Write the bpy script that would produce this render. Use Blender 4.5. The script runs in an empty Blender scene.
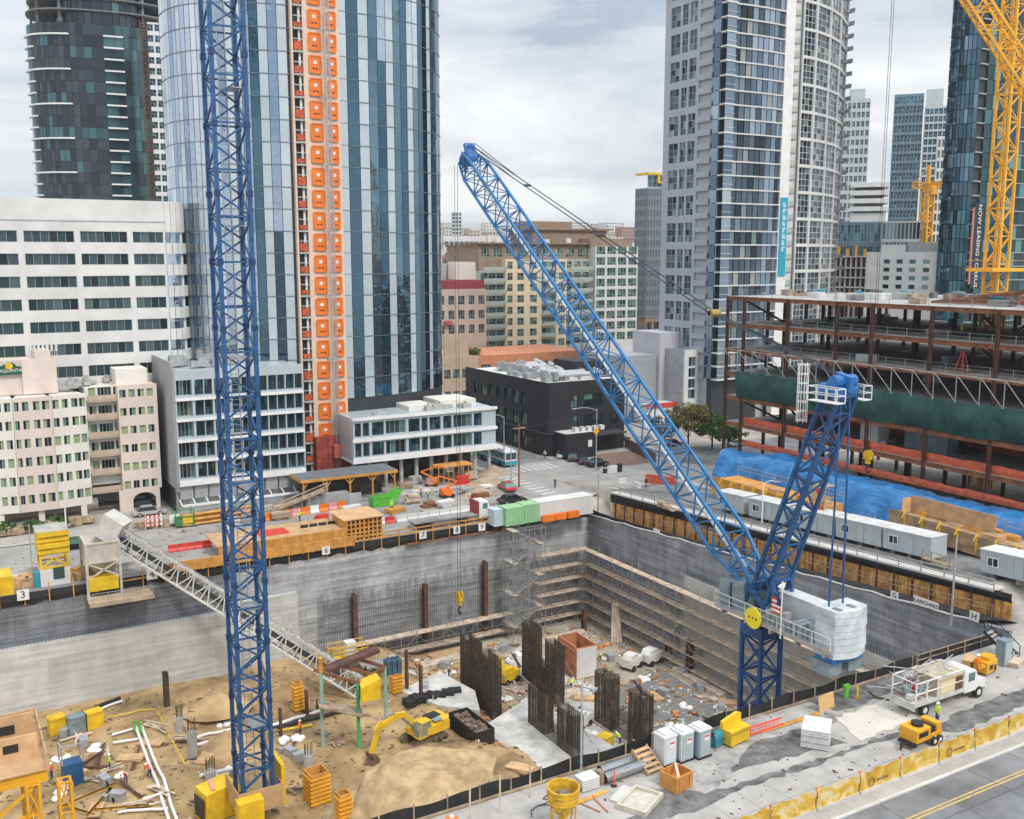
import bpy, bmesh, math, random
from mathutils import Vector, Matrix
R=random.Random(7)
SC=bpy.context.scene; COL=SC.collection
rad=math.radians
# ---------------- surveying helpers (site coordinates: +X along the near street, +Y along the side street)
FL=1003.0; TH=rad(8.7); AZ=rad(59.74); CZ=36.0
_F=Vector((math.cos(AZ)*math.cos(TH),math.sin(AZ)*math.cos(TH),-math.sin(TH)))
_R=Vector((math.sin(AZ),-math.cos(AZ),0))
_U=Vector((math.cos(AZ)*math.sin(TH),math.sin(AZ)*math.sin(TH),math.cos(TH)))
def ray(px,py): return _F+_R*((px-512)/FL)+_U*((409.5-py)/FL)
def P(px,py,z=0):
    r=ray(px,py); t=(z-CZ)/r.z; return Vector((r.x*t,r.y*t,z))
def PY(px,py,Y):
    r=ray(px,py); t=Y/r.y; return Vector((r.x*t,Y,CZ+r.z*t))
def PX(px,py,X):
    r=ray(px,py); t=X/r.x; return Vector((X,r.y*t,CZ+r.z*t))
def PD(px,py,D):
    r=ray(px,py); t=D/math.hypot(r.x,r.y); return Vector((r.x*t,r.y*t,CZ+r.z*t))
def ZAT(x,y,py):   # height above datum at plan point whose sight line has that slope
    lo,hi=-60,400
    for _ in range(40):
        m=(lo+hi)/2; v=Vector((x,y,m-CZ)); q=409.5-FL*v.dot(_U)/v.dot(_F)
        if q>py: lo=m
        else: hi=m
    return lo
CH={}
# ---------------- mesh builder
class MB:
    def __init__(s): s.v=[];s.f=[];s.m=[];s.cm=0;s.T=None;s.mk=[]
    def mark(s): s.mk.append((len(s.v),len(s.f))); return s
    def add(s,vs,fs):
        o=len(s.v)
        if s.T is not None: vs=[s.T@Vector(v) for v in vs]
        s.v+= [tuple(v) for v in vs]; s.f+=[tuple(i+o for i in f) for f in fs]; s.m+=[s.cm]*len(fs); return s
    def box(s,x0,x1,y0,y1,z0,z1):
        return s.add([(x0,y0,z0),(x1,y0,z0),(x1,y1,z0),(x0,y1,z0),(x0,y0,z1),(x1,y0,z1),(x1,y1,z1),(x0,y1,z1)],
          [(0,3,2,1),(4,5,6,7),(0,1,5,4),(1,2,6,5),(2,3,7,6),(3,0,4,7)])
    def cb(s,c,d,rz=0,rx=0,ry=0):   # centred box
        M=Matrix.Translation(Vector(c))@Matrix.Rotation(rz,4,'Z')@Matrix.Rotation(ry,4,'Y')@Matrix.Rotation(rx,4,'X')
        a,b,c2=d[0]/2,d[1]/2,d[2]/2
        vs=[M@Vector(v) for v in [(-a,-b,-c2),(a,-b,-c2),(a,b,-c2),(-a,b,-c2),(-a,-b,c2),(a,-b,c2),(a,b,c2),(-a,b,c2)]]
        return s.add(vs,[(0,3,2,1),(4,5,6,7),(0,1,5,4),(1,2,6,5),(2,3,7,6),(3,0,4,7)])
    def beam(s,p,q,w,h=None,up=(0,0,1)):
        p=Vector(p);q=Vector(q);h=h or w;d=q-p
        if d.length<1e-6: return s
        d.normalize();u=Vector(up)
        if abs(d.dot(u))>.98: u=Vector((1,0,0))
        a=d.cross(u).normalized()*(w/2);b=a.cross(d).normalized()*(h/2)
        return s.add([p-a-b,p+a-b,p+a+b,p-a+b,q-a-b,q+a-b,q+a+b,q-a+b],[(0,3,2,1),(4,5,6,7),(0,1,5,4),(1,2,6,5),(2,3,7,6),(3,0,4,7)])
    def tube(s,p,q,r,n=8,r2=None,cap=True):
        p=Vector(p);q=Vector(q);d=(q-p);r2=r if r2 is None else r2
        if d.length<1e-6: return s
        d.normalize();u=Vector((0,0,1)) if abs(d.z)<.98 else Vector((1,0,0))
        a=d.cross(u).normalized();b=a.cross(d)
        vs=[];
        for c,rr in((p,r),(q,r2)):
            for i in range(n):
                t=2*math.pi*i/n; vs.append(c+a*(math.cos(t)*rr)+b*(math.sin(t)*rr))
        fs=[(i,(i+1)%n,n+(i+1)%n,n+i) for i in range(n)]
        if cap: fs+=[tuple(range(n-1,-1,-1)),tuple(range(n,2*n))]
        return s.add(vs,fs)
    def prism(s,poly,z0,z1):
        n=len(poly); zt=z1 if isinstance(z1,(list,tuple)) else [z1]*n
        zb=z0 if isinstance(z0,(list,tuple)) else [z0]*n
        vs=[(p[0],p[1],zb[i]) for i,p in enumerate(poly)]+[(p[0],p[1],zt[i]) for i,p in enumerate(poly)]
        return s.add(vs,[tuple(range(n-1,-1,-1)),tuple(range(n,2*n))]+[(i,(i+1)%n,n+(i+1)%n,n+i) for i in range(n)])
    def yprism(s,poly,y0,y1):      # polygon in x,z extruded along y
        n=len(poly)
        vs=[(p[0],y0,p[1]) for p in poly]+[(p[0],y1,p[1]) for p in poly]
        return s.add(vs,[tuple(range(n)),tuple(range(2*n-1,n-1,-1))]+[((i+1)%n,i,n+i,n+(i+1)%n) for i in range(n)])
    def lathe(s,c,prof,n=16):
        vs=[];k=len(prof)
        for i in range(n):
            t=2*math.pi*i/n
            for r,z in prof: vs.append((c[0]+r*math.cos(t),c[1]+r*math.sin(t),c[2]+z))
        fs=[(i*k+j,((i+1)%n)*k+j,((i+1)%n)*k+j+1,i*k+j+1) for i in range(n) for j in range(k-1)]
        return s.add(vs,fs)
    def mesh(s,name,mats,smooth=False):
        me=bpy.data.meshes.new(name); me.from_pydata(s.v,[],s.f)
        ml=mats if isinstance(mats,(list,tuple)) else [mats]
        for m in ml: me.materials.append(m)
        if len(ml)>1: me.polygons.foreach_set('material_index',s.m)
        if smooth: me.polygons.foreach_set('use_smooth',[True]*len(me.polygons))
        me.update(); return me
    def build(s,name,mats,parent=None,smooth=False,label=None):
        o=bpy.data.objects.new(name,s.mesh(name,mats,smooth)); COL.objects.link(o)
        if parent is not None:
            o.parent=parent; CH.setdefault(parent.name,[]).append(o)
        if label: o['label']=label
        return o
def pieces(mb):
    k=mb.mk+[(len(mb.v),len(mb.f))]
    for (a,fa),(b,fb) in zip(k,k[1:]):
        if b>a:
            m=MB(); m.v=mb.v[a:b]; m.f=[tuple(i-a for i in f) for f in mb.f[fa:fb]]; m.m=mb.m[fa:fb]; yield m
def tag(o,label=None,cat=None,group=None,kind=None):
    if label:o['label']=label
    if cat:o['category']=cat
    if group:o['group']=group
    if kind:o['kind']=kind
    return o
def thing(name,loc,label,cat,group=None,rz=0):
    o=bpy.data.objects.new(name,None); COL.objects.link(o); o.location=loc; o.rotation_euler=(0,0,rz); o.empty_display_size=.5
    return tag(o,label,cat,group)
def dup(o,loc=None,rz=None,label=None,parent=None,group=None):
    c=o.copy(); COL.objects.link(c)
    if parent is not None: c.parent=parent; CH.setdefault(parent.name,[]).append(c)
    for ch in CH.get(o.name,[])[:]: dup(ch,parent=c)
    if loc is not None: c.location=loc
    if rz is not None: c.rotation_euler=(0,0,rz)
    if label: c['label']=label
    if group: c['group']=group
    return c
def single(name,mb,m,label,cat,group=None,smooth=False):
    return tag(mb.build(name,m,None,smooth),label,cat,group)
# ---------------- materials
MT={}
def mat(name,col,rough=.7,metal=0,var=.12,scale=.6,bump=0,bscale=20,island=0,rand=0,spec=.5,detail=6,dark=None,stretch=None,alpha=1):
    if name in MT: return MT[name]
    m=bpy.data.materials.new(name); m.use_nodes=True; N=m.node_tree.nodes; L=m.node_tree.links
    b=N['Principled BSDF']; b.inputs['Roughness'].default_value=rough; b.inputs['Metallic'].default_value=metal
    b.inputs['Specular IOR Level'].default_value=spec; b.inputs['Alpha'].default_value=alpha
    c=(*col,1); b.inputs['Base Color'].default_value=c
    g=N.new('ShaderNodeNewGeometry'); src=g.outputs['Position']
    if stretch:
        mp=N.new('ShaderNodeMapping'); mp.inputs['Scale'].default_value=stretch; L.new(src,mp.inputs[0]); src=mp.outputs[0]
    out=None
    if var:
        n=N.new('ShaderNodeTexNoise'); n.inputs['Scale'].default_value=scale; n.inputs['Detail'].default_value=detail; n.inputs['Roughness'].default_value=.65; L.new(src,n.inputs['Vector'])
        r=N.new('ShaderNodeMapRange'); r.inputs[1].default_value=.3; r.inputs[2].default_value=.7; r.inputs[3].default_value=0; r.inputs[4].default_value=1; L.new(n.outputs[0],r.inputs[0])
        mx=N.new('ShaderNodeMix'); mx.data_type='RGBA'; L.new(r.outputs[0],mx.inputs[0])
        lo=dark or tuple(x*(1-2*var) for x in col); hi=tuple(min(.95,x*(1+var)) for x in col)
        mx.inputs[6].default_value=(*lo,1); mx.inputs[7].default_value=(*hi,1); out=mx.outputs[2]
    if island or rand:
        v=N.new('ShaderNodeHueSaturation'); 
        if out: L.new(out,v.inputs['Color'])
        else: v.inputs['Color'].default_value=c
        ad=N.new('ShaderNodeMath'); ad.operation='ADD'; oi=N.new('ShaderNodeObjectInfo')
        L.new(g.outputs['Random Per Island'],ad.inputs[0]); L.new(oi.outputs['Random'],ad.inputs[1])
        fr=N.new('ShaderNodeMath'); fr.operation='FRACT'; L.new(ad.outputs[0],fr.inputs[0])
        k=island or rand
        mr=N.new('ShaderNodeMapRange'); mr.inputs[3].default_value=1-k; mr.inputs[4].default_value=1+k; L.new(fr.outputs[0],mr.inputs[0]); L.new(mr.outputs[0],v.inputs['Value']); out=v.outputs[0]
    if out: L.new(out,b.inputs['Base Color'])
    if bump:
        n2=N.new('ShaderNodeTexNoise'); n2.inputs['Scale'].default_value=bscale; n2.inputs['Detail'].default_value=4; L.new(src,n2.inputs['Vector'])
        bp=N.new('ShaderNodeBump'); bp.inputs['Strength'].default_value=bump; bp.inputs['Distance'].default_value=.1; L.new(n2.outputs[0],bp.inputs['Height']); L.new(bp.outputs[0],b.inputs['Normal'])
    MT[name]=m; return m
def glassmat(name,cols,rough=.05,metal=.6,bump=0.0):
    """window glass: tint picked per pane from a list of (pos,colour)"""
    if name in MT: return MT[name]
    m=bpy.data.materials.new(name); m.use_nodes=True; N=m.node_tree.nodes; L=m.node_tree.links
    b=N['Principled BSDF']; b.inputs['Roughness'].default_value=rough; b.inputs['Metallic'].default_value=metal
    g=N.new('ShaderNodeNewGeometry'); oi=N.new('ShaderNodeObjectInfo'); ad=N.new('ShaderNodeMath'); L.new(g.outputs['Random Per Island'],ad.inputs[0]); L.new(oi.outputs['Random'],ad.inputs[1])
    fr=N.new('ShaderNodeMath'); fr.operation='FRACT'; L.new(ad.outputs[0],fr.inputs[0])
    cr=N.new('ShaderNodeValToRGB'); cr.color_ramp.interpolation='CONSTANT'; e=cr.color_ramp.elements
    e[0].position=0; e[0].color=(*cols[0][1],1); e[1].position=cols[1][0]; e[1].color=(*cols[1][1],1)
    for p,c in cols[2:]:
        k=e.new(p); k.color=(*c,1)
    L.new(fr.outputs[0],cr.inputs[0]); L.new(cr.outputs[0],b.inputs['Base Color'])
    if bump:
        n2=N.new('ShaderNodeTexNoise'); n2.inputs['Scale'].default_value=.35; n2.inputs['Detail'].default_value=2; L.new(g.outputs['Position'],n2.inputs['Vector'])
        bp=N.new('ShaderNodeBump'); bp.inputs['Strength'].default_value=bump; bp.inputs['Distance'].default_value=.3; L.new(n2.outputs[0],bp.inputs['Height']); L.new(bp.outputs[0],b.inputs['Normal'])
    MT[name]=m; return m
G_dark=glassmat('glass_dark',[(0,(.07,.11,.14)),(.3,(.12,.19,.23)),(.55,(.05,.07,.09)),(.75,(.17,.25,.28)),(.93,(.3,.34,.32))],metal=.65)
G_teal=glassmat('glass_teal',[(0,(.05,.13,.16)),(.35,(.08,.19,.24)),(.65,(.04,.09,.12)),(.9,(.14,.32,.36))],metal=.7)
G_office=glassmat('glass_office',[(0,(.035,.07,.075)),(.35,(.06,.10,.11)),(.7,(.02,.035,.04)),(.88,(.10,.15,.15))],metal=.45,rough=.08)
def gl3(n,cs,**k): return [glassmat(n+str(i),[(0,c),(.5,tuple(x*1.07 for x in c)),(.9,tuple(x*.85 for x in c))],**k) for i,c in enumerate(cs)]
GB=gl3('silver_glass',((.48,.57,.66),(.38,.48,.60),(.58,.66,.73)),metal=.92,rough=.03,bump=.16)  # pale tints put the mirrored sky into the glass colour
GD=gl3('teal_glass',((.08,.16,.22),(.14,.24,.31),(.055,.10,.14)),metal=.85,rough=.03,bump=.16)
G_tower=GB[0]; G_towerd=GD[0]
G_green=glassmat('glass_green',[(0,(.10,.19,.17)),(.3,(.17,.29,.25)),(.6,(.05,.09,.09)),(.85,(.25,.38,.33))],metal=.45)
G_black=glassmat('glass_black',[(0,(.02,.03,.03)),(.4,(.05,.09,.09)),(.7,(.12,.26,.22)),(.9,(.3,.33,.27))],metal=.3)
G_curt=glassmat('curtained_glass',[(0,(.03,.04,.04)),(.35,(.28,.38,.16)),(.6,(.10,.22,.17)),(.78,(.36,.42,.22)),(.92,(.02,.02,.03))],metal=.05,rough=.2)
G_curt2=glassmat('curtain_pane',[(0,(.35,.45,.22)),(.35,(.02,.025,.03)),(.6,(.16,.30,.24)),(.8,(.02,.025,.03))],metal=.05,rough=.2)
white=mat('white_paint',(.78,.78,.77),.5,var=.06,scale=.4)
offwhite=mat('off_white_panel',(.68,.68,.67),.6,var=.08,scale=.25)
cream=mat('cream_stucco',(.74,.71,.65),.8,var=.06,scale=.3)
pink=mat('pinkish_stucco',(.70,.60,.53),.8,var=.06,scale=.3)
conc=mat('concrete',(.46,.46,.44),.85,var=.14,scale=.5,bump=.2)
concl=mat('concrete_light',(.58,.57,.54),.85,var=.12,scale=.35,bump=.15)
concd=mat('concrete_dark',(.24,.24,.24),.9,var=.2,scale=.6)
steelg=mat('galvanised_steel',(.5,.52,.53),.45,.6,var=.15,scale=2)
greym=mat('grey_metal',(.42,.44,.46),.5,.3,var=.1,scale=1)
alum=mat('aluminium_frame',(.55,.6,.63),.4,.5,var=.05,scale=1)
blackm=mat('black_paint',(.02,.02,.022),.5,var=.1,scale=1)
blackc=mat('black_cloth',(.018,.018,.02),.75,var=.3,scale=1.2,bump=.4,bscale=3)
blue=mat('blue_paint',(.014,.09,.25),.5,var=.4,scale=2.2,dark=(.012,.035,.085))
yellow=mat('yellow_paint',(.80,.52,.02),.45,var=.15,scale=.7)
yellowc=mat('crane_yellow',(.85,.42,.02),.45,var=.12,scale=.6)
orange=mat('orange_paint',(.82,.20,.02),.5,var=.1,scale=1)
red=mat('red_paint',(.62,.05,.03),.5,var=.1,scale=1)
green=mat('green_paint',(.12,.52,.06),.5,var=.12,scale=1)
rust=mat('rusty_steel',(.13,.055,.035),.8,var=.35,scale=1.2,dark=(.05,.03,.025))
rustl=mat('primer_steel',(.26,.10,.045),.75,var=.35,scale=.8,dark=(.10,.05,.03))
rebar=mat('rebar_steel',(.085,.06,.045),.8,var=.4,scale=2)
wood=mat('new_plywood',(.60,.38,.20),.75,var=.16,scale=.8,island=.14)
woodo=mat('orange_formwork',(.66,.32,.07),.7,var=.2,scale=.8,island=.12)
plank=mat('scaffold_plank',(.64,.52,.40),.8,var=.25,scale=1.0,island=.12)
woodg=mat('weathered_wood',(.40,.31,.22),.85,var=.3,scale=1.0,island=.15)
tyre=mat('tyre_rubber',(.025,.025,.025),.85,var=.1,scale=3)
bluegrey=mat('machinery_blue_grey',(.26,.34,.38),.5,.2,var=.2,scale=1)
teal=mat('teal_paint',(.03,.30,.38),.5,var=.1,scale=1)
SKYB=.80; SUNE=1.5; EXPO=0.38
# ---------------- world, light, camera
W=bpy.data.worlds.new('World'); SC.world=W; W.use_nodes=True; N=W.node_tree.nodes; L=W.node_tree.links
for n in list(N): N.remove(n)
SUN=Vector((.10,-.80,.95)).normalized()
el=math.asin(SUN.z); azs=math.atan2(SUN.x,SUN.y)
sky=N.new('ShaderNodeTexSky'); sky.sky_type='NISHITA'; sky.sun_disc=False; sky.sun_elevation=el; sky.sun_rotation=azs
b1=N.new('ShaderNodeBackground'); b1.inputs[1].default_value=.09; L.new(sky.outputs[0],b1.inputs[0])
tc=N.new('ShaderNodeTexCoord')
sx=N.new('ShaderNodeSeparateXYZ'); L.new(tc.outputs['Generated'],sx.inputs[0])
# cloud deck: project the direction on a flat layer
zc=N.new('ShaderNodeMath'); zc.operation='MAXIMUM'; L.new(sx.outputs[2],zc.inputs[0]); zc.inputs[1].default_value=0.0
za=N.new('ShaderNodeMath'); za.operation='ADD'; L.new(zc.outputs[0],za.inputs[0]); za.inputs[1].default_value=.16
dx=N.new('ShaderNodeMath'); dx.operation='DIVIDE'; L.new(sx.outputs[0],dx.inputs[0]); L.new(za.outputs[0],dx.inputs[1])
dy=N.new('ShaderNodeMath'); dy.operation='DIVIDE'; L.new(sx.outputs[1],dy.inputs[0]); L.new(za.outputs[0],dy.inputs[1])
cb=N.new('ShaderNodeCombineXYZ'); L.new(dx.outputs[0],cb.inputs[0]); L.new(dy.outputs[0],cb.inputs[1])
n1=N.new('ShaderNodeTexNoise'); n1.inputs['Scale'].default_value=.75; n1.inputs['Detail'].default_value=9; n1.inputs['Roughness'].default_value=.55; n1.inputs['Distortion'].default_value=.7; L.new(cb.outputs[0],n1.inputs['Vector'])
n2=N.new('ShaderNodeTexNoise'); n2.inputs['Scale'].default_value=2.6; n2.inputs['Detail'].default_value=8; n2.inputs['Roughness'].default_value=.6; L.new(tc.outputs['Generated'],n2.inputs['Vector'])
mx=N.new('ShaderNodeMix'); mx.inputs[0].default_value=.3; L.new(n1.outputs[0],mx.inputs[2]); L.new(n2.outputs[0],mx.inputs[3])
cr=N.new('ShaderNodeValToRGB'); e=cr.color_ramp.elements
e[0].position=.40; e[0].color=(.42,.49,.58,1); e[1].position=.585; e[1].color=(1,1,1,1)
k=e.new(.43); k.color=(.58,.62,.68,1); k=e.new(.49); k.color=(.74,.765,.80,1); k=e.new(.55); k.color=(.90,.905,.915,1)
L.new(mx.outputs[0],cr.inputs[0])
b2=N.new('ShaderNodeBackground'); b2.inputs[1].default_value=SKYB; L.new(cr.outputs[0],b2.inputs[0])
zr=N.new('ShaderNodeMapRange'); zr.inputs[1].default_value=.12; zr.inputs[2].default_value=.9; zr.inputs[3].default_value=SKYB; zr.inputs[4].default_value=SKYB*2.3; L.new(sx.outputs[2],zr.inputs[0]); L.new(zr.outputs[0],b2.inputs[1])
ms=N.new('ShaderNodeMixShader'); ms.inputs[0].default_value=.9; L.new(b1.outputs[0],ms.inputs[1]); L.new(b2.outputs[0],ms.inputs[2])
wo=N.new('ShaderNodeOutputWorld'); L.new(ms.outputs[0],wo.inputs[0])
sl=bpy.data.lights.new('sun','SUN'); sl.energy=SUNE; sl.angle=rad(11); sl.color=(1,.95,.88)
so=bpy.data.objects.new('sun',sl); COL.objects.link(so); so.rotation_euler=(-SUN).to_track_quat('-Z','Y').to_euler()
cam=bpy.data.cameras.new('camera'); co=bpy.data.objects.new('camera',cam); COL.objects.link(co); SC.camera=co
cam.sensor_fit='HORIZONTAL'; cam.sensor_width=36; cam.lens=36*FL/1024; cam.clip_end=20000; cam.clip_start=.5
co.location=(0,0,CZ); co.rotation_euler=(rad(90)-TH,0,AZ-rad(90))
SC.view_settings.view_transform='Standard'; SC.view_settings.look='None'; SC.view_settings.gamma=1; SC.view_settings.exposure=EXPO
SC.render.resolution_x=1024; SC.render.resolution_y=819
try:
    SC.cycles.max_bounces=6; SC.cycles.diffuse_bounces=2; SC.cycles.glossy_bounces=3; SC.cycles.caustics_reflective=False
except Exception: pass
# ---------------- ground, streets, pit
def clamp(t,a=0,b=1): return max(a,min(b,t))
def sst(a,b,t): t=clamp((t-a)/(b-a)); return t*t*(3-2*t)
def lerp(a,b,t): return a+(b-a)*t
WX,WY,NY=86.2,124.2,54.5
LX=92.0
def _ln(p,q,X=LX):
    a=PX(*p,X);b=PX(*q,X); return lambda y:a.z+(b.z-a.z)*(y-a.y)/(b.y-a.y)
deckz=_ln((640,499),(1018,595)); lagtop=_ln((640,509),(1018,604)); lagbot=_ln((640,526),(1018,622))
LYF=PX(612,490,LX).y
def gz(x,y):
    z=-2.5*clamp((y-55)/66)
    if x<=WX+.01: return z
    k=sst(56,61,y)
    if x<LX:
        t=(x-WX)/(LX-WX); zz=lerp(wallz(y),lagbot(min(y,LYF)),t)-.12
        return lerp(z,zz,k*(1-sst(LYF-2,LYF+2,y)))
    zz=deckz(min(y,LYF))-.1
    return lerp(z,zz,k*(1-sst(LYF-1,LYF+22,y)))
def wallz(y): return lerp(1.0,-3.5,clamp((y-NY)/(WY-NY)))
def hnoise(x,y,s=1.0):
    return (math.sin(x*.9*s+1.3*math.sin(y*.7*s))+math.sin(y*1.1*s+1.7*math.sin(x*.5*s+2))+.6*math.sin(2.3*s*x+1.9*s*y)+.5*math.sin(3.7*s*y-2.9*s*x))/3
MCX,MCY=40.0,80
def pz(x,y):
    z=lerp(-16.6,-19.3,sst(48,57,x))
    z+= (1-sst(50,56,x))*.28*hnoise(x,y,.6)+.09*hnoise(x*2.1,y*2.3)*(1-sst(46,54,x))
    d=math.hypot((x-MCX)/12.5,(y-MCY)/10.5)
    m=(1-sst(.5,1.05,d))*4.2
    z=max(z,z+m)
    # raked terraces on the near side of the heap
    if m>.1 and m<4.1: z+=.22*math.sin(d*40)
    z+=1.6*(1-sst(.2,1,math.hypot((x-24)/7,(y-112)/5)))
    z+=1.2*(1-sst(.2,1,math.hypot((x-19)/4,(y-98)/5)))
    return z
def grid(name,xs,ys,fn,m,off=0,skip=None,smooth=True):
    mb=MB(); idx={}
    for j,y in enumerate(ys):
        for i,x in enumerate(xs): idx[i,j]=len(mb.v); mb.v.append((x,y,fn(x,y)+off))
    for j in range(len(ys)-1):
        for i in range(len(xs)-1):
            if skip and skip((xs[i]+xs[i+1])/2,(ys[j]+ys[j+1])/2): continue
            mb.f.append((idx[i,j],idx[i+1,j],idx[i+1,j+1],idx[i,j+1])); mb.m.append(0)
    return tag(mb.build(name,m,smooth=smooth),kind='structure')
def rng(a,b,st):
    n=max(1,int(round((b-a)/st))); return [a+(b-a)*i/n for i in range(n+1)]
asph=mat('asphalt',(.21,.215,.22),.9,var=.28,scale=.22,detail=10,bump=.2,bscale=6)
asphd=mat('fresh_asphalt',(.17,.17,.168),.85,var=.35,scale=.9,bump=.3,bscale=8)
asphl=mat('worn_pavement',(.34,.335,.32),.9,var=.16,scale=.22,bump=.1)
walk=mat('sidewalk_concrete',(.42,.405,.38),.85,var=.13,scale=.4,bump=.1)
dustg=mat('dusty_ground',(.40,.37,.33),.95,var=.2,scale=.35,bump=.3,bscale=4)
sand=mat('sand',(.48,.34,.17),.95,var=.30,scale=.13,bump=1,bscale=1.6,dark=(.13,.08,.035),detail=12)
gravel=mat('gravel',(.20,.205,.20),.95,var=.25,scale=2.2,bump=.8,bscale=5,dark=(.12,.125,.12))
yx=rng(-300,-30,40)+rng(-24,WX,10)+[87.6,89,90.5,LX-.02,LX+.02]+rng(96,141,5)+rng(160,500,40)+[900,1800,4000]
yy=[-200,-60,0,30]+rng(44,NY,5)+rng(57,WY,4)+rng(126,160,2)+rng(160,400,20)+[700,1500,4000]
grid('ground',yx,yy,gz,dustg,skip=lambda x,y:-30<x<WX and NY<y<WY)
def sheet(name,x0,x1,y0,y1,m,off,st=3):
    return grid(name,rng(x0,x1,st),rng(y0,y1,st),gz,m,off)
# near street and pavement
sheet('near_street',-40,200,14,41.2,asph,.012,12)
mb=MB(); mb.box(-40,200,41.2,41.45,-.05,.11); tag(mb.build('kerb',concl),kind='structure')
sheet('near_pavement',-40,88.5,41.45,NY,walk,.10,6)
def blob(name,cx,cy,rx,ry,m,z,seed=1,n=26,ang=0):
    r=random.Random(seed); pts=[]
    for i in range(n):
        t=2*math.pi*i/n; k=.75+.4*r.random(); a,b=rx*k*math.cos(t),ry*k*math.sin(t)
        pts.append((cx+a*math.cos(ang)-b*math.sin(ang),cy+a*math.sin(ang)+b*math.cos(ang),z))
    mb=MB(); mb.add(pts,[tuple(range(n))]); return tag(mb.build(name,m),kind='structure')
# painted lines on the near street
lm=mat('yellow_road_paint',(.62,.40,.08),.7,var=.2,scale=2.5,dark=(.34,.27,.15))
lw=mat('white_road_paint',(.62,.62,.60),.7,var=.25,scale=2)
mb=MB()
for yl in (38.75,39.05): mb.add([(-40,yl-.07,.018),(200,yl-.07,.018),(200,yl+.07,.018),(-40,yl+.07,.018)],[(0,1,2,3)])
tag(mb.build('road_line',lm),kind='structure')
mb=MB()
for i in range(22):
    x=20+i*4.6; mb.add([(x,30,.017),(x+.05,30,.017),(x+.05,41.1,.017),(x,41.1,.017)],[(0,1,2,3)])
for yl in (35.2,41.0-3.2): mb.add([(-40,yl,.0175),(200,yl,.0175),(200,yl+.05,.0175),(-40,yl+.05,.0175)],[(0,1,2,3)])
tag(mb.build('road_joint',mat('tar_joint',(.05,.05,.05),.9,var=0)),kind='structure')
mb=MB()
for yl in (44.6,47.6,51): mb.add([(-40,yl,.106),(88,yl,.106),(88,yl+.04,.106),(-40,yl+.04,.106)],[(0,1,2,3)])
for i in range(30):
    x=20+i*2.5; mb.add([(x,41.5,.107),(x+.03,41.5,.107),(x+.03,47.6,.107),(x,47.6,.107)],[(0,1,2,3)])
tag(mb.build('pavement_joint',mat('joint_grey',(.22,.21,.2),.9,var=0)),kind='structure')
def strip(name,pts,m,z,jit=.22):
    rr_=random.Random(int(z*9999)); q=[]
    for a,b in zip(pts,pts[1:]+pts[:1]):
        n=max(1,int((Vector(b)-Vector(a)).length/.7))
        for i in range(n): c=Vector(a).lerp(Vector(b),i/n); q.append((c.x+rr_.uniform(-jit,jit),c.y+rr_.uniform(-jit,jit)))
    mb=MB(); mb.add([(p[0],p[1],z) for p in q],[tuple(range(len(q)))]); return tag(mb.build(name,m),kind='structure')
gy=mat('wet_grey_ground',(.36,.35,.33),.85,var=.4,scale=.5,dark=(.17,.17,.17),bump=.3,bscale=5)
px=lambda a,b,z=.11:P(a,b,z)
strip('asphalt_patch',[px(*q) for q in ((630,740),(690,745),(748,718),(815,705),(850,715),(800,745),(745,765),(700,800),(640,812),(610,790),(665,770))],gy,.114)
strip('asphalt_patch',[px(*q) for q in ((640,798),(655,789),(700,790),(722,800),(705,808),(670,818),(640,815))],asphd,.121)
strip('asphalt_patch',[px(*q) for q in ((755,742),(800,728),(845,742),(780,760),(730,772))],asphd,.122)
strip('asphalt_patch',[px(*q) for q in ((800,700),(905,668),(902,690),(840,712))],asphd,.123)
strip('asphalt_patch',[px(*q) for q in ((930,730),(960,712),(1024,688),(1040,700),(1000,715),(960,732))],asphd,.124)
strip('asphalt_patch',[px(*q) for q in ((625,818),(700,797),(760,776),(812,762),(814,766),(764,781),(705,803),(640,825))],asphd,.1255)
strip('asphalt_patch',[px(*q) for q in ((812,762),(880,737),(928,725),(928,729),(880,741),(814,766))],asphd,.1265)
strip('pavement_slab',[px(*q) for q in ((835,718),(895,697),(925,716),(860,742))],mat('fresh_concrete',(.6,.58,.52),.85,var=.06,scale=.5),.128)
# side street, crossing, back street
sheet('side_street',92.3,106,62,128,asph,.012,4)
sheet('crossing',84.5,121,130,158,asphl,.010,3)
sheet('side_street_far',86.5,100.5,158,420,asph,.012,12)
sheet('cross_street',121,420,131,155,asph,.012,8)
sheet('back_street',-40,84.5,126,146,asphl,.008,6)
sheet('pavement',-40,84.5,146,151,walk,.10,6)
sheet('pavement',101,126,158,163,walk,.10,6)
mb=MB()
for i in range(9):   # zebra crossing
    x=86.8+i*1.45; z=gz(x,150)+.016
    mb.add([(x,152,z),(x+.6,152,z),(x+.6,156.5,z),(x,156.5,z)],[(0,1,2,3)])
for i in range(10):
    y=131.5+i*2; z=gz(88,y)+.02; mb.add([(84.8,y,z),(87.6,y,z),(87.6,y+.7,z),(84.8,y+.7,z)],[(0,1,2,3)])
for x in (93.5,): mb.add([(x,165,-2.48),(x+.15,165,-2.48),(x+.15,400,-2.48),(x,400,-2.48)],[(0,1,2,3)])
tag(mb.build('road_marking',lw),kind='structure')
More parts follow.
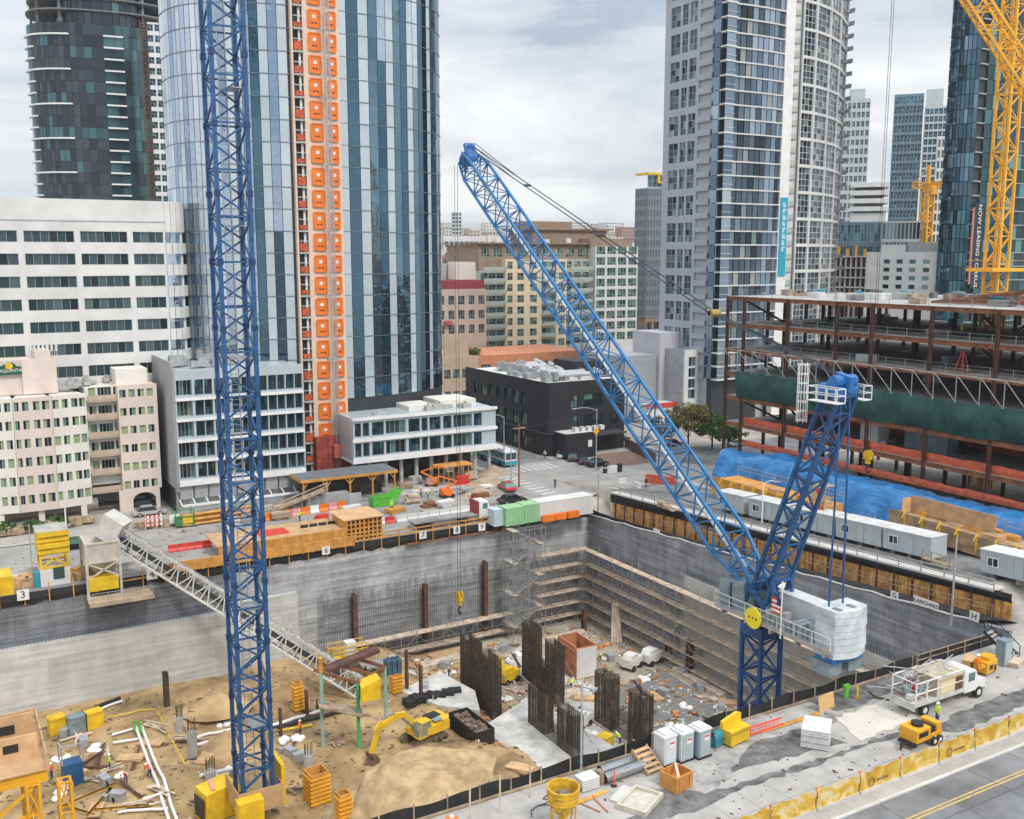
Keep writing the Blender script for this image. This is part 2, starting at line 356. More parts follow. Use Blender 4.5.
# pit floor
grid('pit_sand',rng(-30,60,.6),rng(NY,WY,.6),pz,sand)
grid('pit_floor',rng(60,WX,2),rng(NY,WY,2),pz,mat('pit_slab_dirt',(.40,.36,.29),.95,var=.22,scale=.35,bump=.4,bscale=3,dark=(.26,.22,.15)))
slabm=mat('pit_blinding_concrete',(.58,.57,.54),.85,var=.25,scale=.35,bump=.1)
def floorpatch(name,pts,m,z0=-19.2,th=.12):
    # patch on the excavation floor given by survey sight lines
    q=[P(a,b,z0) for a,b in pts]; zz=[pz(p.x,p.y) for p in q]
    mb=MB(); zm=max(zz); mb.prism([(p.x,p.y) for p in q],zm-2,zm+th); return tag(mb.build(name,m),kind='structure')
floorpatch('gravel_bed',[(612,690),(660,668),(745,722),(745,760),(640,765),(625,740)],gravel)
floorpatch('concrete_slab',[(480,745),(530,712),(640,780),(560,800)],slabm,th=.16)
floorpatch('concrete_slab',[(505,660),(525,640),(560,668),(600,690),(580,715),(540,700)],slabm,th=.14)
floorpatch('concrete_slab',[(560,730),(590,700),(690,770),(660,800)],slabm,th=.18)
floorpatch('concrete_slab',[(655,655),(700,650),(760,700),(740,712)],slabm,th=.15)
floorpatch('concrete_slab',[(400,700),(440,680),(475,700),(480,720),(440,715)],slabm,-17.5,th=.18)
# ---------------- pit walls
def wallmat(name,c1,c2,mort,bw,bh,axis,msize=.02,streak=.5):
    m=bpy.data.materials.new(name); m.use_nodes=True; N=m.node_tree.nodes; L=m.node_tree.links; b=N['Principled BSDF']; b.inputs['Roughness'].default_value=.88
    g=N.new('ShaderNodeNewGeometry'); s=N.new('ShaderNodeSeparateXYZ'); L.new(g.outputs['Position'],s.inputs[0]); c=N.new('ShaderNodeCombineXYZ')
    L.new(s.outputs[axis],c.inputs[0]); L.new(s.outputs[2],c.inputs[1])
    br=N.new('ShaderNodeTexBrick'); br.inputs['Scale'].default_value=1; br.inputs['Brick Width'].default_value=bw; br.inputs['Row Height'].default_value=bh; br.inputs['Mortar Size'].default_value=msize
    br.inputs['Color1'].default_value=(*c1,1); br.inputs['Color2'].default_value=(*c2,1); br.inputs['Mortar'].default_value=(*mort,1); br.offset=0; L.new(c.outputs[0],br.inputs['Vector'])
    mp=N.new('ShaderNodeMapping'); mp.inputs['Scale'].default_value=(.6,.6,.35); L.new(g.outputs['Position'],mp.inputs[0])
    n=N.new('ShaderNodeTexNoise'); n.inputs['Scale'].default_value=.8; n.inputs['Detail'].default_value=8; n.inputs['Roughness'].default_value=.7; L.new(mp.outputs[0],n.inputs['Vector'])
    mp2=N.new('ShaderNodeMapping'); mp2.inputs['Scale'].default_value=(.12,.12,2.2); L.new(g.outputs['Position'],mp2.inputs[0])
    n2=N.new('ShaderNodeTexNoise'); n2.inputs['Scale'].default_value=1; n2.inputs['Detail'].default_value=6; L.new(mp2.outputs[0],n2.inputs['Vector'])
    ad=N.new('ShaderNodeMath'); L.new(n.outputs[0],ad.inputs[0]); L.new(n2.outputs[0],ad.inputs[1])
    mr=N.new('ShaderNodeMapRange'); mr.inputs[1].default_value=.7; mr.inputs[2].default_value=1.3; mr.inputs[3].default_value=1-streak; mr.inputs[4].default_value=1+streak*.55; L.new(ad.outputs[0],mr.inputs[0])
    h=N.new('ShaderNodeHueSaturation'); L.new(br.outputs[0],h.inputs['Color']); L.new(mr.outputs[0],h.inputs['Value']); L.new(h.outputs[0],b.inputs['Base Color'])
    bp=N.new('ShaderNodeBump'); bp.inputs['Strength'].default_value=.5; bp.inputs['Distance'].default_value=.1; L.new(n.outputs[0],bp.inputs['Height']); L.new(bp.outputs[0],b.inputs['Normal'])
    return m
wm_back=wallmat('shotcrete_back',(.37,.38,.395),(.47,.48,.49),(.25,.26,.27),2.4,1.5,0,.018,.5)
wm_left=wallmat('shotcrete_dark',(.19,.205,.23),(.23,.245,.27),(.11,.12,.135),6.2,.62,0,.03,.6)
wm_right=wallmat('shotcrete_right',(.25,.265,.295),(.32,.335,.36),(.15,.16,.18),1.6,1.25,1,.025,.55)
wm_cast=wallmat('cast_concrete',(.50,.51,.50),(.60,.60,.585),(.33,.33,.32),9.3,2.6,0,.012,.28)
# back wall (three stretches, ragged top), with facing of formed concrete on the left
def ragged(x0,x1,zt,axis_y,st=.7,amp=.25,seed=3):
    r=random.Random(seed); pts=[]; x=x0
    while x<x1: pts.append((x,zt+r.uniform(-amp,amp*.6)));x+=st*r.uniform(.6,1.6)
    pts.append((x1,zt)); return pts
XM=P(235,568,-3.5).x
def backwall(name,x0,x1,m,label,seed):
    t=ragged(x0,x1,-3.5,WY,seed=seed); mb=MB(); poly=[(x0,-22),(x1,-22)]+t[::-1]
    mb.yprism(poly,WY,WY+.6); return single(name,mb,m,label,'retaining wall')
backwall('retaining_wall',-30,XM,wm_left,'dark grey banded shotcrete pit wall on the left below the number 3 and 4 boards',1)
backwall('retaining_wall',XM,WX,wm_back,'pale grey shotcrete pit wall with brown piles, behind the lattice crane and the hoist street',2)
mb=MB(); mb.add([(WX,NY,-22),(WX,WY,-22),(WX,WY,-3.5),(WX,NY,1.0),(WX+.5,NY,-22),(WX+.5,WY,-22),(WX+.5,WY,-3.5),(WX+.5,NY,1.0)],[(0,1,2,3),(7,6,5,4),(3,2,6,7),(0,4,5,1),(1,5,6,2),(0,3,7,4)])
single('retaining_wall',mb,wm_right,'blue grey shotcrete pit wall on the right under the orange timber lagging','retaining wall')
mb=MB(); mb.box(-30.5,-30,NY,WY,-22,-2); mb.box(-30,WX,NY-.5,NY,-22,.05); single('retaining_wall',mb,wm_back,'near and left pit walls of grey concrete below the street edge','retaining wall')
z0=PY(100,634,123.4).z; xa=PY(298,604,123.4).x; xb=PY(228,620,123.4).x
mb=MB(); mb.box(-30,xb,123.3,WY-.01,-19,z0); mb.box(xb+.05,xa,123.45,WY-.01,-19,z0+.9); single('cast_wall',mb,wm_cast,'smooth light concrete wall lift poured along the lower left of the pit','concrete wall')
# right ledge: cast footing wall along right wall
mb=MB(); a=PX(685,580,85.8)
mb.box(85.6,WX-.01,NY,a.y,-19.5,PX(790,620,85.6).z); single('cast_wall',mb,conc,'low pale concrete ledge along the foot of the blue grey right wall','concrete wall')
# rebar curtain along the back wall
r=random.Random(5)
mb=MB(); x0=PY(318,600,123.9).x; x1=PY(505,580,123.9).x
x=x0
while x<x1:
    mb.beam((x,123.9,-19.5),(x+r.uniform(-.05,.05),123.9,-8.6+r.uniform(-2.2,.3)),.05); x+=.33
for k in range(9): mb.beam((x0,123.95,-18.5+k*1.1),(x1,123.95,-18.5+k*1.1),.04)
single('rebar_curtain',mb,mat('rebar_grey',(.17,.18,.19),.7,.3,var=.3),'upright grey reinforcing bars tied in front of the back pit wall','rebar')
mb=MB(); x=-30
while x<xb: mb.beam((x,123.55,z0-.3),(x,123.55,z0+.9+r.uniform(-.3,.3)),.05); x+=.4
single('rebar_curtain',mb,mat('rebar_grey',(0,0,0)),'row of short bars standing on top of the smooth light wall lift','rebar')
mb=MB(); y=58
while y<a.y: mb.beam((85.9,y,PX(790,620,85.6).z-.3),(85.9,y,PX(790,620,85.6).z+.9+r.uniform(-.3,.2)),.05); y+=.4
single('rebar_curtain',mb,mat('rebar_grey',(0,0,0)),'row of short bars on the ledge of the right pit wall','rebar')
for (cx,ty,lab) in ((354,594,'leftmost of three brown steel piles against the back pit wall'),(425,584,'middle one of three brown steel piles against the back pit wall'),(485,561,'rightmost and tallest brown steel pile against the back pit wall')):
    p=PY(cx,ty,123.2); mb=MB(); 
    for s in (-.35,.35): mb.box(p.x-.3,p.x+.3,123.2+s-.04,123.2+s+.04,-19.5,p.z)
    mb.box(p.x-.04,p.x+.04,122.89,123.51,-19.5,p.z-.01)
    single('steel_pile',mb,rust,lab,'steel pile','steel piles against the back wall')
# ---------------- scaffolds
LV=[-8.1,-10.3,-12.35,-14.3,-16.25,-18.15]
def scaffold(x0,x1,y0,y1,levels,label,along,zb=-19.6,bay=2.4,rail=False,zb2=None):
    t=thing('scaffold',((x0+x1)/2,(y0+y1)/2,zb),label,'scaffold'); o=Vector(t.location)
    L=(y1-y0) if along=='y' else (x1-x0); n=int(L/bay)
    r=random.Random(int(x0*7+y0))
    for z in levels:
        mb=MB(); w=(x1-x0) if along=='y' else (y1-y0); k=max(3,int(w/.32))
        for i in range(k):
            s=0
            while s<L-.1:
                e=min(L,s+r.uniform(3.5,5)); u0,u1=i*w/k+.01,(i+1)*w/k-.01; dz=r.uniform(-.02,.02)
                if along=='y': mb.box(x0+u0,x0+u1,y0+s,y0+e-.03,z-.06+dz,z+dz)
                else: mb.box(x0+s,x0+e-.03,y0+u0,y0+u1,z-.06+dz,z+dz)
                s=e
        e=mb; e.v=[tuple(Vector(v)-o) for v in e.v]; e.build('deck',plank,t)
    fr=MB(); zt=max(levels)+1.0
    for i in range(n+1):
        s=min(i*bay,L)
        for side in (0,1):
            p=(x0+.05 if side==0 else x1-.05,y0+s) if along=='y' else (x0+s,y0+.05 if side==0 else y1-.05)
            fr.beam((p[0],p[1],zb),(p[0],p[1],zt if i%2==0 else max(levels)),.07)
        a=(x0,y0+s) if along=='y' else (x0+s,y0); b=(x1,y0+s) if along=='y' else (x0+s,y1)
        for z in levels: fr.beam((*a,z-.1),(*b,z-.1),.05)
        if i<n:
            p=(x0-.02,y0+s) if along=='y' else (x0+s,y0-.02); q=(x0-.02,y0+s+bay) if along=='y' else (x0+s+bay,y0-.02)
            for j in range(len(levels)):
                zl=(levels[j+1] if j+1<len(levels) else zb); zh=levels[j]-.1
                if (i+j)%2: fr.beam((*p,zl),(*q,zh),.045)
                else: fr.beam((*p,zh),(*q,zl),.045)
                fr.beam((*p,(zl+zh)/2),(*q,(zl+zh)/2),.04)
    fr.v=[tuple(Vector(v)-o) for v in fr.v]; fr.build('frame',steelg,t)
    return t
scaffold(83.7,84.9,57,121.9,LV,'tall six deck scaffold running along the right pit wall','y')
xs=PY(538,570,122).x
scaffold(xs,84.9,121.9,123.3,LV,'short six deck scaffold on the back wall beside the stair tower','x')
z1=PY(515,614,121.5).z; z2=PY(515,629,121.5).z; xl=PY(352,650,121.5).x; xr=PY(515,614,121.5).x
scaffold(xl,xr,121.5,123.1,[z1,z2],'low two deck scaffold under the brown piles of the back wall','x',zb=-18.5)
# stair tower
p=PY(508,560,121); q=PY(540,560,121); zt=PY(520,528,121).z
t=thing('stair_tower',(p.x,119.5,-19.5),'scaffold stair tower with zigzag stairs in the back of the pit','stair tower'); o=Vector(t.location)
fr=MB(); w=q.x-p.x; H=zt+19.5
for x in (0,w/2,w):
    for y in (0,1.2,3): fr.beam((x,y,0),(x,y,H),.09)
n=7
for i in range(n+1):
    z=H*i/n
    for y in (0,1.2,3): fr.beam((0,y,z),(w,y,z),.06)
    for x in (0,w): fr.beam((x,0,z),(x,3,z),.06); fr.beam((x,0,z),(x,3,min(H,z+H/n)),.04)
fr.build('frame',steelg,t)
for i in range(n):
    z=H*i/n; zz=H*(i+1)/n; s=MB(); a,b=(.5,w-.5) if i%2 else (w-.5,.5); y=.3 if i%2 else 1.5
    for dy in (0,.8): s.beam((a,y+dy,z),(b,y+dy,zz),.06,.25); s.beam((a,y+dy,z+1),(b,y+dy,zz+1),.05)
    for k in range(9): f=(k+.5)/9; s.cb((lerp(a,b,f),y+.4,lerp(z,zz,f)),(.3,.75,.04))
    s.build('stair_flight',steelg,t)
    s=MB(); s.box(b-.5,b+.5,.1,2.9,zz-.05,zz); s.build('landing',plank,t)
# ---------------- buildings
class Bld:
    def __init__(s,name,loc,label,cat='building',group=None):
        s.t=thing(name,loc,label,cat,group); s.o=Vector(loc); s.wins=[]; s.cache={}
    def part(s,name,mb,m,label=None,smooth=False,kind=None,parent=None):
        mb.v=[(v[0]-s.o.x,v[1]-s.o.y,v[2]-s.o.z) for v in mb.v]
        o=mb.build(name,m,parent or s.t,smooth,label)
        if kind:o['kind']=kind
        return o
    def parts(s,name,mb,m,**k):
        for q in pieces(mb): s.part(name,q,m,**k)
    def win(s,M,w,h,style): s.wins.append((M,round(w,2),round(h,2),style))
    def finish(s,cap=100,name='window'):
        cam_=Vector((0,0,CZ))
        s.wins.sort(key=lambda k:-(k[1]*k[2])/((k[0].translation-cam_).length**2))
        rest=MB(); rm=None
        Toff=Matrix.Translation(-s.o)
        for i,(M,w,h,st) in enumerate(s.wins):
            if i<cap:
                k=(w,h,st)
                if k not in s.cache:
                    mb=MB(); winmesh(mb,w,h,st); s.cache[k]=mb.mesh(name,WS[st][0])
                o=bpy.data.objects.new(name,s.cache[k]); COL.objects.link(o); o.parent=s.t; o.matrix_local=Toff@M; CH.setdefault(s.t.name,[]).append(o)
            else:
                if rm is None: rm=WS[st][0]
                if WS[st][0]!=rm: rm=rm
                rest.T=Toff@M; winmesh(rest,w,h,st); rest.T=None
        if rest.v:
            o=rest.build(name,rm,s.t); o['kind']='stuff'
# style: (materials, frame width, n vertical mullions, horizontal rails as fractions, frame proud, opening balcony)
WS={}
def winmesh(mb,w,h,st):
    ms,fw,nv,hr=WS[st][:4]
    mb.cm=1
    for i in range(nv+1):
        a=-w/2+w*i/(nv+1); b=-w/2+w*(i+1)/(nv+1)
        zs=[-h/2]+[-h/2+h*q for q in hr]+[h/2]
        for j in range(len(zs)-1):
            t=.02*((i*7+j*5)%3-1)
            mb.add([(a,-.03+t,zs[j]),(b,-.03-t,zs[j]),(b,-.03-t,zs[j+1]),(a,-.03+t,zs[j+1])],[(0,1,2,3)])
    mb.cm=0; f=fw
    mb.box(-w/2,w/2,-.14,-.06,h/2-f,h/2); mb.box(-w/2,w/2,-.14,-.06,-h/2,-h/2+f)
    mb.box(-w/2,-w/2+f,-.14,-.06,-h/2+f,h/2-f); mb.box(w/2-f,w/2,-.14,-.06,-h/2+f,h/2-f)
    for i in range(nv):
        a=-w/2+w*(i+1)/(nv+1); mb.box(a-f/2,a+f/2,-.13,-.065,-h/2+f,h/2-f)
    for q in hr: z=-h/2+h*q; mb.box(-w/2+f,w/2-f,-.125,-.068,z-f/2,z+f/2)
    mb.cm=0
def frame(o,u):   # local: x along wall, y into the building
    return Matrix(((u[0],-u[1],0,o[0]),(u[1],u[0],0,o[1]),(0,0,1,0),(0,0,0,1)))
def facade(B,wall,o,u,W,z0,z1,rows,cols,style,t=.3,core=True):
    M=frame(o,u); wall.T=M
    rows=sorted(rows); prev=z0
    cols=sorted(cols)
    if not rows or not cols: wall.box(0,W,-t,0,z0,z1); wall.T=None; return
    for (a,b) in rows:
        if a>prev+.01: wall.box(0,W,-t,0,prev,a)
        p=0
        for c in cols:
            ca,cb=c[0],c[1]; st=c[2] if len(c)>2 else style
            if ca>p+.01: wall.box(p,ca,-t,0,a,b)
            if st: B.win(M@Matrix.Translation(((ca+cb)/2,0,(a+b)/2)),cb-ca,b-a,st)
            p=cb
        if W>p+.01: wall.box(p,W,-t,0,a,b)
        prev=b
    if z1>prev+.01: wall.box(0,W,-t,0,prev,z1)
    wall.T=None
def band(n,z0,z1,frac=.5,off=.3):
    h=(z1-z0)/n; return [(z0+h*(i+off),z0+h*(i+off+frac)) for i in range(n)]
def even(W,n,frac=.6,m=0,st=None):
    w=(W-2*m)/n; return [(m+w*(i+.5-frac/2),m+w*(i+.5+frac/2))+((st,) if st else ()) for i in range(n)]
def U2(p,q): d=Vector((q[0]-p[0],q[1]-p[1])); L=d.length; return (d.x/L,d.y/L),L
WS['office']=([greym,G_office],.06,5,[]); WS['office4']=([greym,G_office],.06,3,[])
WS['plain']=([alum,G_dark],.07,0,[]); WS['two']=([alum,G_dark],.07,1,[]); WS['tall']=([alum,G_dark],.07,1,[.33,.66]); WS['curt']=([alum,G_curt2],.05,1,[])
WS['green']=([alum,G_green],.07,1,[.6]); WS['green3']=([offwhite,G_green],.06,2,[.35]); WS['teal']=([alum,G_teal],.05,1,[.5]); WS['tealw']=([blackm,G_teal],.06,2,[.5])
WS['black']=([blackm,G_black],.07,1,[.55]); WS['slider']=([alum,G_black],.06,3,[]); WS['lat']=([alum,G_green],.12,2,[.25,.5,.75]); WS['dark3']=([alum,G_dark],.06,2,[.4])
WS['far']=([greym,G_dark],.1,0,[])
roofm=mat('roof_membrane',(.42,.42,.41),.9,var=.15,scale=.5)
roofw=mat('white_roof',(.66,.66,.64),.85,var=.12,scale=.5)
def rooftop(B,x0,x1,y0,y1,z,n,seed,m=steelg,h=1.6,name='roof_unit'):
    r=random.Random(seed)
    for i in range(n):
        x=r.uniform(x0,x1);y=r.uniform(y0,y1);w=r.uniform(.8,2.2);d=r.uniform(.8,2);hh=h*r.uniform(.4,1)
        mb=MB(); mb.box(x-w/2,x+w/2,y-d/2,y+d/2,z,z+hh*.85); mb.box(x-w/2+.1,x+w/2-.1,y-d/2+.1,y+d/2-.1,z+hh*.85,z+hh)
        if i%2: mb.tube((x,y,z+hh),(x,y,z+hh+.4),.25,10)
        B.part(name,mb,m)
# --- white office block
OY=167; a=PY(-45,300,OY).x; b=PY(168,300,OY).x
B=Bld('office_building',((a+b)/2,OY,-2.5),'white office block with long ribbon windows and a rounded glass corner behind the cream hotel')
zy=lambda y,Y=OY,x=90:PY(x,y,Y).z
wall=MB(); wall.box(a,b,OY,OY+30,-2.5,zy(221)); zt=zy(199.5)
rows=[(zy(242.5+22.3*k),zy(231.3+22.3*k)) for k in range(8)][::-1]
cols=[]
for (p0,p1) in ((-43,21.5),(28,78),(84,130.5),(136,166)):
    cols.append((PY(p0,300,OY).x-a,PY(p1,300,OY).x-a,'office' if p1!=166 else 'office4'))
facade(B,wall,(a,OY),(1,0),b-a,-2.5,zt,rows,cols,'office',.35)
wall.box(a,b,OY+.3,OY+29,zy(221)+.01,zt+.01)
mb=MB(); mb.box(a,b,OY-.42,OY-.355,zy(221.6),zy(220.6)); B.part('cornice_groove',mb,greym)
for (r0,r1) in rows:
    for p0 in (23.3,79.7,132): x=PY(p0,300,OY).x; 
B.part('wall',wall,offwhite)
# rounded corner: white fascia rings with glass between
xc=b; rr=3.4; pts=[(xc+rr*math.sin(t),OY+rr-rr*math.cos(t)) for t in [math.pi/2*i/6 for i in range(7)]]
ring=MB(); gl=MB()
zed=[-2.5]+[z for r in rows for z in r]+[zt]
def arc(mb,z0,z1,off):
    mb.mark()
    for i in range(6):
        p,q=pts[i],pts[i+1]; u,L=U2(p,q); mb.T=frame(p,u); mb.box(0,L,-off,.3,z0,z1); mb.T=None
for i in range(0,len(zed)-1,2): arc(ring,zed[i],zed[i+1],.5 if i<len(zed)-2 else .35)
for r in rows: arc(gl,r[0],r[1],.05)
B.parts('corner_band',ring,offwhite); B.parts('corner_glass',gl,G_tower)
mb=MB(); mb.box(b+.02,b+rr-.5,OY+1.2,OY+29,-2.5,zt-1.0); B.part('corner_block',mb,offwhite)
B.finish()
# --- dark curved tower far left
D=330; c=PD(106,100,D+22)
B=Bld('glass_tower',(c.x,c.y,-2.5),'dark slate glass tower with white balcony edges and an unfinished top, far left')
import itertools
def ell(cx,cy,a,b,t,e=2.0,rot=0):
    ct,st=math.cos(t),math.sin(t); x=a*abs(ct)**(2/e)*(1 if ct>=0 else -1); y=b*abs(st)**(2/e)*(1 if st>=0 else -1)
    return (cx+x*math.cos(rot)-y*math.sin(rot),cy+x*math.sin(rot)+y*math.cos(rot))
def pxof(x,y):
    v=Vector((x,y,0)); return 512+FL*v.dot(_R)/v.dot(Vector((_F.x,_F.y,0)))*math.cos(TH)
rot=math.atan2(c.x,-c.y)*0+rad(-8); zt=ZAT(c.x,c.y,34)
path=[ell(c.x,c.y,21.5,14,2*math.pi*i/72,2.6,rot) for i in range(72)]
def curtain(path,zs,types,gap=.05,tilt=.004,closed=True,seed=1,proud=.12):
    """panels of a curtain wall, each its own face, slightly out of true; types(i,j,px)->index"""
    r=random.Random(seed); mb=MB(); n=len(path)
    for i in range(n if closed else n-1):
        p,q=path[i],path[(i+1)%n]; u,L=U2(p,q); cx,cy=(p[0]+q[0])/2,(p[1]+q[1])/2
        nrm=(u[1],-u[0])
        if nrm[0]*cx+nrm[1]*cy>0: continue
        pxx=pxof(cx,cy)
        for j in range(len(zs)-1):
            ty=types(i,j,pxx)
            if ty is None: continue
            mb.cm=ty; t1=r.uniform(-tilt,tilt)*L; t2=r.uniform(-tilt,tilt)*3
            M=frame(p,u); mb.T=M; z0,z1=zs[j]+gap,zs[j+1]-gap
            mb.add([(gap,-proud+t1,z0),(L-gap,-proud-t1,z0),(L-gap,-proud-t1+t2,z1),(gap,-proud+t1+t2,z1)],[(0,1,2,3)]); mb.T=None
    mb.cm=0; return mb
def prism_path(path,z0,z1,inset=0):
    mb=MB(); mb.prism(path,z0,z1); return mb
B.part('core',prism_path(path,-2.5,zt),mat('curtain_core',(.03,.035,.04),.6,var=0))
fh=3.35; zs=[zt-fh*k for k in range(0,34)][::-1]
slate=glassmat('glass_slate',[(0,(.045,.055,.065)),(.4,(.065,.08,.09)),(.7,(.035,.042,.05)),(.92,(.08,.17,.18))],metal=.45,rough=.12)
def ty(i,j,px): 
    k=len(zs)-2-j
    if px<52 or px>118: return 1 if k%1==0 else 0
    if k in(9,): return 1
    return 0
sl_t=glassmat('glass_slate_teal',[(0,(.06,.13,.14)),(.4,(.09,.19,.20)),(.7,(.04,.07,.08))],metal=.55,rough=.1)
B.part('curtain_wall',curtain(path,zs,ty,.08),[slate,sl_t])
edge=MB()
for k,z in enumerate(zs[1:-1][::-1]):
    edge.mark()
    for i in range(72):
        p,q=path[i],path[(i+1)%72]; px_=pxof((p[0]+q[0])/2,(p[1]+q[1])/2); lim=86 if k%3==0 else 54
        u,L=U2(p,q)
        if u[1]*p[0]-u[0]*p[1]>0: continue
        if px_<lim or 117<px_<139: edge.T=frame(p,u); edge.box(0,L,-.9,-.15,z-.22,z+.22); edge.T=None
B.parts('balcony_edge',edge,white)
top=MB()
for k in range(4):
    top.mark(); z=zt+.5+k*3.5
    if k: top.prism([ell(c.x,c.y,22-.5*k,14.5,2*math.pi*i/36,2.6,rot) for i in range(36)],z-.3,z)
    for i in range(0,36,3):
        top.mark(); p=ell(c.x,c.y,20,12.5,2*math.pi*i/36,2.6,rot); top.box(p[0]-.35,p[0]+.35,p[1]-.35,p[1]+.35,z,z+3.2)
B.parts('unfinished_floor',top,concd)
mb=curtain([ell(c.x,c.y,14,13.8,2*math.pi*i/48,2.6,rot) for i in range(48)],[zt+3.3*k for k in range(5)],lambda i,j,px:0,.08); B.part('curtain_wall',mb,[slate,sl_t])
# slim light slab and hoist at its right
mb=MB(); p=PD(150,100,D+8); q=PD(172,100,D+8); u,L=U2(p,q); zq=ZAT(p.x,p.y,22)
wall=MB(); facade(B,wall,(p.x,p.y),u,L,-2.5,zq,band(34,-2.5,zq,.62,.2),even(L,3,.8),'teal',.3); wall.T=frame((p.x,p.y),u); wall.box(0,L,0,9,-2.5,zq-.1); wall.T=None
B.part('side_slab',wall,offwhite)
mb=MB(); h0=PD(147,100,D-2)
for k in range(60):
    z=-2.5+k*(zt+2)/60
    for s in (-1,1): mb.beam((h0.x+s,h0.y,z),(h0.x-s,h0.y,z+(zt+2)/60),.25)
for s in (-1,1): mb.beam((h0.x+s,h0.y,-2.5),(h0.x+s,h0.y,zt),.3)
B.part('hoist_mast',mb,rust)
B.finish()
# --- central glass tower
cx,cy,ta,tb=61.0,176.5,24.0,16.2
B=Bld('glass_tower',(cx,cy,-2.5),'tall oval glass tower with an orange hoist bay up its front, behind the blue mast')
N_=96; path=[ell(cx,cy,ta,tb,2*math.pi*(i+.5)/N_,2.35) for i in range(N_)]
zs=[12+3.5*k for k in range(32)]; zt=zs[-1]
B.part('core',prism_path(path,-2.5,zt),MT['curtain_core'])
def tyc(i,j,px):
    if 297.5<px<344.5: return None
    z=zs[j]
    if px<298:
        if 261<px<273: return 1
        if px>287: return 2
        if z<40 and px>257: return (1,5,6)[i%3] if int(px)//9%3 else 2  # lower panels coloured darker, standing in for mirrored buildings
        if i%4==0: return 2
        return 5+(i*7)%3-5 if 0 else (0,3,4)[(i*5)%3]
    if px<350: return 2
    for s in (368.5,393,413.5,431):
        if abs(px-s)<(2.6 if s<430 else 1.6): return 2
    if z>66+((i*7)%5)*5 and 370<px<392: return (0,3,4)[i%3]  # upper panels here and below tinted pale to suggest mirrored sky
    if z>64+((i*3)%5)*6 and 404<px<421: return (3,0,4)[i%3]
    return (1,5,6)[(i*5)%3]
lightp=mat('pale_blue_panel',(.52,.60,.64),.25,.35,var=.05,scale=.2,island=.08)
B.part('curtain_wall',curtain(path,zs,tyc,.045,.004,seed=4,proud=.15),[GB[0],GD[0],lightp,GB[1],GB[2],GD[1],GD[2]])
# slim joint fins
fin=MB()
for z in zs[1:]:
    for i in range(N_):
        p,q=path[i],path[(i+1)%N_]; u,L=U2(p,q)
        if u[1]*p[0]-u[0]*p[1]>0 or 297<pxof(*p)<345: continue
        fin.T=frame(p,u); fin.box(0,L,-.24,-.1,z-.06,z+.06); fin.T=None
B.part('floor_fins',fin,mat('fin_grey',(.14,.19,.22),.4,.4,var=0))
fy=cy-tb-.35; xa,xb=PY(298.5,250,fy).x,PY(344,250,fy).x
x1=PY(309,250,fy).x
bay=MB(); bay.box(x1,xb,fy,fy+3,-2.5,zt); bay.box(xa-.15,xa+.15,fy,fy+3,-2.5,zt)
B.part('hoist_bay_wall',bay,mat('peach_board',(.74,.56,.44),.8,var=.08,scale=.5))
sl=MB()
dk=MB(); dk.box(xa+.15,x1-.01,fy+2.6,fy+3,-2.5,zt); B.part('loggia_back',dk,mat('curtain_core',(0,0,0)))
zz=[z for z in [12-3.5*k for k in range(4,0,-1)]+zs]
for z in zz: sl.mark(); sl.box(xa+.15,x1-.01,fy-.25,fy+2.59,z-.14,z+.14)
B.parts('floor_slab',sl,conc)
for k,z in enumerate(zz[:-1]):
    for (pa,pb,nm) in ((314.5,325.5,0),(332.5,340.5,1)):
        # panels follow the strip, set out at mid height
        x0_,x1_=PY(pa,250,fy).x,PY(pb,250,fy).x; mb=MB()
        z0_,z1_=z+.45,z+3.05
        mb.cm=0; mb.box(x0_,x1_,fy-.18,fy-.01,z0_,z1_)
        mb.cm=0
        for s in (0,1):
            xx=x0_ if s==0 else x1_; mb.box(xx-.1,xx+.1,fy-.28,fy-.19,z0_,z1_)
        for zzz in (z0_,z1_): mb.box(x0_+.1,x1_-.1,fy-.27,fy-.19,zzz-.1,zzz+.1)
        w=x1_-x0_; mb.cm=1; mb.box(x0_+w*.36,x0_+w*.64,fy-.215,fy-.185,z0_+1.35,z0_+1.85)
        mb.cm=2; mb.box(x0_+w*.28,x0_+w*.46,fy-.215,fy-.185,z0_+.55,z0_+.75); mb.box(x0_+w*.56,x0_+w*.74,fy-.215,fy-.185,z0_+.55,z0_+.75)
        B.part('orange_panel',mb,[orange,white,blackm])
    mb=MB(); mb.box(xa+.3,x1-.2,fy-.1,fy-.02,z+.3,z+1.0+.3*((k*7)%3)); B.part('guard_panel',mb,mat('red_mesh',(.55,.10,.04),.7,var=.3,scale=1.5))
    mb=MB(); mb.beam((xa+.2,fy-.15,z+1.9),(x1-.1,fy-.15,z+1.9),.09); mb.box(xa+1.1,xa+1.45,fy+.2,fy+.5,z+.15,z+3.3); B.part('guard_rail',mb,offwhite)
# hoist mast with ties
xm=PY(329,250,fy).x; mb=MB()
for dx in (-.33,.33):
    for dy in (-2.0,-1.35): mb.beam((xm+dx,fy+dy,-2),(xm+dx,fy+dy,zt),.09)
z=-2
while z<zt:
    for dy in (-2.0,-1.35): mb.beam((xm-.33,fy+dy,z),(xm+.33,fy+dy,z+.75),.05); mb.beam((xm-.33,fy+dy,z+.75),(xm+.33,fy+dy,z+1.5),.05)
    mb.beam((xm-.33,fy-2,z),(xm+.33,fy-2,z),.06); z+=1.5
for z in zz[::3]: mb.beam((xm,fy-1.35,z),(xm,fy,z),.12); mb.beam((xm-1,fy,z),(xm+1,fy-1.8,z),.08)
B.part('hoist_mast',mb,greym)
# crane tie platforms
B.finish()
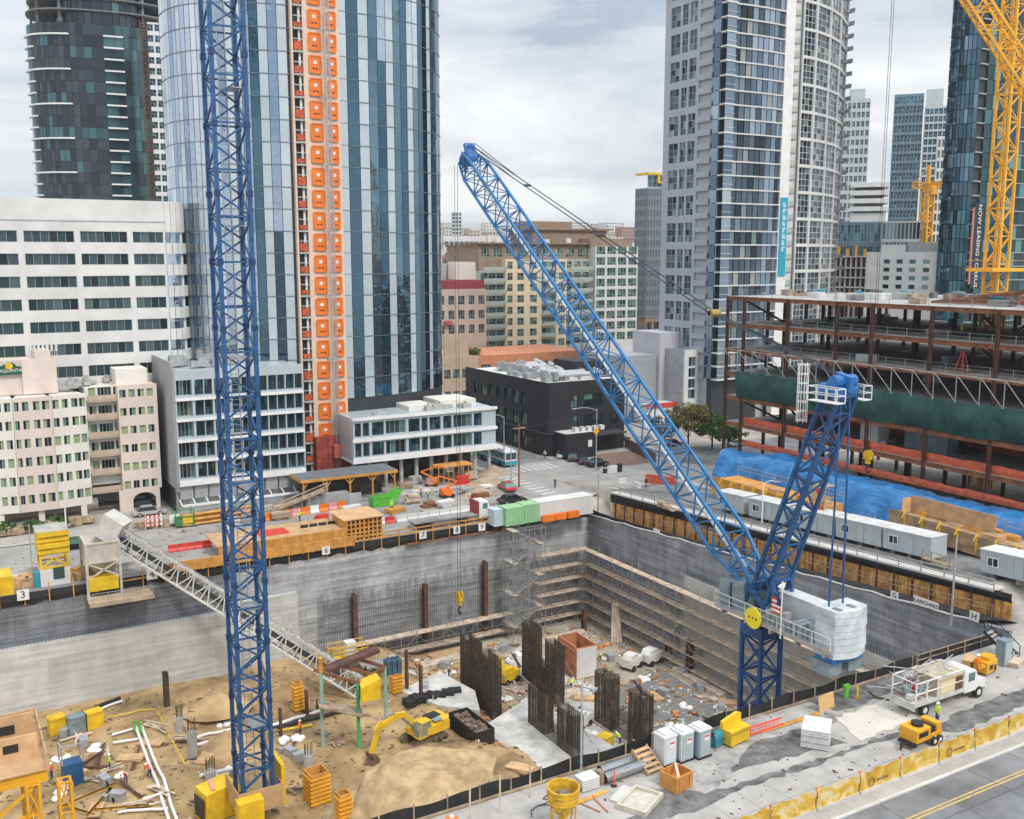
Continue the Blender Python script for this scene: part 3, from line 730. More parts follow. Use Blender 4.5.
# --- podium, left wing
PYY=152.6; X0=PY(178,480,PYY).x; X1=PY(303,450,PYY).x; yf=PX(141,360,X0).y
B=Bld('podium_building',((X0+X1)/2,PYY,-2.5),'low glass podium wing with a bare grey side wall beside the cream hotel')
py=lambda x,y:PY(x,y,PYY).z
zt=py(185,370)
mb=MB(); mb.box(X0-.25,X0,PYY,yf,-2.5,zt+1.2); mb.box(X0-.25,X0+.3,PYY-.6,PYY,1,zt+.4); B.part('party_wall',mb,mat('grey_party_wall',(.36,.365,.37),.85,var=.07,scale=.2,bump=.1))
mb=MB(); mb.box(X0-.32,X0-.26,PYY+1,yf-2,-2.4,1.2); B.part('black_skirt',mb,blackm)
wall=MB(); wall.box(X0,X1,PYY+.9,yf,-2.5,zt-.3)
rows=[(py(190,477.5-20.7*k),py(190,462-20.7*k)) for k in range(5)]
W_=X1-X0
cols=[]
n=7; w=W_/n
for i in range(n):
    if i in (0,2): cols.append((w*i+.2,w*(i+1)-.3,'slider'))
    else: cols+= [(w*i+.08,w*i+w*.5,'tealw'),(w*i+w*.54,w*(i+1)-.1,'tealw')]
facade(B,wall,(X0,PYY),(1,0),W_,py(190,483),zt,rows,cols,'tealw',.9)
B.part('wall',wall,mat('podium_panel',(.50,.57,.60),.35,.2,var=.05,scale=.3))
mb=MB()
for (a_,b_) in rows: mb.mark(); mb.box(X0,X1,PYY-1.15,PYY-.92,a_-.75,a_-.35)
mb.mark(); mb.box(X0,X1,PYY-1.2,PYY-.93,py(190,483)-.2,py(190,483)+.6); B.parts('slab_edge',mb,white)
mb=MB()
for i in range(9): mb.mark(); x=X0+i*W_/9; mb.box(x+.12,x+W_/9-.12,PYY-.55,PYY-.45,py(190,498),py(190,485))
B.parts('wall_panel',mb,greym)
mb=MB()
for i in range(10): x=X0+i*W_/10; mb.beam((x,PYY-.5,py(190,498)),(x,PYY-2.2,py(190,500)-.3),.15)
mb.box(X0,X1,PYY-2.4,PYY-2.2,py(190,500)-.45,py(190,500)-.1); B.part('canopy_frame',mb,white)
rooftop(B,X0+2,X1-3,PYY+4,yf-6,zt,14,11)
B.finish()
# --- podium, right wing
X0=PY(352,440,PYY).x; X1=PY(494,440,PYY).x; zt=PY(420,412,PYY).z; zb=PY(420,454,PYY).z
B=Bld('podium_building',((X0+X1)/2,PYY,-2.5),'low glass podium wing on open columns right of the orange bay')
py=lambda y:PY(420,y,PYY).z
wall=MB(); wall.box(X0,X1,PYY+.6,PYY+22,zb,zt-.2)
rows=[(py(450),py(437)),(py(430.5),py(417.5))]; W_=X1-X0; cols=[]; r=random.Random(2); x=.3
while x<W_-3:
    w=r.choice([1.1,2.1,3.6,1.6]); cols.append((x,x+w,'tealw' if w<3 else 'slider')); x+=w+r.choice([.3,.5,.35])
facade(B,wall,(X0,PYY),(1,0),W_,zb+.5,zt-.5,rows,cols,'tealw',.6)
facade(B,wall,(X0,PYY+22),(0,-1),22,zb+.5,zt-.5,[],[],None,.1)
B.part('wall',wall,MT['podium_panel'])
mb=MB(); 
for z in (zb,(rows[0][1]+rows[1][0])/2-.3,zt-.5): mb.mark(); mb.box(X0-.2,X1+.2,PYY-.95,PYY-.62,z,z+.5)
mb.mark(); mb.box(X0-.2,X1+.2,PYY-.95,PYY+22,zb-.35,zb-.01); B.parts('slab_edge',mb,white)
mb=MB(); n=9
for i in range(n+1): mb.mark(); x=lerp(X0+.5,X1-.6,i/n); mb.tube((x,PYY+.8,-2.5),(x,PYY+.8,zb-.36),.35,10)
B.parts('column',mb,conc)
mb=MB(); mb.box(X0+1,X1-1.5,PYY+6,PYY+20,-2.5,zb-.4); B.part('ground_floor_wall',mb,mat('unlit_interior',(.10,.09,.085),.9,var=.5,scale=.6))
mb=MB(); mb.box(X0+14,X1-6,PYY-3.5,PYY-.5,.6,.8); 
for i in range(8): x=lerp(X0+14,X1-6,i/7); mb.beam((x,PYY-3.4,-2.4),(x,PYY-3.4,.6),.12); mb.beam((x,PYY-3.5,.55),(x,PYY-.5,.55),.1,.2)
B.part('timber_canopy',mb,woodo)
mb=MB(); mb.box(X1-9,X1-2,PYY+3,PYY+10,zt-.2,zt+1.1); mb.box(X1-15,X1-10,PYY+3,PYY+9,zt-.2,zt+.6); B.part('roof_screen',mb,cream)
rooftop(B,X0+3,X1-3,PYY+2,PYY+8,zt-.2,8,5,m=conc,h=.9)
B.finish()
# --- cream hotel
HY=158
B=Bld('hotel',(PY(60,440,HY).x,HY,-2.5),'cream hotel with green curtained windows, a rooftop sign and arches over the car park','hotel')
hz=lambda y,x=60:PY(x,y,HY).z
ys=[404,422.3,440.6,459,477.3,496]
rows=sorted([(hz(y+4.6),hz(y-4.6)) for y in ys])
zt=hz(395); zb=hz(508)
wall=MB(); wp=MB()
fac=[(-75,-30,160.5,159),(-30,15,159,158),(15,54,158,158),(54,88,158,158.8)]
ci={0:[(-70,-62),(-58,-50),(-46,-38)],1:[(-26,-18),(-15,-7),(-3,3),(6,12.5)],2:[(15.5,20.5),(23.5,30),(34.5,41),(43.5,51)],3:[(54,60),(63,69),(72.5,79),(80.5,86.5)]}
for k,(pa,pb,ya,yb) in enumerate(fac):
    p=PY(pa,440,ya);q=PY(pb,440,yb);u,L=U2(p,q)
    cols=[((a_-pa-.3)/(pb-pa)*L+.1,(b_-pa+.5)/(pb-pa)*L) for a_,b_ in ci[k]]
    facade(B,wp if k==2 else wall,(p.x,p.y),u,L,zb,zt,rows,cols,'curt',.3)
    m=wall; m.T=frame((p.x,p.y),u); m.box(0,L,0,7.5,zb,zt-.2); m.T=None
B.part('pink_wall',wp,pink)
# balcony bay, recessed
p=PY(88,440,160);q=PY(121,440,160);W_=q.x-p.x; zt2=hz(388,100); zb2=hz(487,100)
br=sorted([(hz(y+4.3+2,100),hz(y-4.3,100)) for y in [393+18.4*k for k in range(6)]])
facade(B,wall,(p.x,160),(1,0),W_,zb2,zt2,[(a_,b_) for a_,b_ in br if a_>zb2],[(.4,W_*.3,'curt'),(W_*.36,W_*.78,'slider'),(W_*.84,W_-.15,'curt')],'curt',.3)
wall.box(p.x,q.x,160,166.5,zb2,zt2-.2)
bal=MB()
for a_,b_ in br:
    bal.mark(); bal.box(p.x,q.x,158.4,159.69,a_-.45,a_-.2); bal.box(p.x,q.x,158.35,158.5,a_-.19,a_+.55)
B.parts('balcony',bal,mat('tan_balcony',(.50,.40,.31),.8,var=.1,scale=.5))
# right wing
p=PY(120,440,HY);q=PY(159,440,HY);W_=q.x-p.x; zt3=hz(384,140); zb3=hz(489,140)
cols=[((a_-120)/39*W_,(b_-120)/39*W_) for a_,b_ in ((121.6,128),(130.6,137),(139.6,146.2),(148.6,155))]
wr=MB()
facade(B,wr,(p.x,HY),(1,0),W_,zb3,zt3,sorted([(hz(y+4,140),hz(y-4,140)) for y in [392.5+18.2*k for k in range(6)]]),cols,'curt',.3)
wr.box(p.x,q.x,HY,HY+8,zb3,zt3-.2); B.part('pink_wall',wr,pink)
B.part('wall',wall,cream)
# arches over the car park
mb=MB(); xs_=[PY(x,500,HY).x for x in (88,121,133,156,160)]
zc=zb3
def archbay(x0,x1,zg,z1):
    n=10; pts=[(x0,z1),(x0,zg)]; pts=[]
    for i in range(n+1):
        t=math.pi*i/n; pts.append(((x0+x1)/2-(x1-x0)/2*math.cos(t),z1-1.6+1.1*math.sin(t)))
    mb.yprism([(x1,z1),(x0,z1)]+pts,HY-.3,HY+.4)
archbay(xs_[2],xs_[3],-2.5,zc); mb.box(xs_[1]-.2,xs_[2],HY-.3,HY+.6,-2.5,zc); mb.box(xs_[3],xs_[4],HY-.3,HY+.6,-2.5,zc)
B.part('arch',mb,pink)
mb=MB(); mb.box(PY(-75,0,HY).x,PY(70,0,HY).x,HY+4,HY+8,-2.5,zb); mb.box(PY(88,0,HY).x,q.x,HY+8.1,HY+8.6,-2.5,zc); B.part('ground_floor_wall',mb,pink)
mb=MB()
for x in (-30,0,41,84): mb.mark(); xx=PY(x,500,HY).x; mb.box(xx-.4,xx+.4,HY+.3,HY+1.1,-2.5,zb)
B.parts('column',mb,cream)
# penthouses
def ph(x0,x1,yt,yb,Y,m,dy=5,name='penthouse'):
    mb=MB(); a_=PY(x0,yt,Y).x;b_=PY(x1,yt,Y).x; mb.box(a_,b_,Y,Y+dy,PY(x0,yb,Y).z,PY((x0+x1)/2,yt,Y).z); B.part(name,mb,m)
ph(-30,21,361,398,162,pink); ph(21,56,359,395,161.5,pink); ph(34,50,351,360,161.6,pink); ph(115,147,369,385,161,cream)
mb=MB(); 
for k in range(14):
    x=PY(28+k*2.2,350,162).x; z=PY(40,352,162).z; mb.beam((x,162.5,z-1),(x+.2,162.5,z+1.2+.5*(k%3)),.08)
    if k%2: mb.box(x-.15,x+.15,162.3,162.6,z,z+1.1)
B.part('antenna_cluster',mb,offwhite)
rooftop(B,PY(60,390,166).x,PY(112,390,166).x,161.5,166,zt2,8,9,m=roofm,h=1.0)
def text(body,size,loc,rot,m,name,parent=None,off=None,ext=.02,align='CENTER',sx=1):
    cu=bpy.data.curves.new(name,'FONT'); cu.body=body; cu.size=size; cu.extrude=ext; cu.align_x=align; cu.align_y='CENTER'; cu.resolution_u=2
    o=bpy.data.objects.new(name,cu); COL.objects.link(o); bpy.context.view_layer.update()
    me=bpy.data.meshes.new_from_object(o.evaluated_get(bpy.context.evaluated_depsgraph_get())); COL.objects.unlink(o); bpy.data.objects.remove(o)
    me.materials.clear(); me.materials.append(m)
    ob=bpy.data.objects.new(name,me); COL.objects.link(ob); ob.scale=(sx,1,1); ob.rotation_euler=rot
    ob.location=Vector(loc)-(off if off is not None else Vector((0,0,0)))
    if parent: ob.parent=parent; CH.setdefault(parent.name,[]).append(ob)
    return ob
c0=PY(9,370,161.6); w=PY(20,370,161.6).x-PY(-5,370,161.6).x
mb=MB(); h=w*.42; mb.yprism([(c0.x-w/2,c0.z-h/2),(c0.x+w/2,c0.z-h/2),(c0.x+w/2,c0.z+h*.3),(c0.x+w*.32,c0.z+h*.38),(c0.x+w*.18,c0.z+h*.75),(c0.x-w*.02,c0.z+h*.82),(c0.x-w*.22,c0.z+h*.55),(c0.x-w/2,c0.z+h*.3)],161.4,161.7)
sg=B.part('sign_board',mb,mat('sign_green',(.01,.09,.05),.5,var=0))
text('LAQUINTA',.68,(c0.x,161.36,c0.z-.1),(rad(90),0,0),white,'lettering',sg,B.o)
mb=MB(); mb.T=Matrix.Translation((c0.x,161.38,c0.z+h*.45))@Matrix.Rotation(rad(90),4,'X'); mb.tube((0,0,-.03),(0,0,.03),.5,16); mb.T=None; o=B.part('sun_emblem',mb,yellow,parent=sg)
B.finish()
# --- black corner building
bx,by=102.1,161.5
B=Bld('corner_building',(bx,by,-2.5),'black painted three storey corner building with a white roof full of ducts')
zt=ZAT(bx,by,383); x1=PY(623,440,by).x; y1=PX(467,400,bx).y
blk=mat('black_cladding',(.018,.018,.022),.65,var=.15,scale=.4,rand=0)
wall=MB(); wall.box(bx+.3,x1,by+.3,y1,-2.5,zt-.5)
h=(zt+2.5)/3
zz=lambda y:ZAT(bx,by,y)
r1=(zz(410),zz(397)); r2=(zz(431),zz(418)); r0=(-1.5,1.0)
L=y1-by
cols=[(L*(i+.5)/10-1.1,L*(i+.5)/10+1.1,'black') for i in range(1,8)]
facade(B,wall,(bx,y1),(0,-1),L,-2.5,zt,[(-1.6,1.4),r2,r1],cols,'black',.3)
W_=x1-bx
facade(B,wall,(bx,by),(1,0),W_,-2.5,zt,[r2,r1],[(5.2,6.9,'black'),(8.4,12.6,'black'),(14.4,16.4,'black')],'black',.3)
B.part('wall',wall,blk)
mb=MB(); mb.box(bx+.3,x1-.3,by+.3,y1-.3,zt-.5,zt-.42); B.part('roof',mb,roofw)
mb=MB(); mb.box(bx-.6,x1-9,by-.6,by+.29,1.9,2.1); mb.box(bx-.6,bx+.29,by,y1-4,1.9,2.1); B.part('string_course',mb,mat('dark_trim',(.06,.06,.065),.5,var=0))
# ducts
r=random.Random(8)
for k in range(7):
    mb=MB(); y=by+4+k*3.6; xa=bx+4+r.uniform(0,3); xb=xa+r.uniform(5,11); z=zt+.3
    mb.tube((xa,y,z+.5),(xb,y,z+.5),.42,8); mb.tube((xb,y,z+.5),(xb,y+2.6,z+.9),.42,8); mb.box(xa-1,xa,y-.7,y+.7,z-.3,z+1.2)
    for q in range(3): x=lerp(xa,xb,(q+.5)/3); mb.box(x-.1,x+.1,y-.5,y+.5,zt-.4,z+.3)
    B.part('duct',mb,mat('duct_metal',(.55,.57,.58),.35,.7,var=.15,scale=1.5))
rooftop(B,bx+2,x1-6,by+3,y1-5,zt-.42,26,4,m=steelg,h=1.9)
mb=MB(); q=PY(575,380,by+9); mb.box(q.x,x1+2,by+9,by+17,zt-.4,zt+2.6); B.part('penthouse',mb,blk)
# annex
mb=MB(); ax0=bx+1.2; ax1=PY(592,440,by-3).x; mb.box(ax0,ax1,by-4.5,by-.01,-2.5,2.4); B.part('annex',mb,blk)
mb=MB(); mb.box(ax0+.3,ax1-.3,by-4.2,by-.3,2.4,2.46); B.part('annex_roof',mb,roofw)
for k in range(5): mb=MB(); x=ax0+3+k*1.5; mb.box(x,x+.9,by-3.4,by-2.4,2.47,3.3); B.part('roof_unit',mb,offwhite)
mb=MB(); mb.box(ax1-.8,ax1+8,by-3.6,by-.01,1.3,1.6); B.part('entrance_canopy',mb,mat('dark_trim',(0,0,0)))
mb=MB(); mb.box(ax0+5.3,ax0+6.2,by-4.56,by-4.51,-.4,.9); B.part('poster',mb,white)
B.finish()
# --- tan and orange brick block behind it
Y=235; a=PY(405,360,Y).x; o_=PY(478,360,Y).x; b=PY(590,360,Y).x; z=lambda y,x=520:PY(x,y,Y).z
B=Bld('brick_building',((a+b)/2,Y,-2.5),'orange and tan brick low block behind the black corner building')
wall=MB(); facade(B,wall,(a,Y),(1,0),o_-a,-2.5,z(353),[(z(397),z(386)),(z(374),z(365))],even(o_-a,8,.7),'dark3',.3); wall.box(a,o_,Y,Y+25,-2.5,z(354)); B.part('tan_wall',wall,mat('tan_brick',(.48,.38,.28),.85,var=.1,scale=.6))
wall=MB(); facade(B,wall,(o_,Y),(1,0),b-o_,-2.5,z(353.5),[(z(392),z(380)),(z(371),z(362))],even(b-o_,8,.66),'dark3',.3); wall.box(o_,b,Y,Y+25,-2.5,z(354.5)); B.part('orange_wall',wall,mat('orange_brick',(.58,.24,.12),.85,var=.12,scale=.6))
mb=MB(); mb.box(PY(450,350,Y).x,PY(474,350,Y).x,Y+3,Y+4,z(355),z(333)); B.part('roof_screen',mb,mat('tan_brick',(0,0,0)))
mb=MB(); mb.box(PY(449,386,Y).x,PY(463,386,Y).x,Y-.5,Y-.32,z(393),z(389)); B.part('shop_sign',mb,mat('blue_sign',(.03,.10,.30),.5,var=0))
B.finish()
# --- tan block with a maroon parapet
Y=262; a=PY(436,330,Y).x; b=PY(486,330,Y).x; z=lambda y,x=465:PY(x,y,Y).z
B=Bld('apartment_building',((a+b)/2,Y,-2.5),'tan masonry block with a maroon parapet, left of the cream condominium')
wall=MB(); facade(B,wall,(a,Y),(1,0),b-a,-2.5,z(289),[(z(y+4.5),z(y-4.5)) for y in (329,314.5,300)],even(b-a,5,.6),'dark3',.3); wall.box(a,b,Y,Y+20,-2.5,z(290)); B.part('wall',wall,mat('tan_render',(.50,.42,.36),.85,var=.08,scale=.4))
mb=MB(); mb.box(PY(449,280,Y).x,b,Y+1,Y+9,z(290),z(280.5)); B.part('parapet',mb,mat('maroon',(.28,.04,.06),.7,var=0))
mb=MB(); mb.box(PY(444,280,Y).x,PY(470,280,Y).x,Y+9.5,Y+18,z(290),z(264)); B.part('tower_room',mb,mat('grey_render',(.42,.42,.43),.85,var=.05))
mb=MB(); mb.box(PY(462,280,Y).x,PY(482,280,Y).x,Y+4,Y+9,z(280),z(262)); B.part('roof_block',mb,cream)
mb=MB(); mb.prism([(PY(443,320,Y).x,Y-1.6),(PY(451,320,Y).x,Y-1.6),(PY(451,320,Y).x,Y-.31),(PY(443,320,Y).x,Y-.31)],z(323.5),[z(323),z(323),z(320),z(320)]); B.part('awning',mb,mat('maroon',(0,0,0)))
B.finish()
# --- cream condominium
Y=285; a=PY(481,300,Y).x; m1=PY(566,300,Y).x; m2=PY(592,300,Y).x; b=PY(634,300,Y).x; z=lambda y,x=540:PY(x,y,Y).z
B=Bld('condominium',((a+b)/2,Y,-2.5),'cream and glass condominium with brown penthouses and green glass balconies','apartment block')
crm=mat('cream_yellow',(.78,.66,.46),.8,var=.06,scale=.3); brn=mat('brown_stone',(.30,.22,.16),.8,var=.12,scale=.4)
rows=[(z(346.5-11.1*k),z(339.2-11.1*k)) for k in range(8)]
wall=MB(); W_=m1-a; g0=PY(505,300,Y).x-a
facade(B,wall,(a+g0,Y),(1,0),W_-g0,-2.5,z(259),rows,[((p-505)/61*(W_-g0),(q-505)/61*(W_-g0),s) for p,q,s in ((507,512,'green'),(516.5,523,'green'),(529,536,'green'),(541,555,'green3'),(558,564.5,'green3'))],'green',.3)
wall.box(a+g0,m1,Y,Y+30,-2.5,z(260)); B.part('cream_wall',wall,crm)
wall=MB(); facade(B,wall,(m1,Y+1.5),(1,0),m2-m1,-2.5,z(259),rows,even(m2-m1,3,.72),'green',.3); wall.box(m1,m2,Y+1.5,Y+30,-2.5,z(260)); 
facade(B,wall,(a,Y+.8),(1,0),g0,-2.5,z(270),rows[:-1],even(g0,3,.86),'green',.3); wall.box(a,a+g0,Y+.8,Y+28,-2.5,z(271)); B.part('glass_bay_wall',wall,mat('pale_green_panel',(.42,.47,.42),.6,var=.05))
for (r0,r1) in rows:
    for (p,q) in ((482,505),(541,555),(568,590)):
        mb=MB(); x0=PY(p,300,Y).x;x1=PY(q,300,Y).x; mb.box(x0,x1,Y-1.5,Y-.32,r0-.45,r0-.2); mb.box(x0,x1,Y-1.5,Y-1.42,r0-.19,r0+.75); B.part('balcony',mb,mat('pale_green_panel',(0,0,0)))
wall=MB(); p=(m2,Y-1.5); rows2=[(z(343-11.1*k),z(335-11.1*k)) for k in range(9)]
facade(B,wall,p,(1,0),b-m2,-2.5,z(247),rows2,even(b-m2,4,.8),'green3',.3); wall.box(m2,b,Y-1.5,Y+30,-2.5,z(248)); B.part('white_frame_wall',wall,offwhite)
ph_=MB(); q=lambda x:PY(x,250,Y).x
facade(B,ph_,(q(483),Y+3),(1,0),q(592)-q(483),z(271),z(244),[(z(257),z(248.5))],even(q(592)-q(483),9,.7),'green3',.3)
ph_.box(q(483),q(592),Y+3,Y+26,z(271),z(245)); ph_.box(q(480),q(594),Y+1.5,Y+27,z(244),z(242.5)); ph_.box(q(592),q(634),Y+1,Y+27,z(248),z(238))
ph_.box(q(545),q(620),Y+8,Y+24,z(243),z(229)); ph_.box(q(540),q(624),Y+7,Y+25,z(229),z(227)); ph_.box(q(545),q(588),Y+10,Y+22,z(227),z(220))
B.part('penthouse',ph_,brn)
rooftop(B,q(500),q(580),Y+5,Y+10,z(242.4),8,3,m=offwhite,h=2)
B.finish(90)
# --- dark grey tower with yellow crown
Y=300; a=PY(646,250,Y).x; DD=PX(635,250,a).y-Y; b=PY(676,250,Y).x; z=lambda y,x=650:PY(x,y,Y).z
B=Bld('office_tower',((a+b)/2,Y,-2.5),'slim dark grey tower with a yellow roof edge and brick base','tower')
wall=MB(); gt=mat('dark_grey_metal_panel',(.21,.23,.26),.5,.2,var=.08,scale=.4)
facade(B,wall,(a,Y+DD),(0,-1),DD,z(318),z(188),band(13,z(318),z(188),.62,.2),even(DD,5,.42),'two',.35)
facade(B,wall,(a,Y),(1,0),b-a,z(318),z(188),band(13,z(318),z(188),.62,.2),even(b-a,11,.42),'two',.35)
wall.box(a,b,Y,Y+DD,z(318),z(188.5)); B.part('wall',wall,gt)
wall=MB(); facade(B,wall,(a,Y),(1,0),b-a,-2.5,z(318.3),[(z(336),z(322))],even(b-a,4,.7),'dark3',.3); wall.box(a,b,Y,Y+DD,-2.5,z(318.5)); B.part('brick_base',wall,brn)
wall=MB(); facade(B,wall,(a,Y),(1,0),b-a,z(187.8),z(175),[(z(187),z(175.8))],even(b-a,7,.9),'teal',.3); B.part('glass_crown',wall,alum)
mb=MB(); mb.box(a-.5,b,Y-1.2,Y+1,z(174.8),z(172.5)); mb.box(a-.5,a+1,Y+1.01,Y+DD,z(174.8),z(172.5)); mb.box(a+4,a+5,Y-1.1,Y-.4,z(181),z(175)); mb.box(a+4,b,Y-1.1,Y-.4,z(183),z(181.1)); B.part('yellow_roof_edge',mb,yellow)
B.finish(60)
# --- tall residential tower
G_res=glassmat('glass_residential',[(0,(.22,.29,.37)),(.3,(.30,.38,.47)),(.6,(.14,.20,.27)),(.85,(.42,.50,.56))],metal=.8,rough=.05,bump=.05)
G_resd=glassmat('glass_residential_dark',[(0,(.07,.10,.13)),(.35,(.12,.16,.20)),(.6,(.03,.04,.05)),(.78,(.20,.28,.30)),(.92,(.35,.36,.34))],metal=.5,rough=.06)
nx,ny=PD(716,250,233).x,PD(716,250,233).y
WS['lat']=([offwhite,G_resd],.10,2,[.25,.5,.75]); WS['tall']=([alum,G_resd],.07,1,[.33,.66])
B=Bld('residential_tower',(nx+10,ny,-2.5),'tall grey and glass apartment tower with a white lattice side, behind the luffing jib','tower')
ztt=128
Ay=PX(663,200,nx).y; L=Ay-ny
gc=mat('tower_grey_panel',(.40,.435,.48),.7,var=.06,scale=.3)
def yl(px_): return Ay-PX(px_,200,nx).y
wall=MB(); fh=3.05; n2=int((ztt-8)/ (2*fh)); rws=[(8+2*fh*k+.7,8+2*fh*k+2*fh-.9) for k in range(n2)]
facade(B,wall,(nx,Ay),(0,-1),yl(697),-2.5,ztt,rws,[(yl(p),yl(q),s) for p,q,s in ((668.5,677.5,'tall'),(679.5,685,'tall'),(687,694,'tall'))],'tall',.35)
wall.box(nx,nx+30,ny+2,Ay,-2.5,ztt-.3)
B.part('grey_wall',wall,gc)
g=MB(); zs=[8+fh*k for k in range(int((ztt-8)/fh)+1)]
g=curtain([(nx,PX(709,200,nx).y),(nx,ny+.3),(nx+.1,ny)],zs,lambda i,j,px:0,.08,.01,False)
B.part('corner_glazing',g,[G_res])
mb=MB(); mb.box(nx+.2,nx+14,ny+.3,ny+8,-2.5,ztt-.5); mb.box(nx+1.4,nx+3,PX(709,200,nx).y,PX(697,200,nx).y-.01,-2.5,ztt-.6); B.part('core',mb,MT['curtain_core'])
for z in zs:   # balconies on the left face
    mb=MB(); y0,y1=PX(709.5,200,nx).y,PX(697,200,nx).y
    mb.box(nx-.5,nx+1.39,y0+.05,y1-.05,z-.15,z+.1); mb.box(nx-.5,nx-.42,y0+.05,y1-.05,z+.12,z+1.15); B.part('balcony',mb,gc)
x1=PY(776,200,ny).x; xs1=PY(785,200,ny).x; xl=PY(793,200,ny).x
gl=MB(); gl=curtain([(nx,ny),(PY(727,200,ny).x,ny)],zs,lambda i,j,px:0,.1,.01,False,seed=5,proud=1.4); B.part('bay_glazing',gl,[G_res])
wide=PY(727,200,ny).x
pts=[(lerp(wide,x1,i/9),ny+.4*((i/9)-.5)**2*4-1.0) for i in range(10)]
rr2=random.Random(3)
def tyr(i,j,px):
    if i>=6: return 0 if rr2.random()<.8 else 1
    if i>=3 and zs[j]>60: return 0 if rr2.random()<.7 else 1
    return 1
B.part('window_wall',curtain(pts,zs,tyr,.12,.012,False,seed=6,proud=.1),[G_res,G_resd])
for z in zs:
    mb=MB(); mb.box(nx-.2,wide,ny-1.7,ny+.28,z-.16,z+.16)
    for i in range(9): u,LL=U2(pts[i],pts[i+1]); mb.T=frame(pts[i],u); mb.box(0,LL,-.5,.0,z-.14,z+.14); mb.T=None
    mb.beam((nx-.1,ny-1.65,z+1.1),(wide,ny-1.65,z+1.1),.08)
    B.part('floor_edge',mb,offwhite)
mb=MB(); mb.box(x1,xs1,ny-1.1,ny+8,-2.5,ztt); o=B.part('white_pier',mb,white)
mb=MB(); z_0,z_1=ZAT(xs1,ny,276),ZAT(xs1,ny,198); mb.box(x1+.3,xs1-.3,ny-1.3,ny-1.11,z_0,z_1); bn=B.part('teal_banner',mb,mat('banner_teal',(.02,.33,.48),.6,var=0))
for k in range(16): mb=MB(); zz_=lerp(z_1-1.2,z_0+6,k/15); mb.box(x1+1.0,x1+1.6+.25*(k%3),ny-1.34,ny-1.305,zz_-.3,zz_+.3*(k%2)+.12); B.part('faded_letter',mb,mat('pale_print',(.45,.62,.68),.7,var=0),parent=bn)
mb=MB(); mb.box(xs1+.01,xl,ny+2.6,ny+9,-2.5,ztt); B.part('core',mb,MT['curtain_core'])
for z in zs:
    mb=MB(); mb.box(xs1+.01,xl-.01,ny-.4,ny+2.59,z-.14,z+.1); mb.box(xs1+.05,xl-.05,ny-.4,ny-.33,z+.11,z+1.1); B.part('balcony',mb,mat('pale_green_panel',(0,0,0)))
# lattice side, curving back
lp=[(xl,ny-.8),(PY(808,200,ny).x,ny-.2),(PY(822,200,ny+2.0).x,ny+2.0),(PY(832,200,ny+5.5).x,ny+5.5),(PY(838.5,200,ny+12).x,ny+12)]
wall=MB(); wall.prism([(lp[0][0]+.05,lp[0][1]+.5)]+[(p[0]-.35,p[1]+.35) for p in lp[1:]]+[(nx+20,lp[-1][1]),(nx+20,ny+.5)],-2.5,ztt-.3)
mods=[(8+2*fh*k+.3,8+2*fh*k+2*fh-.3) for k in range(n2)]
for i in range(4):
    u,LL=U2(lp[i],lp[i+1]); facade(B,wall,lp[i],u,LL,-2.5,ztt,mods,[(.35,LL-.3)] if LL<6 else [(.35,LL-.3)],'lat',.4)
B.part('lattice_wall',wall,offwhite)
for z in zs: mb=MB(); p=lp[-1]; mb.box(p[0]-.4,p[0]+.5,p[1]-2,p[1]+1,z-.1,z+.1); mb.box(p[0]+.42,p[0]+.5,p[1]-2,p[1]+1,z+.1,z+1.0); B.part('balcony',mb,gc)
B.finish()
text('LIVE ABOVE',2.6,(x1+(xs1-x1)/2,ny-1.34,(z_0+z_1)/2),(rad(90),rad(90),0),white,'lettering',bn,B.o) if False else None
# --- grey and white four storey block
c=P(682,423,-2.5); gx,gy_=c.x,c.y
B=Bld('apartment_building',(gx,gy_,-2.5),'four storey grey and white block with a tall plain lift shaft, below the grey tower')
zt=ZAT(gx,gy_,350); yA=PX(659,400,gx).y; xB=PY(752,400,gy_).x
wall=MB(); wall.box(gx,xB,gy_,yA,-2.5,zt-.3)
for (z0,z1) in (( -2.5,zt),): wall.box(gx-.3,gx,gy_-.3,yA,z0,z1)
B.part('grey_side_wall',wall,greym)
wall=MB(); W_=xB-gx; cols=[((p-682)/70*W_,(q-682)/70*W_,s) for p,q,s in ((686,693,'two'),(699,706,'two'),(712,726,'dark3'),(731,741,'dark3'))]
facade(B,wall,(gx,gy_),(1,0),W_,-2.5,zt,[(ZAT(gx,gy_,y+4.6),ZAT(gx,gy_,y-4.6)) for y in (394.5,384,373,362)]+[(-2.4,ZAT(gx,gy_,408))],cols,'two',.35); B.part('white_front_wall',wall,offwhite)
mb=MB(); s0=PX(660,340,gx-2).y; s1=PX(628,340,gx-2).y; mb.box(gx-2,gx+6,s0,s1-2,-2.5,ZAT(gx-2,s0,333)); B.part('lift_shaft',mb,mat('lilac_grey',(.50,.50,.55),.8,var=.04))
mb=MB(); mb.box(gx-12,gx-2.01,s0+1,s1+5,-2.5,ZAT(gx-10,s1,352)); B.part('rear_wing',mb,greym)
mb=MB(); mb.box(gx-9,gx-.31,gy_+2,yA-2,-2.5,2.2); B.part('low_annex',mb,offwhite); mb=MB(); mb.box(gx-9.1,gx-.32,gy_+1.8,gy_+1.99,1.2,2.3); B.part('red_fascia',mb,red)
rooftop(B,gx+3,xB-3,gy_+4,yA-3,zt-.3,12,6,m=woodg,h=1.8)
B.finish()
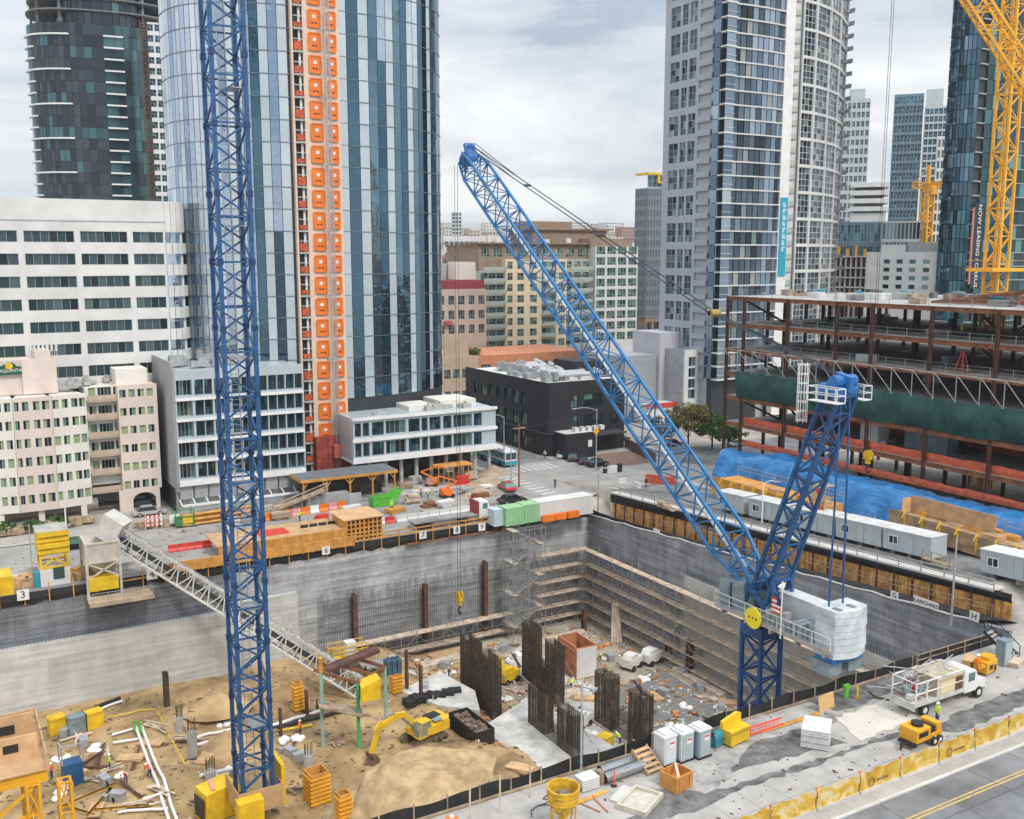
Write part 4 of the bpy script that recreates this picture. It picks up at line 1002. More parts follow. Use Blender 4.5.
# generic backdrop towers
def tower(name,pl,pr,ytop,D,side,floors,ncol,m,style,label,depth=25,frac=.62,cf=.72,cat='tower',base=-2.5,cap=40,D2=None,rows=None,cols=None,topoff=.8):
    """block whose front runs between two plan points; side= sight line of the far left corner of its return"""
    p=PD(pl,250,D); q=PD(pr,250,D2 or D); u,W_=U2(p,q); n=(-u[1],u[0])
    B=Bld(name,((p.x+q.x)/2,(p.y+q.y)/2,base),label,cat); zt=ZAT((p.x+q.x)/2,(p.y+q.y)/2,ytop); wall=MB()
    R_=rows or band(floors,base+3,zt-topoff,frac,.2)
    if rows: R_=sorted([(ZAT(p.x,p.y,y1),ZAT(p.x,p.y,y0)) for y0,y1 in rows])
    C_=cols and [((a-pl)/(pr-pl)*W_,(b-pl)/(pr-pl)*W_) for a,b in cols] or even(W_,ncol,cf)
    facade(B,wall,(p.x,p.y),u,W_,base,zt,R_,C_,style,.35)
    facade(B,wall,(p.x+n[0]*depth,p.y+n[1]*depth),(-n[0],-n[1]),depth,base,zt,R_,even(depth,max(2,int(ncol*depth/W_*.8)),cf),style,.35)
    wall.T=frame(p,u); wall.box(0,W_,0,depth,base,zt-.3); wall.T=None
    B.part('wall',wall,m); B.zt=zt; B.f=frame(p,u); B.w=W_; B.d=depth; return B
def lbox(B,name,m,x0,x1,y0,y1,z0,z1):
    mb=MB(); mb.T=B.f; mb.box(x0,x1,y0,y1,z0,z1); mb.T=None; B.part(name,mb,m)
bg=mat('blue_grey_panel',(.16,.24,.30),.4,.3,var=.05); gw=mat('light_grey_panel',(.50,.55,.56),.5,.1,var=.05)
B=tower('apartment_tower',836,863,99,400,None,28,6,gw,'green','pale green glass apartment tower just right of the white lattice side'); lbox(B,'plant_room',gw,2,B.w-2,3,15,B.zt-.2,B.zt+4); B.finish(60)
B=tower('glass_tower',887,915,94,470,882.5,26,8,bg,'teal','dark blue square glass tower standing far off between the pale towers',cf=.85,frac=.75); B.finish(60)
B=tower('glass_tower',917,948,106,520,None,30,7,gw,'teal','paler stepped glass tower close behind the dark blue square tower',cf=.85,frac=.75); lbox(B,'plant_room',gw,0,B.w*.55,1,15,B.zt-.2,B.zt+8); B.finish(60)
B=tower('office_tower',931,950,136,430,None,20,5,offwhite,'two','white gridded tower at the left of the dark glass tower',cf=.66,frac=.7); B.finish(60)
B=tower('parking_garage',849,884,213,360,None,4,1,offwhite,'far','white horizontal banded garage below the distant towers',cat='building',cf=.98,frac=.4)
for k in range(4): lbox(B,'deck',offwhite,-.5,B.w+.5,-1,14,B.zt+.6+k*2.6,B.zt+2.1+k*2.6)
lbox(B,'core',concd,1,B.w-1,1,13,B.zt,B.zt+8); B.finish(10)
B=tower('glass_office',833,880,222,330,None,7,7,bg,'teal','blue glass office behind the slab building under construction',cat='building',cf=.88,frac=.8); B.finish()
B=tower('glass_office',881,919,221,322,None,8,10,gw,'plain','pale glass office with square panels behind the white windowed block',cat='building',cf=.9,frac=.85,depth=30); B.finish()
B=tower('office_building',868,938,252,268,None,5,4,offwhite,'plain','plain white block with five rows of small dark windows',rows=[(y-2.2,y+2.2) for y in (261.5,269.5,277.7,286,294.5,303)],cols=[(x-3.2,x+3.2) for x in (888.5,901.5,914.5,928)],cat='building',D2=262)
lbox(B,'roof_block',offwhite,B.w*.15,B.w*.5,2,12,B.zt-.3,B.zt+1.8); lbox(B,'roof_screen',greym,B.w*.56,B.w,1,14,B.zt-.3,B.zt+2.3); B.finish()
p=PD(824,250,290);q=PD(869,250,284);u,W_=U2(p,q); z=lambda y:ZAT(p.x,p.y,y)
t=Bld('unfinished_building',((p.x+q.x)/2,(p.y+q.y)/2,-2.5),'unfinished slab building with pink boarded floors and yellow props on its roof')
t.f=frame(p,u)
for y in (256,267,276.5,286,296): lbox(t,'floor_slab',concl,0,W_,-.5,20,z(y)-.35,z(y))
lbox(t,'core_wall',mat('red_board',(.22,.07,.06),.8,var=.4,scale=1),0,W_,2.5,18,-2.5,z(257.2))
for i in range(9): x=lerp(.4,W_-.8,i/8); lbox(t,'column',concl,x,x+.4,.1,.6,-2.5,z(256)-.36)
for i in range(5): x=lerp(1,W_-2,i/4); lbox(t,'prop',yellowc,x,x+.5,1,1.6,z(256),z(249-i%2*4))
# --- dark glass tower at the far right
nx2=PD(968,250,255); X=nx2.x; Y=nx2.y
B=Bld('glass_tower',(X+10,Y,-2.5),'dark teal glass tower with a vertical leasing banner, behind the yellow crane','tower')
ztt=125; yA=PX(938,250,X).y; zs=[8+3.2*k for k in range(37)]
pa=[(X,lerp(yA,Y,i/9)) for i in range(10)]; pa=[(p[0]+2.2*math.sin(math.pi*.5*(1-i/9))**2*0-1.2*math.sin(math.pi*i/9),p[1]) for i,p in enumerate(pa)]
mb=MB(); mb.box(X+.3,X+45,Y+.3,yA,-2.5,ztt); B.part('core',mb,MT['curtain_core'])
rr3=random.Random(9)
B.part('curtain_wall',curtain(pa,zs,lambda i,j,px:(0 if (zs[j]>48 and rr3.random()<.8) else 1),.07,.01,False,seed=8),[glassmat('glass_mid_blue',[(0,(.12,.20,.28)),(.4,(.17,.27,.36)),(.75,(.08,.14,.19))],metal=.8,rough=.04),G_teal])
xx0=PY(975,250,Y).x; xe=PY(1075,250,Y).x
mb=curtain([(lerp(xx0,xe,i/16),Y) for i in range(17)],zs,lambda i,j,px:1 if rr3.random()<.75 else 0,.08,.01,False,seed=9); B.part('curtain_wall',mb,[G_teal,glassmat('glass_dark_green',[(0,(.02,.06,.065)),(.5,(.03,.08,.085)),(.9,(.12,.30,.28))],metal=.4)])
for z in zs: mb=MB(); mb.box(X-.1,xx0-.05,Y-.3,Y+.28,z-.12,z+.12); mb.box(PY(1005,250,Y).x,xe,Y-.5,Y-.2,z-.1,z+.1); B.part('floor_edge',mb,greym)
z_1=ZAT(xx0+2,Y,208); z_0=ZAT(xx0+2,Y,284)
mb=MB(); w0=PY(969,240,Y).x; mb.box(w0,w0+.5,Y-.65,Y-.35,z_0,z_1); B.part('red_stripe',mb,mat('pale_red',(.5,.2,.17),.6,var=0))
mb=MB(); mb.box(w0+.8,w0+4.2,Y-.5,Y-.32,z_0-1,z_1+1); bn=B.part('banner',mb,mat('banner_navy',(.012,.03,.04),.6,var=0))
text('NOW LEASING / CIRRUS',(z_1-z_0)/12.6*1.25,(w0+2.5,Y-.56,(z_0+z_1)/2),(rad(90),rad(90),0),white,'lettering',bn,B.o)
B.finish()
# --- far hillside and its houses
def hillz(x,y):
    b=math.degrees(math.atan2(y,x)); d=math.hypot(x,y); return -3+ 78*sst(520,1700,d)*(sst(42,53,b)*.9+.1)*(1-.0*b)
hx=[];
mb=MB(); nb=30; nd=14
for i in range(nb):
    for j in range(nd):
        b=rad(15+75*i/(nb-1)); d=480+ (2600-480)*j/(nd-1); x,y=d*math.cos(b),d*math.sin(b); mb.v.append((x,y,hillz(x,y)))
for i in range(nb-1):
    for j in range(nd-1): k=i*nd+j; mb.f.append((k,k+1,k+nd+1,k+nd)); mb.m.append(0)
tag(mb.build('hills',mat('hill_green',(.10,.12,.08),.9,var=.4,scale=.02),smooth=True),kind='structure')
r=random.Random(21)
hm=[offwhite,cream,concl,mat('far_brick',(.38,.22,.17),.85,var=.1),mat('far_tan',(.55,.45,.36),.85,var=.1),roofw]
HS=[]
for k in range(120):
    pxx=r.uniform(440,640) if k<95 else r.uniform(840,945); d=r.uniform(520,1500) if k<95 else r.uniform(560,1200); 
    p=PD(pxx,250,d); x,y=p.x,p.y; zb=hillz(x,y)
    w=r.uniform(12,34); dd=r.uniform(10,22); h=r.uniform(7,20)+(8 if d<700 else 0)
    kind=r.randrange(6); lab=['small off white','small cream','small grey concrete','small red brick','small tan','small white roofed'][kind]
    B=Bld('house',(x,y,zb),lab+' building on the far hillside','building','far buildings on the hillside')
    wl=MB(); nf=max(2,int(h/3.6)); nc=max(3,int(w/4))
    M=frame((x-w/2,y-dd/2),(1,0)); 
    facade(B,wl,(x-w/2,y-dd/2),(1,0),w,zb-3,zb+h,band(nf,zb,zb+h,.5,.25),even(w,nc,.55),'far',.4); wl.box(x-w/2,x+w/2,y-dd/2,y+dd/2,zb-3,zb+h-.3); B.part('wall',wl,hm[kind])
    B.finish(0); HS.append((kind,pxx,B.t,lab))
for kd,pq,tt,lb in HS: tt['label']='%s building on the far hillside, number %d of its kind from the left'%(lb,sorted(a[1] for a in HS if a[0]==kd).index(pq)+1)
B=tower('tower_block',452,462,212,1150,None,10,3,concl,'far','grey distant tower on the skyline left of the jib',base=40,cap=0); B.finish(0)
B=tower('apartment_building',444,500,236,430,None,9,11,offwhite,'far','wide white apartment block with many small windows near the glass tower edge',base=-2.5,cat='apartment block',frac=.5,cf=.6); B.finish()
B=tower('brick_block',443,462,255,400,None,9,5,mat('far_brick',(0,0,0)),'two','narrow red brick block close against the glass tower edge',cat='apartment block'); B.finish(30)
# ---------------- cranes
def lattice(mb,p,q,w,h,n,rc,rb,a=None,x=False,wq=None,hq=None,rings=True):
    """four chords from p to q with zigzag bracing; a = width axis"""
    p=Vector(p);q=Vector(q);d=(q-p).normalized(); a=Vector(a or (1,0,0)); a=(a-d*a.dot(d)).normalized(); b=d.cross(a)
    wq=w if wq is None else wq; hq=h if hq is None else hq
    def c(i,t): 
        s=((-1,-1),(1,-1),(1,1),(-1,1))[i]; return p.lerp(q,t)+a*(s[0]*lerp(w,wq,t)/2)+b*(s[1]*lerp(h,hq,t)/2)
    for i in range(4): mb.beam(c(i,0),c(i,1),rc*2)
    for k in range(n):
        t0,t1=k/n,(k+1)/n
        for i in range(4):
            j=(i+1)%4
            if (k+i)%2: mb.beam(c(i,t0),c(j,t1),rb*2)
            else: mb.beam(c(j,t0),c(i,t1),rb*2)
            if x: 
                if (k+i)%2: mb.beam(c(j,t0),c(i,t1),rb*2)
                else: mb.beam(c(i,t0),c(j,t1),rb*2)
            if rings and k%2==0: mb.beam(c(i,t0),c(j,t0),rb*2)
    for i in range(4): mb.beam(c(i,1),c((i+1)%4,1),rb*2)
def relm(mb,o): mb.v=[(v[0]-o[0],v[1]-o[1],v[2]-o[2]) for v in mb.v]; return mb
def sub(t,name,mb,m,**k): relm(mb,tuple(t.location)); return mb.build(name,m,t,**k)
mat('blue_mast_dark',(.010,.05,.16),.6,var=.3,scale=3)
# left tower crane: mast rising out of the frame
L0=PD(254,785,91); lx,ly=L0.x,L0.y; lz=L0.z
t=thing('tower_crane',(lx,ly,lz-1.5),'tall dark blue lattice tower crane mast standing in the sand pit on the left','crane')
mb=MB(); s=2.75; lattice(mb,(lx,ly,lz-1.5),(lx,ly,74),s,s,46,.17,.075); sub(t,'mast',mb,blue)
mb=MB()
for dx in (-.35,.35): mb.beam((lx+dx,ly+.7,lz),(lx+dx,ly+.7,74),.07)
z=lz
while z<74: mb.beam((lx-.35,ly+.7,z),(lx+.35,ly+.7,z),.04); z+=.45
sub(t,'ladder',mb,greym)
for k in range(15):
    z=lz+3+k*5.7
    for a in (-1,1):
        for b in (-1,1): mb=MB(); mb.cb((lx+a*s/2,ly+b*s/2,z),(.46,.46,.5)); sub(t,'splice_joint',mb,MT['blue_mast_dark'])
for k in range(8):
    z=lz+6+k*11.4; mb=MB(); mb.box(lx-.2,lx+1.2,ly-1.2,ly+1.2,z,z+.08); sub(t,'landing',mb,steelg)
# slewing part far above the frame
mb=MB(); mb.box(lx-1.8,lx+1.8,ly-1.8,ly+1.8,74,75.6); sub(t,'slewing_unit',mb,blue)
mb=MB(); lattice(mb,(lx,ly,76.6),(lx-8,ly+46,102),2,1.8,26,.1,.05); sub(t,'jib',mb,blue)
mb=MB(); mb.box(lx-1.5,lx+1.5,ly-10,ly-2,75.7,76.2); mb.box(lx-1.4,lx+1.4,ly-10,ly-7.5,76.2,78.6); sub(t,'counter_jib',mb,greym)
mb=MB(); mb.box(lx-3,lx-1.5,ly-1,ly+1,75.7,77.9); sub(t,'cab',mb,white)
# right luffing crane
R0=PD(762,620,88.5); rx,ry=R0.x,R0.y; zt=ZAT(rx,ry,628); zp=ZAT(rx,ry,612)
t=thing('luffing_crane',(rx,ry,-19.5),'blue luffing crane with a long raised jib and a leaning rear strut over the pit','crane')
mb=MB(); s=2.35; lattice(mb,(rx,ry,-19.4),(rx,ry,zt-.5),s,s,12,.17,.085); 
for z in (zt-.55,): mb.box(rx-s/2-.15,rx+s/2+.15,ry-s/2-.15,ry+s/2+.15,z,z+1.1)
sub(t,'mast',mb,mat('blue_mast',(.012,.07,.22),.5,var=.2,scale=.5))
mb=MB(); mb.lathe((rx,ry,zt+.6),[(0,0),(1.5,0),(1.5,.5),(0,.5)],24); sub(t,'slewing_ring',mb,bluegrey)
# machinery deck along the side street direction
mb=MB(); mb.box(rx-1.9,rx+1.9,ry-9.5,ry+4.2,zp-.35,zp); 
for y in (-9,-6,-3,0,3): mb.box(rx-1.95,rx+1.95,ry+y,ry+y+.25,zp-.7,zp-.351)
sub(t,'machinery_deck',mb,steelg)
mb=MB()
for x in (-1.9,1.9):
    mb.beam((rx+x,ry-9.5,zp+1.1),(rx+x,ry+4.2,zp+1.1),.06); mb.beam((rx+x,ry-9.5,zp+.55),(rx+x,ry+4.2,zp+.55),.045)
    for k in range(8): y=ry-9.5+k*1.95; mb.beam((rx+x,y,zp),(rx+x,y,zp+1.1),.06)
mb.beam((rx-1.9,ry+4.2,zp+1.1),(rx+1.9,ry+4.2,zp+1.1),.06)
sub(t,'deck_railing',mb,offwhite)
mb=MB(); mb.T=Matrix.Translation((rx-2.0,ry-1.0,zp+.15))@Matrix.Rotation(rad(-90),4,'Y'); mb.tube((0,0,0),(0,0,.12),.95,28); mb.T=None
o=sub(t,'round_sign',mb,mat('sign_yellow',(.85,.72,.03),.5,var=0))
for k in (-1,0,1): mb=MB(); mb.box(rx-2.16,rx-2.13,ry-1.06+k*.42,ry-.94+k*.42,zp+.05,zp+.28); mb.v=[tuple(Vector(v)-t.location) for v in mb.v]; mb.build('dark_mark',rust,o)
# winch house and drums
for (y0,y1,h,nm) in ((.9,2.3,2.6,'winch_house'),(2.7,4.0,2.2,'winch_house')):
    mb=MB(); mb.box(rx-1.5,rx-.1,ry+y0,ry+y1,zp,zp+h)
    for k in range(5): mb.box(rx-1.56,rx-1.5,ry+y0+.1,ry+y1-.1,zp+.25+k*.45,zp+.45+k*.45)
    sub(t,nm,mb,bluegrey)
for y in (1.6,3.3):
    mb=MB(); mb.tube((rx+.1,ry+y,zp+1.3),(rx+1.6,ry+y,zp+1.3),1.15,20); mb.tube((rx+0,ry+y,zp+1.3),(rx+.1,ry+y,zp+1.3),1.35,20); mb.tube((rx+1.6,ry+y,zp+1.3),(rx+1.7,ry+y,zp+1.3),1.35,20)
    sub(t,'rope_drum',mb,mat('rope_grey',(.20,.22,.22),.6,.4,var=.3,scale=3))
r=random.Random(3)
for k in range(9):
    y=ry-2.2-k*.62; mb=MB(); mb.box(rx-1.6,rx-1.6+r.uniform(.7,1.5),y-.25,y+.25,zp,zp+r.uniform(.6,1.6)); sub(t,'machinery_box',mb,bluegrey if k%3 else greym)
mb=MB(); mb.box(rx+.4,rx+1.8,ry-7.4,ry-1.6,zp,zp+2.3); mb.box(rx+.3,rx+1.9,ry-7.5,ry-1.5,zp+2.3,zp+2.4); sub(t,'engine_house',mb,mat('machinery_white',(.62,.64,.64),.5,var=.08))
# cab on the far side
mb=MB(); mb.box(rx+2.0,rx+3.4,ry-.2,ry+1.8,zp-.2,zp+1.9); mb.cm=1; mb.box(rx+2.1,rx+3.3,ry+1.8,ry+1.86,zp+.4,zp+1.7); mb.box(rx+1.95,rx+2.0,ry+.1,ry+1.6,zp+.6,zp+1.7); sub(t,'cab',mb,[white,G_black])
# A-frame legs at the foot
AF=(rx,ry-7.6); zA=ZAT(AF[0],AF[1],392)
jf=Vector((rx,ry+.6,zp+2.4))
mb=MB()
for x in (-1.1,1.1):
    mb.beam((rx+x,ry+1.4,zp),(rx+x,jf.y,jf.z),.38); mb.beam((rx+x,ry-2.6,zp),(rx+x,jf.y,jf.z),.34); mb.beam((rx+x,ry-2.6,zp),(rx+x,ry-2.2,zp+3.6),.26)
mb.beam((rx-1.1,jf.y,jf.z),(rx+1.1,jf.y,jf.z),.45); mb.beam((rx-1.1,ry-2.2,zp+3.6),(rx+1.1,ry-2.2,zp+3.6),.3)
sub(t,'foot_frame',mb,blue)
# rear strut
tip=Vector((AF[0],AF[1],zA)); foot=Vector((rx,ry-.4,zp+1.5))
mb=MB(); lattice(mb,foot,tip,2.1,1.9,13,.15,.075,wq=2.0,hq=1.5); sub(t,'rear_strut',mb,blue)
d=(tip-foot).normalized()
mb=MB(); mb.cb(tip+d*.2,(2.3,1.4,.9),rx=.4); mb.cb(tip+d*.9,(.5,1.6,1.2),rx=.2); mb.tube(tip+Vector((-1.2,-.2,.9)),tip+Vector((1.2,-.2,.9)),.5,16); mb.tube(tip+Vector((-1.2,1.1,.2)),tip+Vector((1.2,1.1,.2)),.5,14)
sub(t,'strut_head',mb,mat('head_blue',(.02,.15,.42),.4,var=.1))
mb=MB(); c=tip+Vector((-1.9,.3,-.5))
for (x0,x1,y0,y1) in ((-2.2,-1.25,-1.6,1.4),(1.25,2.2,-1.2,1.2)):
    b_=tip+Vector((0,0,-.6)); mb=MB(); mb.box(b_.x+x0,b_.x+x1,b_.y+y0,b_.y+y1,b_.z-.07,b_.z)
    for x in (x0,x1):
        for z in (.55,1.1): mb.beam((b_.x+x,b_.y+y0,b_.z+z),(b_.x+x,b_.y+y1,b_.z+z),.06)
        for k in range(4): y=lerp(y0,y1,k/3); mb.beam((b_.x+x,b_.y+y,b_.z),(b_.x+x,b_.y+y,b_.z+1.1),.06)
    for y in (y0,y1):
        for z in (.55,1.1): mb.beam((b_.x+x0,b_.y+y,b_.z+z),(b_.x+x1,b_.y+y,b_.z+z),.06)
    sub(t,'head_platform',mb,white)
mb=MB()
for k in range(7): # caged ladder beside the head
    z=-3.2+k*.75; q0=tip+Vector((-1.9,2.2-.18*k*0,z+.8)); 
    for i in range(6): a0=math.pi*2*i/6;a1=math.pi*2*(i+1)/6; mb.beam(q0+Vector((.42*math.cos(a0),.42*math.sin(a0),0)),q0+Vector((.42*math.cos(a1),.42*math.sin(a1),0)),.05)
for i in range(6): a0=math.pi*2*i/6; q0=tip+Vector((-1.9+.42*math.cos(a0),2.2+.42*math.sin(a0),-2.6)); mb.beam(q0,q0+Vector((0,0,4.8)),.05)
sub(t,'caged_ladder',mb,white)
# jib
jt=PX(467,158,rx)
up=Vector((0,0,1)); jd=(jt-jf).normalized()
mb=MB(); w=2.6; j1=jf+jd*5; j2=jt-jd*3
lattice(mb,jf,j1,2.0,.7,4,.13,.06,wq=w,hq=2.7); lattice(mb,j1,j2,w,2.7,36,.135,.055); lattice(mb,j2,jt,w,2.7,4,.12,.05,wq=1.9,hq=1.6)
sub(t,'jib',mb,mat('jib_blue',(.03,.18,.42),.5,var=.15,scale=.5))
nrm=jd.cross(Vector((1,0,0))); 
if nrm.z<0: nrm=-nrm
mb=MB(); mb.beam(jf+jd*2-nrm*.2,jt-jd*6-nrm*.2,.75,.06,up=nrm)
sub(t,'jib_walkway',mb,mat('walkway_grating',(.45,.50,.52),.6,.3,var=.1))
mb=MB(); mb.beam(jt-jd*1.5+nrm*.6,jt+jd*.6+nrm*1.7,1.5,.5); mb.tube(jt+Vector((-.7,.2,-.3)),jt+Vector((.7,.2,-.3)),.7,16); mb.beam(jt-jd*.5,jt+nrm*1.7+jd*.4,1.1,.7); mb.beam(jt,jt+Vector((0,.6,-1.6)),.3)
sub(t,'jib_head',mb,MT['head_blue'])
# pendants and luffing rope
mb=MB(); a_=jt+nrm*1.7; b_=tip+Vector((0,.4,1.4))
blk_=PX(713,313,rx) 
for x in (-.45,.45): mb.beam(a_+Vector((x,0,0)),blk_+Vector((x,0,0)),.09); mb.beam(a_+nrm*.5+Vector((x,0,0)),a_.lerp(blk_,.25)+Vector((x,0,0)),.07)
for f in (.3,.62): q0=a_.lerp(blk_,f); mb.beam(q0+Vector((-.45,0,0)),q0+Vector((.45,0,0)),.25)
sub(t,'pendant_bar',mb,mat('rope_dark',(.05,.06,.08),.5,.4,var=0))
mb=MB(); 
for x in (-.5,-.3,-.1,.1,.3,.5): mb.beam(blk_+Vector((x,0,0)),b_+Vector((x,0,0)),.035)
sub(t,'luffing_rope',mb,MT['rope_dark'])
mb=MB(); mb.beam(blk_+Vector((-.5,0,0)),blk_+Vector((.5,0,0)),.4); mb.tube(blk_+Vector((-.5,-.2,0)),blk_+Vector((.5,-.2,0)),.35,14); sub(t,'luffing_block',mb,mat('old_brass',(.35,.25,.06),.6,var=.2))
mb=MB()
for x in (-.9,.9): mb.tube((AF[0]+x*.55,AF[1]-.5,zA),(AF[0]+x*.9,AF[1]-.6,zp+3.0),.085,8)
sub(t,'tie_bar',mb,blue)
# counterweights
cw=MB(); cy0=AF[1]-1.0
zc1=ZAT(rx,cy0,606); zc0=ZAT(rx,cy0,653); H=zc1-zc0
nn=7; rx0=rx; rx=rx+.55
for k in range(nn):
    z0_=zc0+H*k/nn; cw=MB(); o_=.05*((k*5)%3-1)
    n=8; pts=[(rx-2.3+o_,cy0+.9),(rx-2.3+o_,cy0-1.2)]
    pts=[(rx-2.0+o_,cy0+1.2)]+[(rx-2.0+o_+3.7*i/n,cy0-.9-.55*math.sin(math.pi*i/n)) for i in range(n+1)]+[(rx+1.7+o_,cy0+1.2)]
    cw.prism(pts,z0_+.015,z0_+H/nn-.015); sub(t,'counterweight_slab',cw,mat('cast_counterweight',(.58,.62,.64),.8,var=.16,scale=.8,bump=.1))
cw=MB(); cw.box(rx-1.9,rx+1.6,cy0-.8,cy0+1.1,zc0-.5,zc0); sub(t,'counterweight_frame',cw,MT['head_blue'])
for x in (-2.0,.3): cw=MB(); cw.box(rx+x,rx+x+1.5,cy0-.5,cy0+1.4,zc0-1.6,zc0-.52); sub(t,'lower_ballast',cw,bluegrey)
cw=MB(); rx=rx0
for x in (-.8,.8): cw.box(rx+x-.2,rx+x+.2,cy0-.9,cy0-.1,zc1+.0,zc1+.06)
sub(t,'lifting_plate',cw,concd)
# flag on the deck
mb=MB(); mb.tube((rx-2.3,ry-4.5,zp-.5),(rx-2.3,ry-4.5,zp+4.5),.06,8); sub(t,'flag_pole',mb,cream)
mb=MB(); 
for k in range(7):
    mb.cm=k%2; mb.box(rx-2.33,rx-2.30,ry-4.5+.06,ry-3.4,zp+1.5+k*.2,zp+1.7+k*.2)
mb.cm=2; mb.box(rx-2.345,rx-2.285,ry-4.44,ry-4.0,zp+2.3,zp+2.9); sub(t,'flag',mb,[red,white,mat('flag_navy',(.02,.03,.15),.7,var=0)])
# hook line of the luffing crane
def hookblock(x,y,zh,ztop,label,m,size=1.0):
    t=thing('hook_block',(x,y,zh),label,'hook','hook blocks hanging from cranes')
    mb=MB(); s=size
    for k in (-.22,.22): mb.tube((k*s-.06,0,.3*s),(k*s+.06,0,.3*s),.62*s,16)
    mb.box(-.3*s,.3*s,-.5*s,.5*s,-.3*s,.2*s); mb.box(-.18*s,.18*s,-.3*s,.3*s,-.9*s,-.3*s); mb.build('sheave_block',m,t)
    mb=MB(); 
    pts=[(0,-.9),(0,-1.3),(.25,-1.6),(.25,-1.95),(0,-2.15),(-.3,-2.0),(-.38,-1.75)]
    for a,b in zip(pts,pts[1:]): mb.tube((0,a[0]*s,a[1]*s),(0,b[0]*s,b[1]*s),.11*s,8)
    mb.build('hook',blackm,t)
    mb=MB(); 
    for k in (-.2,.2): mb.beam((k*s,0,.6*s),(k*s,0,ztop-zh),.045)
    mb.build('hoist_rope',MT['rope_dark'],t); return t
hy=PX(457,300,rx); hz_=ZAT(rx,hy.y,598); hookblock(rx,hy.y,hz_,ZAT(rx,hy.y,165),'yellow hook block hanging in front of the back pit wall',yellow,1.1)
mb=MB(); pA=Vector((rx,hy.y-.3,hz_-2.2))
for d_ in ((-.8,.2),(.8,-.2)): mb.beam(pA,pA+Vector((d_[0],d_[1],-3.2)),.05)
single('lifting_sling',mb,teal,'pair of thin slings hanging under the yellow hook at the back wall','sling')
# ---- yellow cranes at the right
Y0=PD(1001,200,168)
t=thing('tower_crane',(Y0.x,Y0.y,-2),'yellow tower crane mast rising behind the steel frame at the right edge','crane')
mb=MB(); lattice(mb,(Y0.x,Y0.y,-2),(Y0.x,Y0.y,88),2.3,2.3,44,.17,.07); sub(t,'mast',mb,yellowc)
mb=MB(); z=ZAT(Y0.x,Y0.y,268); mb.box(Y0.x-4,Y0.x+4,Y0.y-2.2,Y0.y+2.2,z-.5,z)
for x in (-4,4): mb.beam((Y0.x+x,Y0.y-2.2,z+1.1),(Y0.x+x,Y0.y+2.2,z+1.1),.08)
sub(t,'tie_collar',mb,yellowc)
mb=MB(); mb.box(Y0.x-2,Y0.x+2,Y0.y-2,Y0.y+2,88,90); lattice(mb,(Y0.x,Y0.y,90),(Y0.x+30,Y0.y+20,112),1.8,1.8,16,.12,.05); sub(t,'jib',mb,yellowc)
hk=PX(868,457,107); 
tipz=ZAT(hk.x,hk.y,-118); ft=PD(1146,250,hk.xy.length+8); fz=ZAT(ft.x,ft.y,262)
t=thing('luffing_crane',(ft.x,ft.y,-1),'yellow luffing crane whose jib slants across the top right corner','crane')
mb=MB(); lattice(mb,(ft.x,ft.y,-1),(ft.x,ft.y,fz-1),2.2,2.2,12,.17,.07); sub(t,'mast',mb,yellowc)
mb=MB(); 
dv=(Vector((hk.x,hk.y,tipz))-Vector((ft.x,ft.y,fz)))
lattice(mb,(ft.x,ft.y,fz),(hk.x,hk.y,tipz),2.2,2.2,42,.15,.065,a=dv.cross(Vector((0,0,1)))); sub(t,'jib',mb,yellowc)
mb=MB(); mb.box(ft.x-2,ft.x+2,ft.y-8,ft.y+2,fz-1.6,fz-1); mb.box(ft.x-1.8,ft.x+1.8,ft.y-8,ft.y-6,fz-1,fz+1.4); sub(t,'machinery_deck',mb,yellowc)
hookblock(hk.x,hk.y,hk.z,tipz,'black and yellow hook block hanging before the steel frame',yellow,1.0)
# far small yellow crane
q0=PD(925,240,330); zt_=ZAT(q0.x,q0.y,186)
t=thing('tower_crane',(q0.x,q0.y,-2.5),'small far orange tower crane with a short jib between distant towers','crane')
mb=MB(); lattice(mb,(q0.x,q0.y,-2.5),(q0.x,q0.y,zt_),2.4,2.4,26,.3,.14); sub(t,'mast',mb,yellowc)
mb=MB(); e0=PD(943,180,330); e1=PD(913,180,330); lattice(mb,(q0.x,q0.y,zt_),(e0.x,e0.y,ZAT(e0.x,e0.y,184)),1.6,1.6,8,.2,.1,a=(0,0,1)); lattice(mb,(q0.x,q0.y,zt_),(e1.x,e1.y,zt_+.4),1.6,1.2,4,.2,.1,a=(0,0,1)); sub(t,'jib',mb,yellowc)
mb=MB(); mb.beam((q0.x,q0.y,zt_),(q0.x,q0.y,zt_+6),.8); mb.beam((q0.x,q0.y,zt_+6),(e1.x,e1.y,zt_+.5),.15); mb.box(q0.x-1.2,q0.x+1.2,q0.y-2.5,q0.y-1.2,zt_-2.5,zt_); sub(t,'cab_and_top',mb,yellowc)
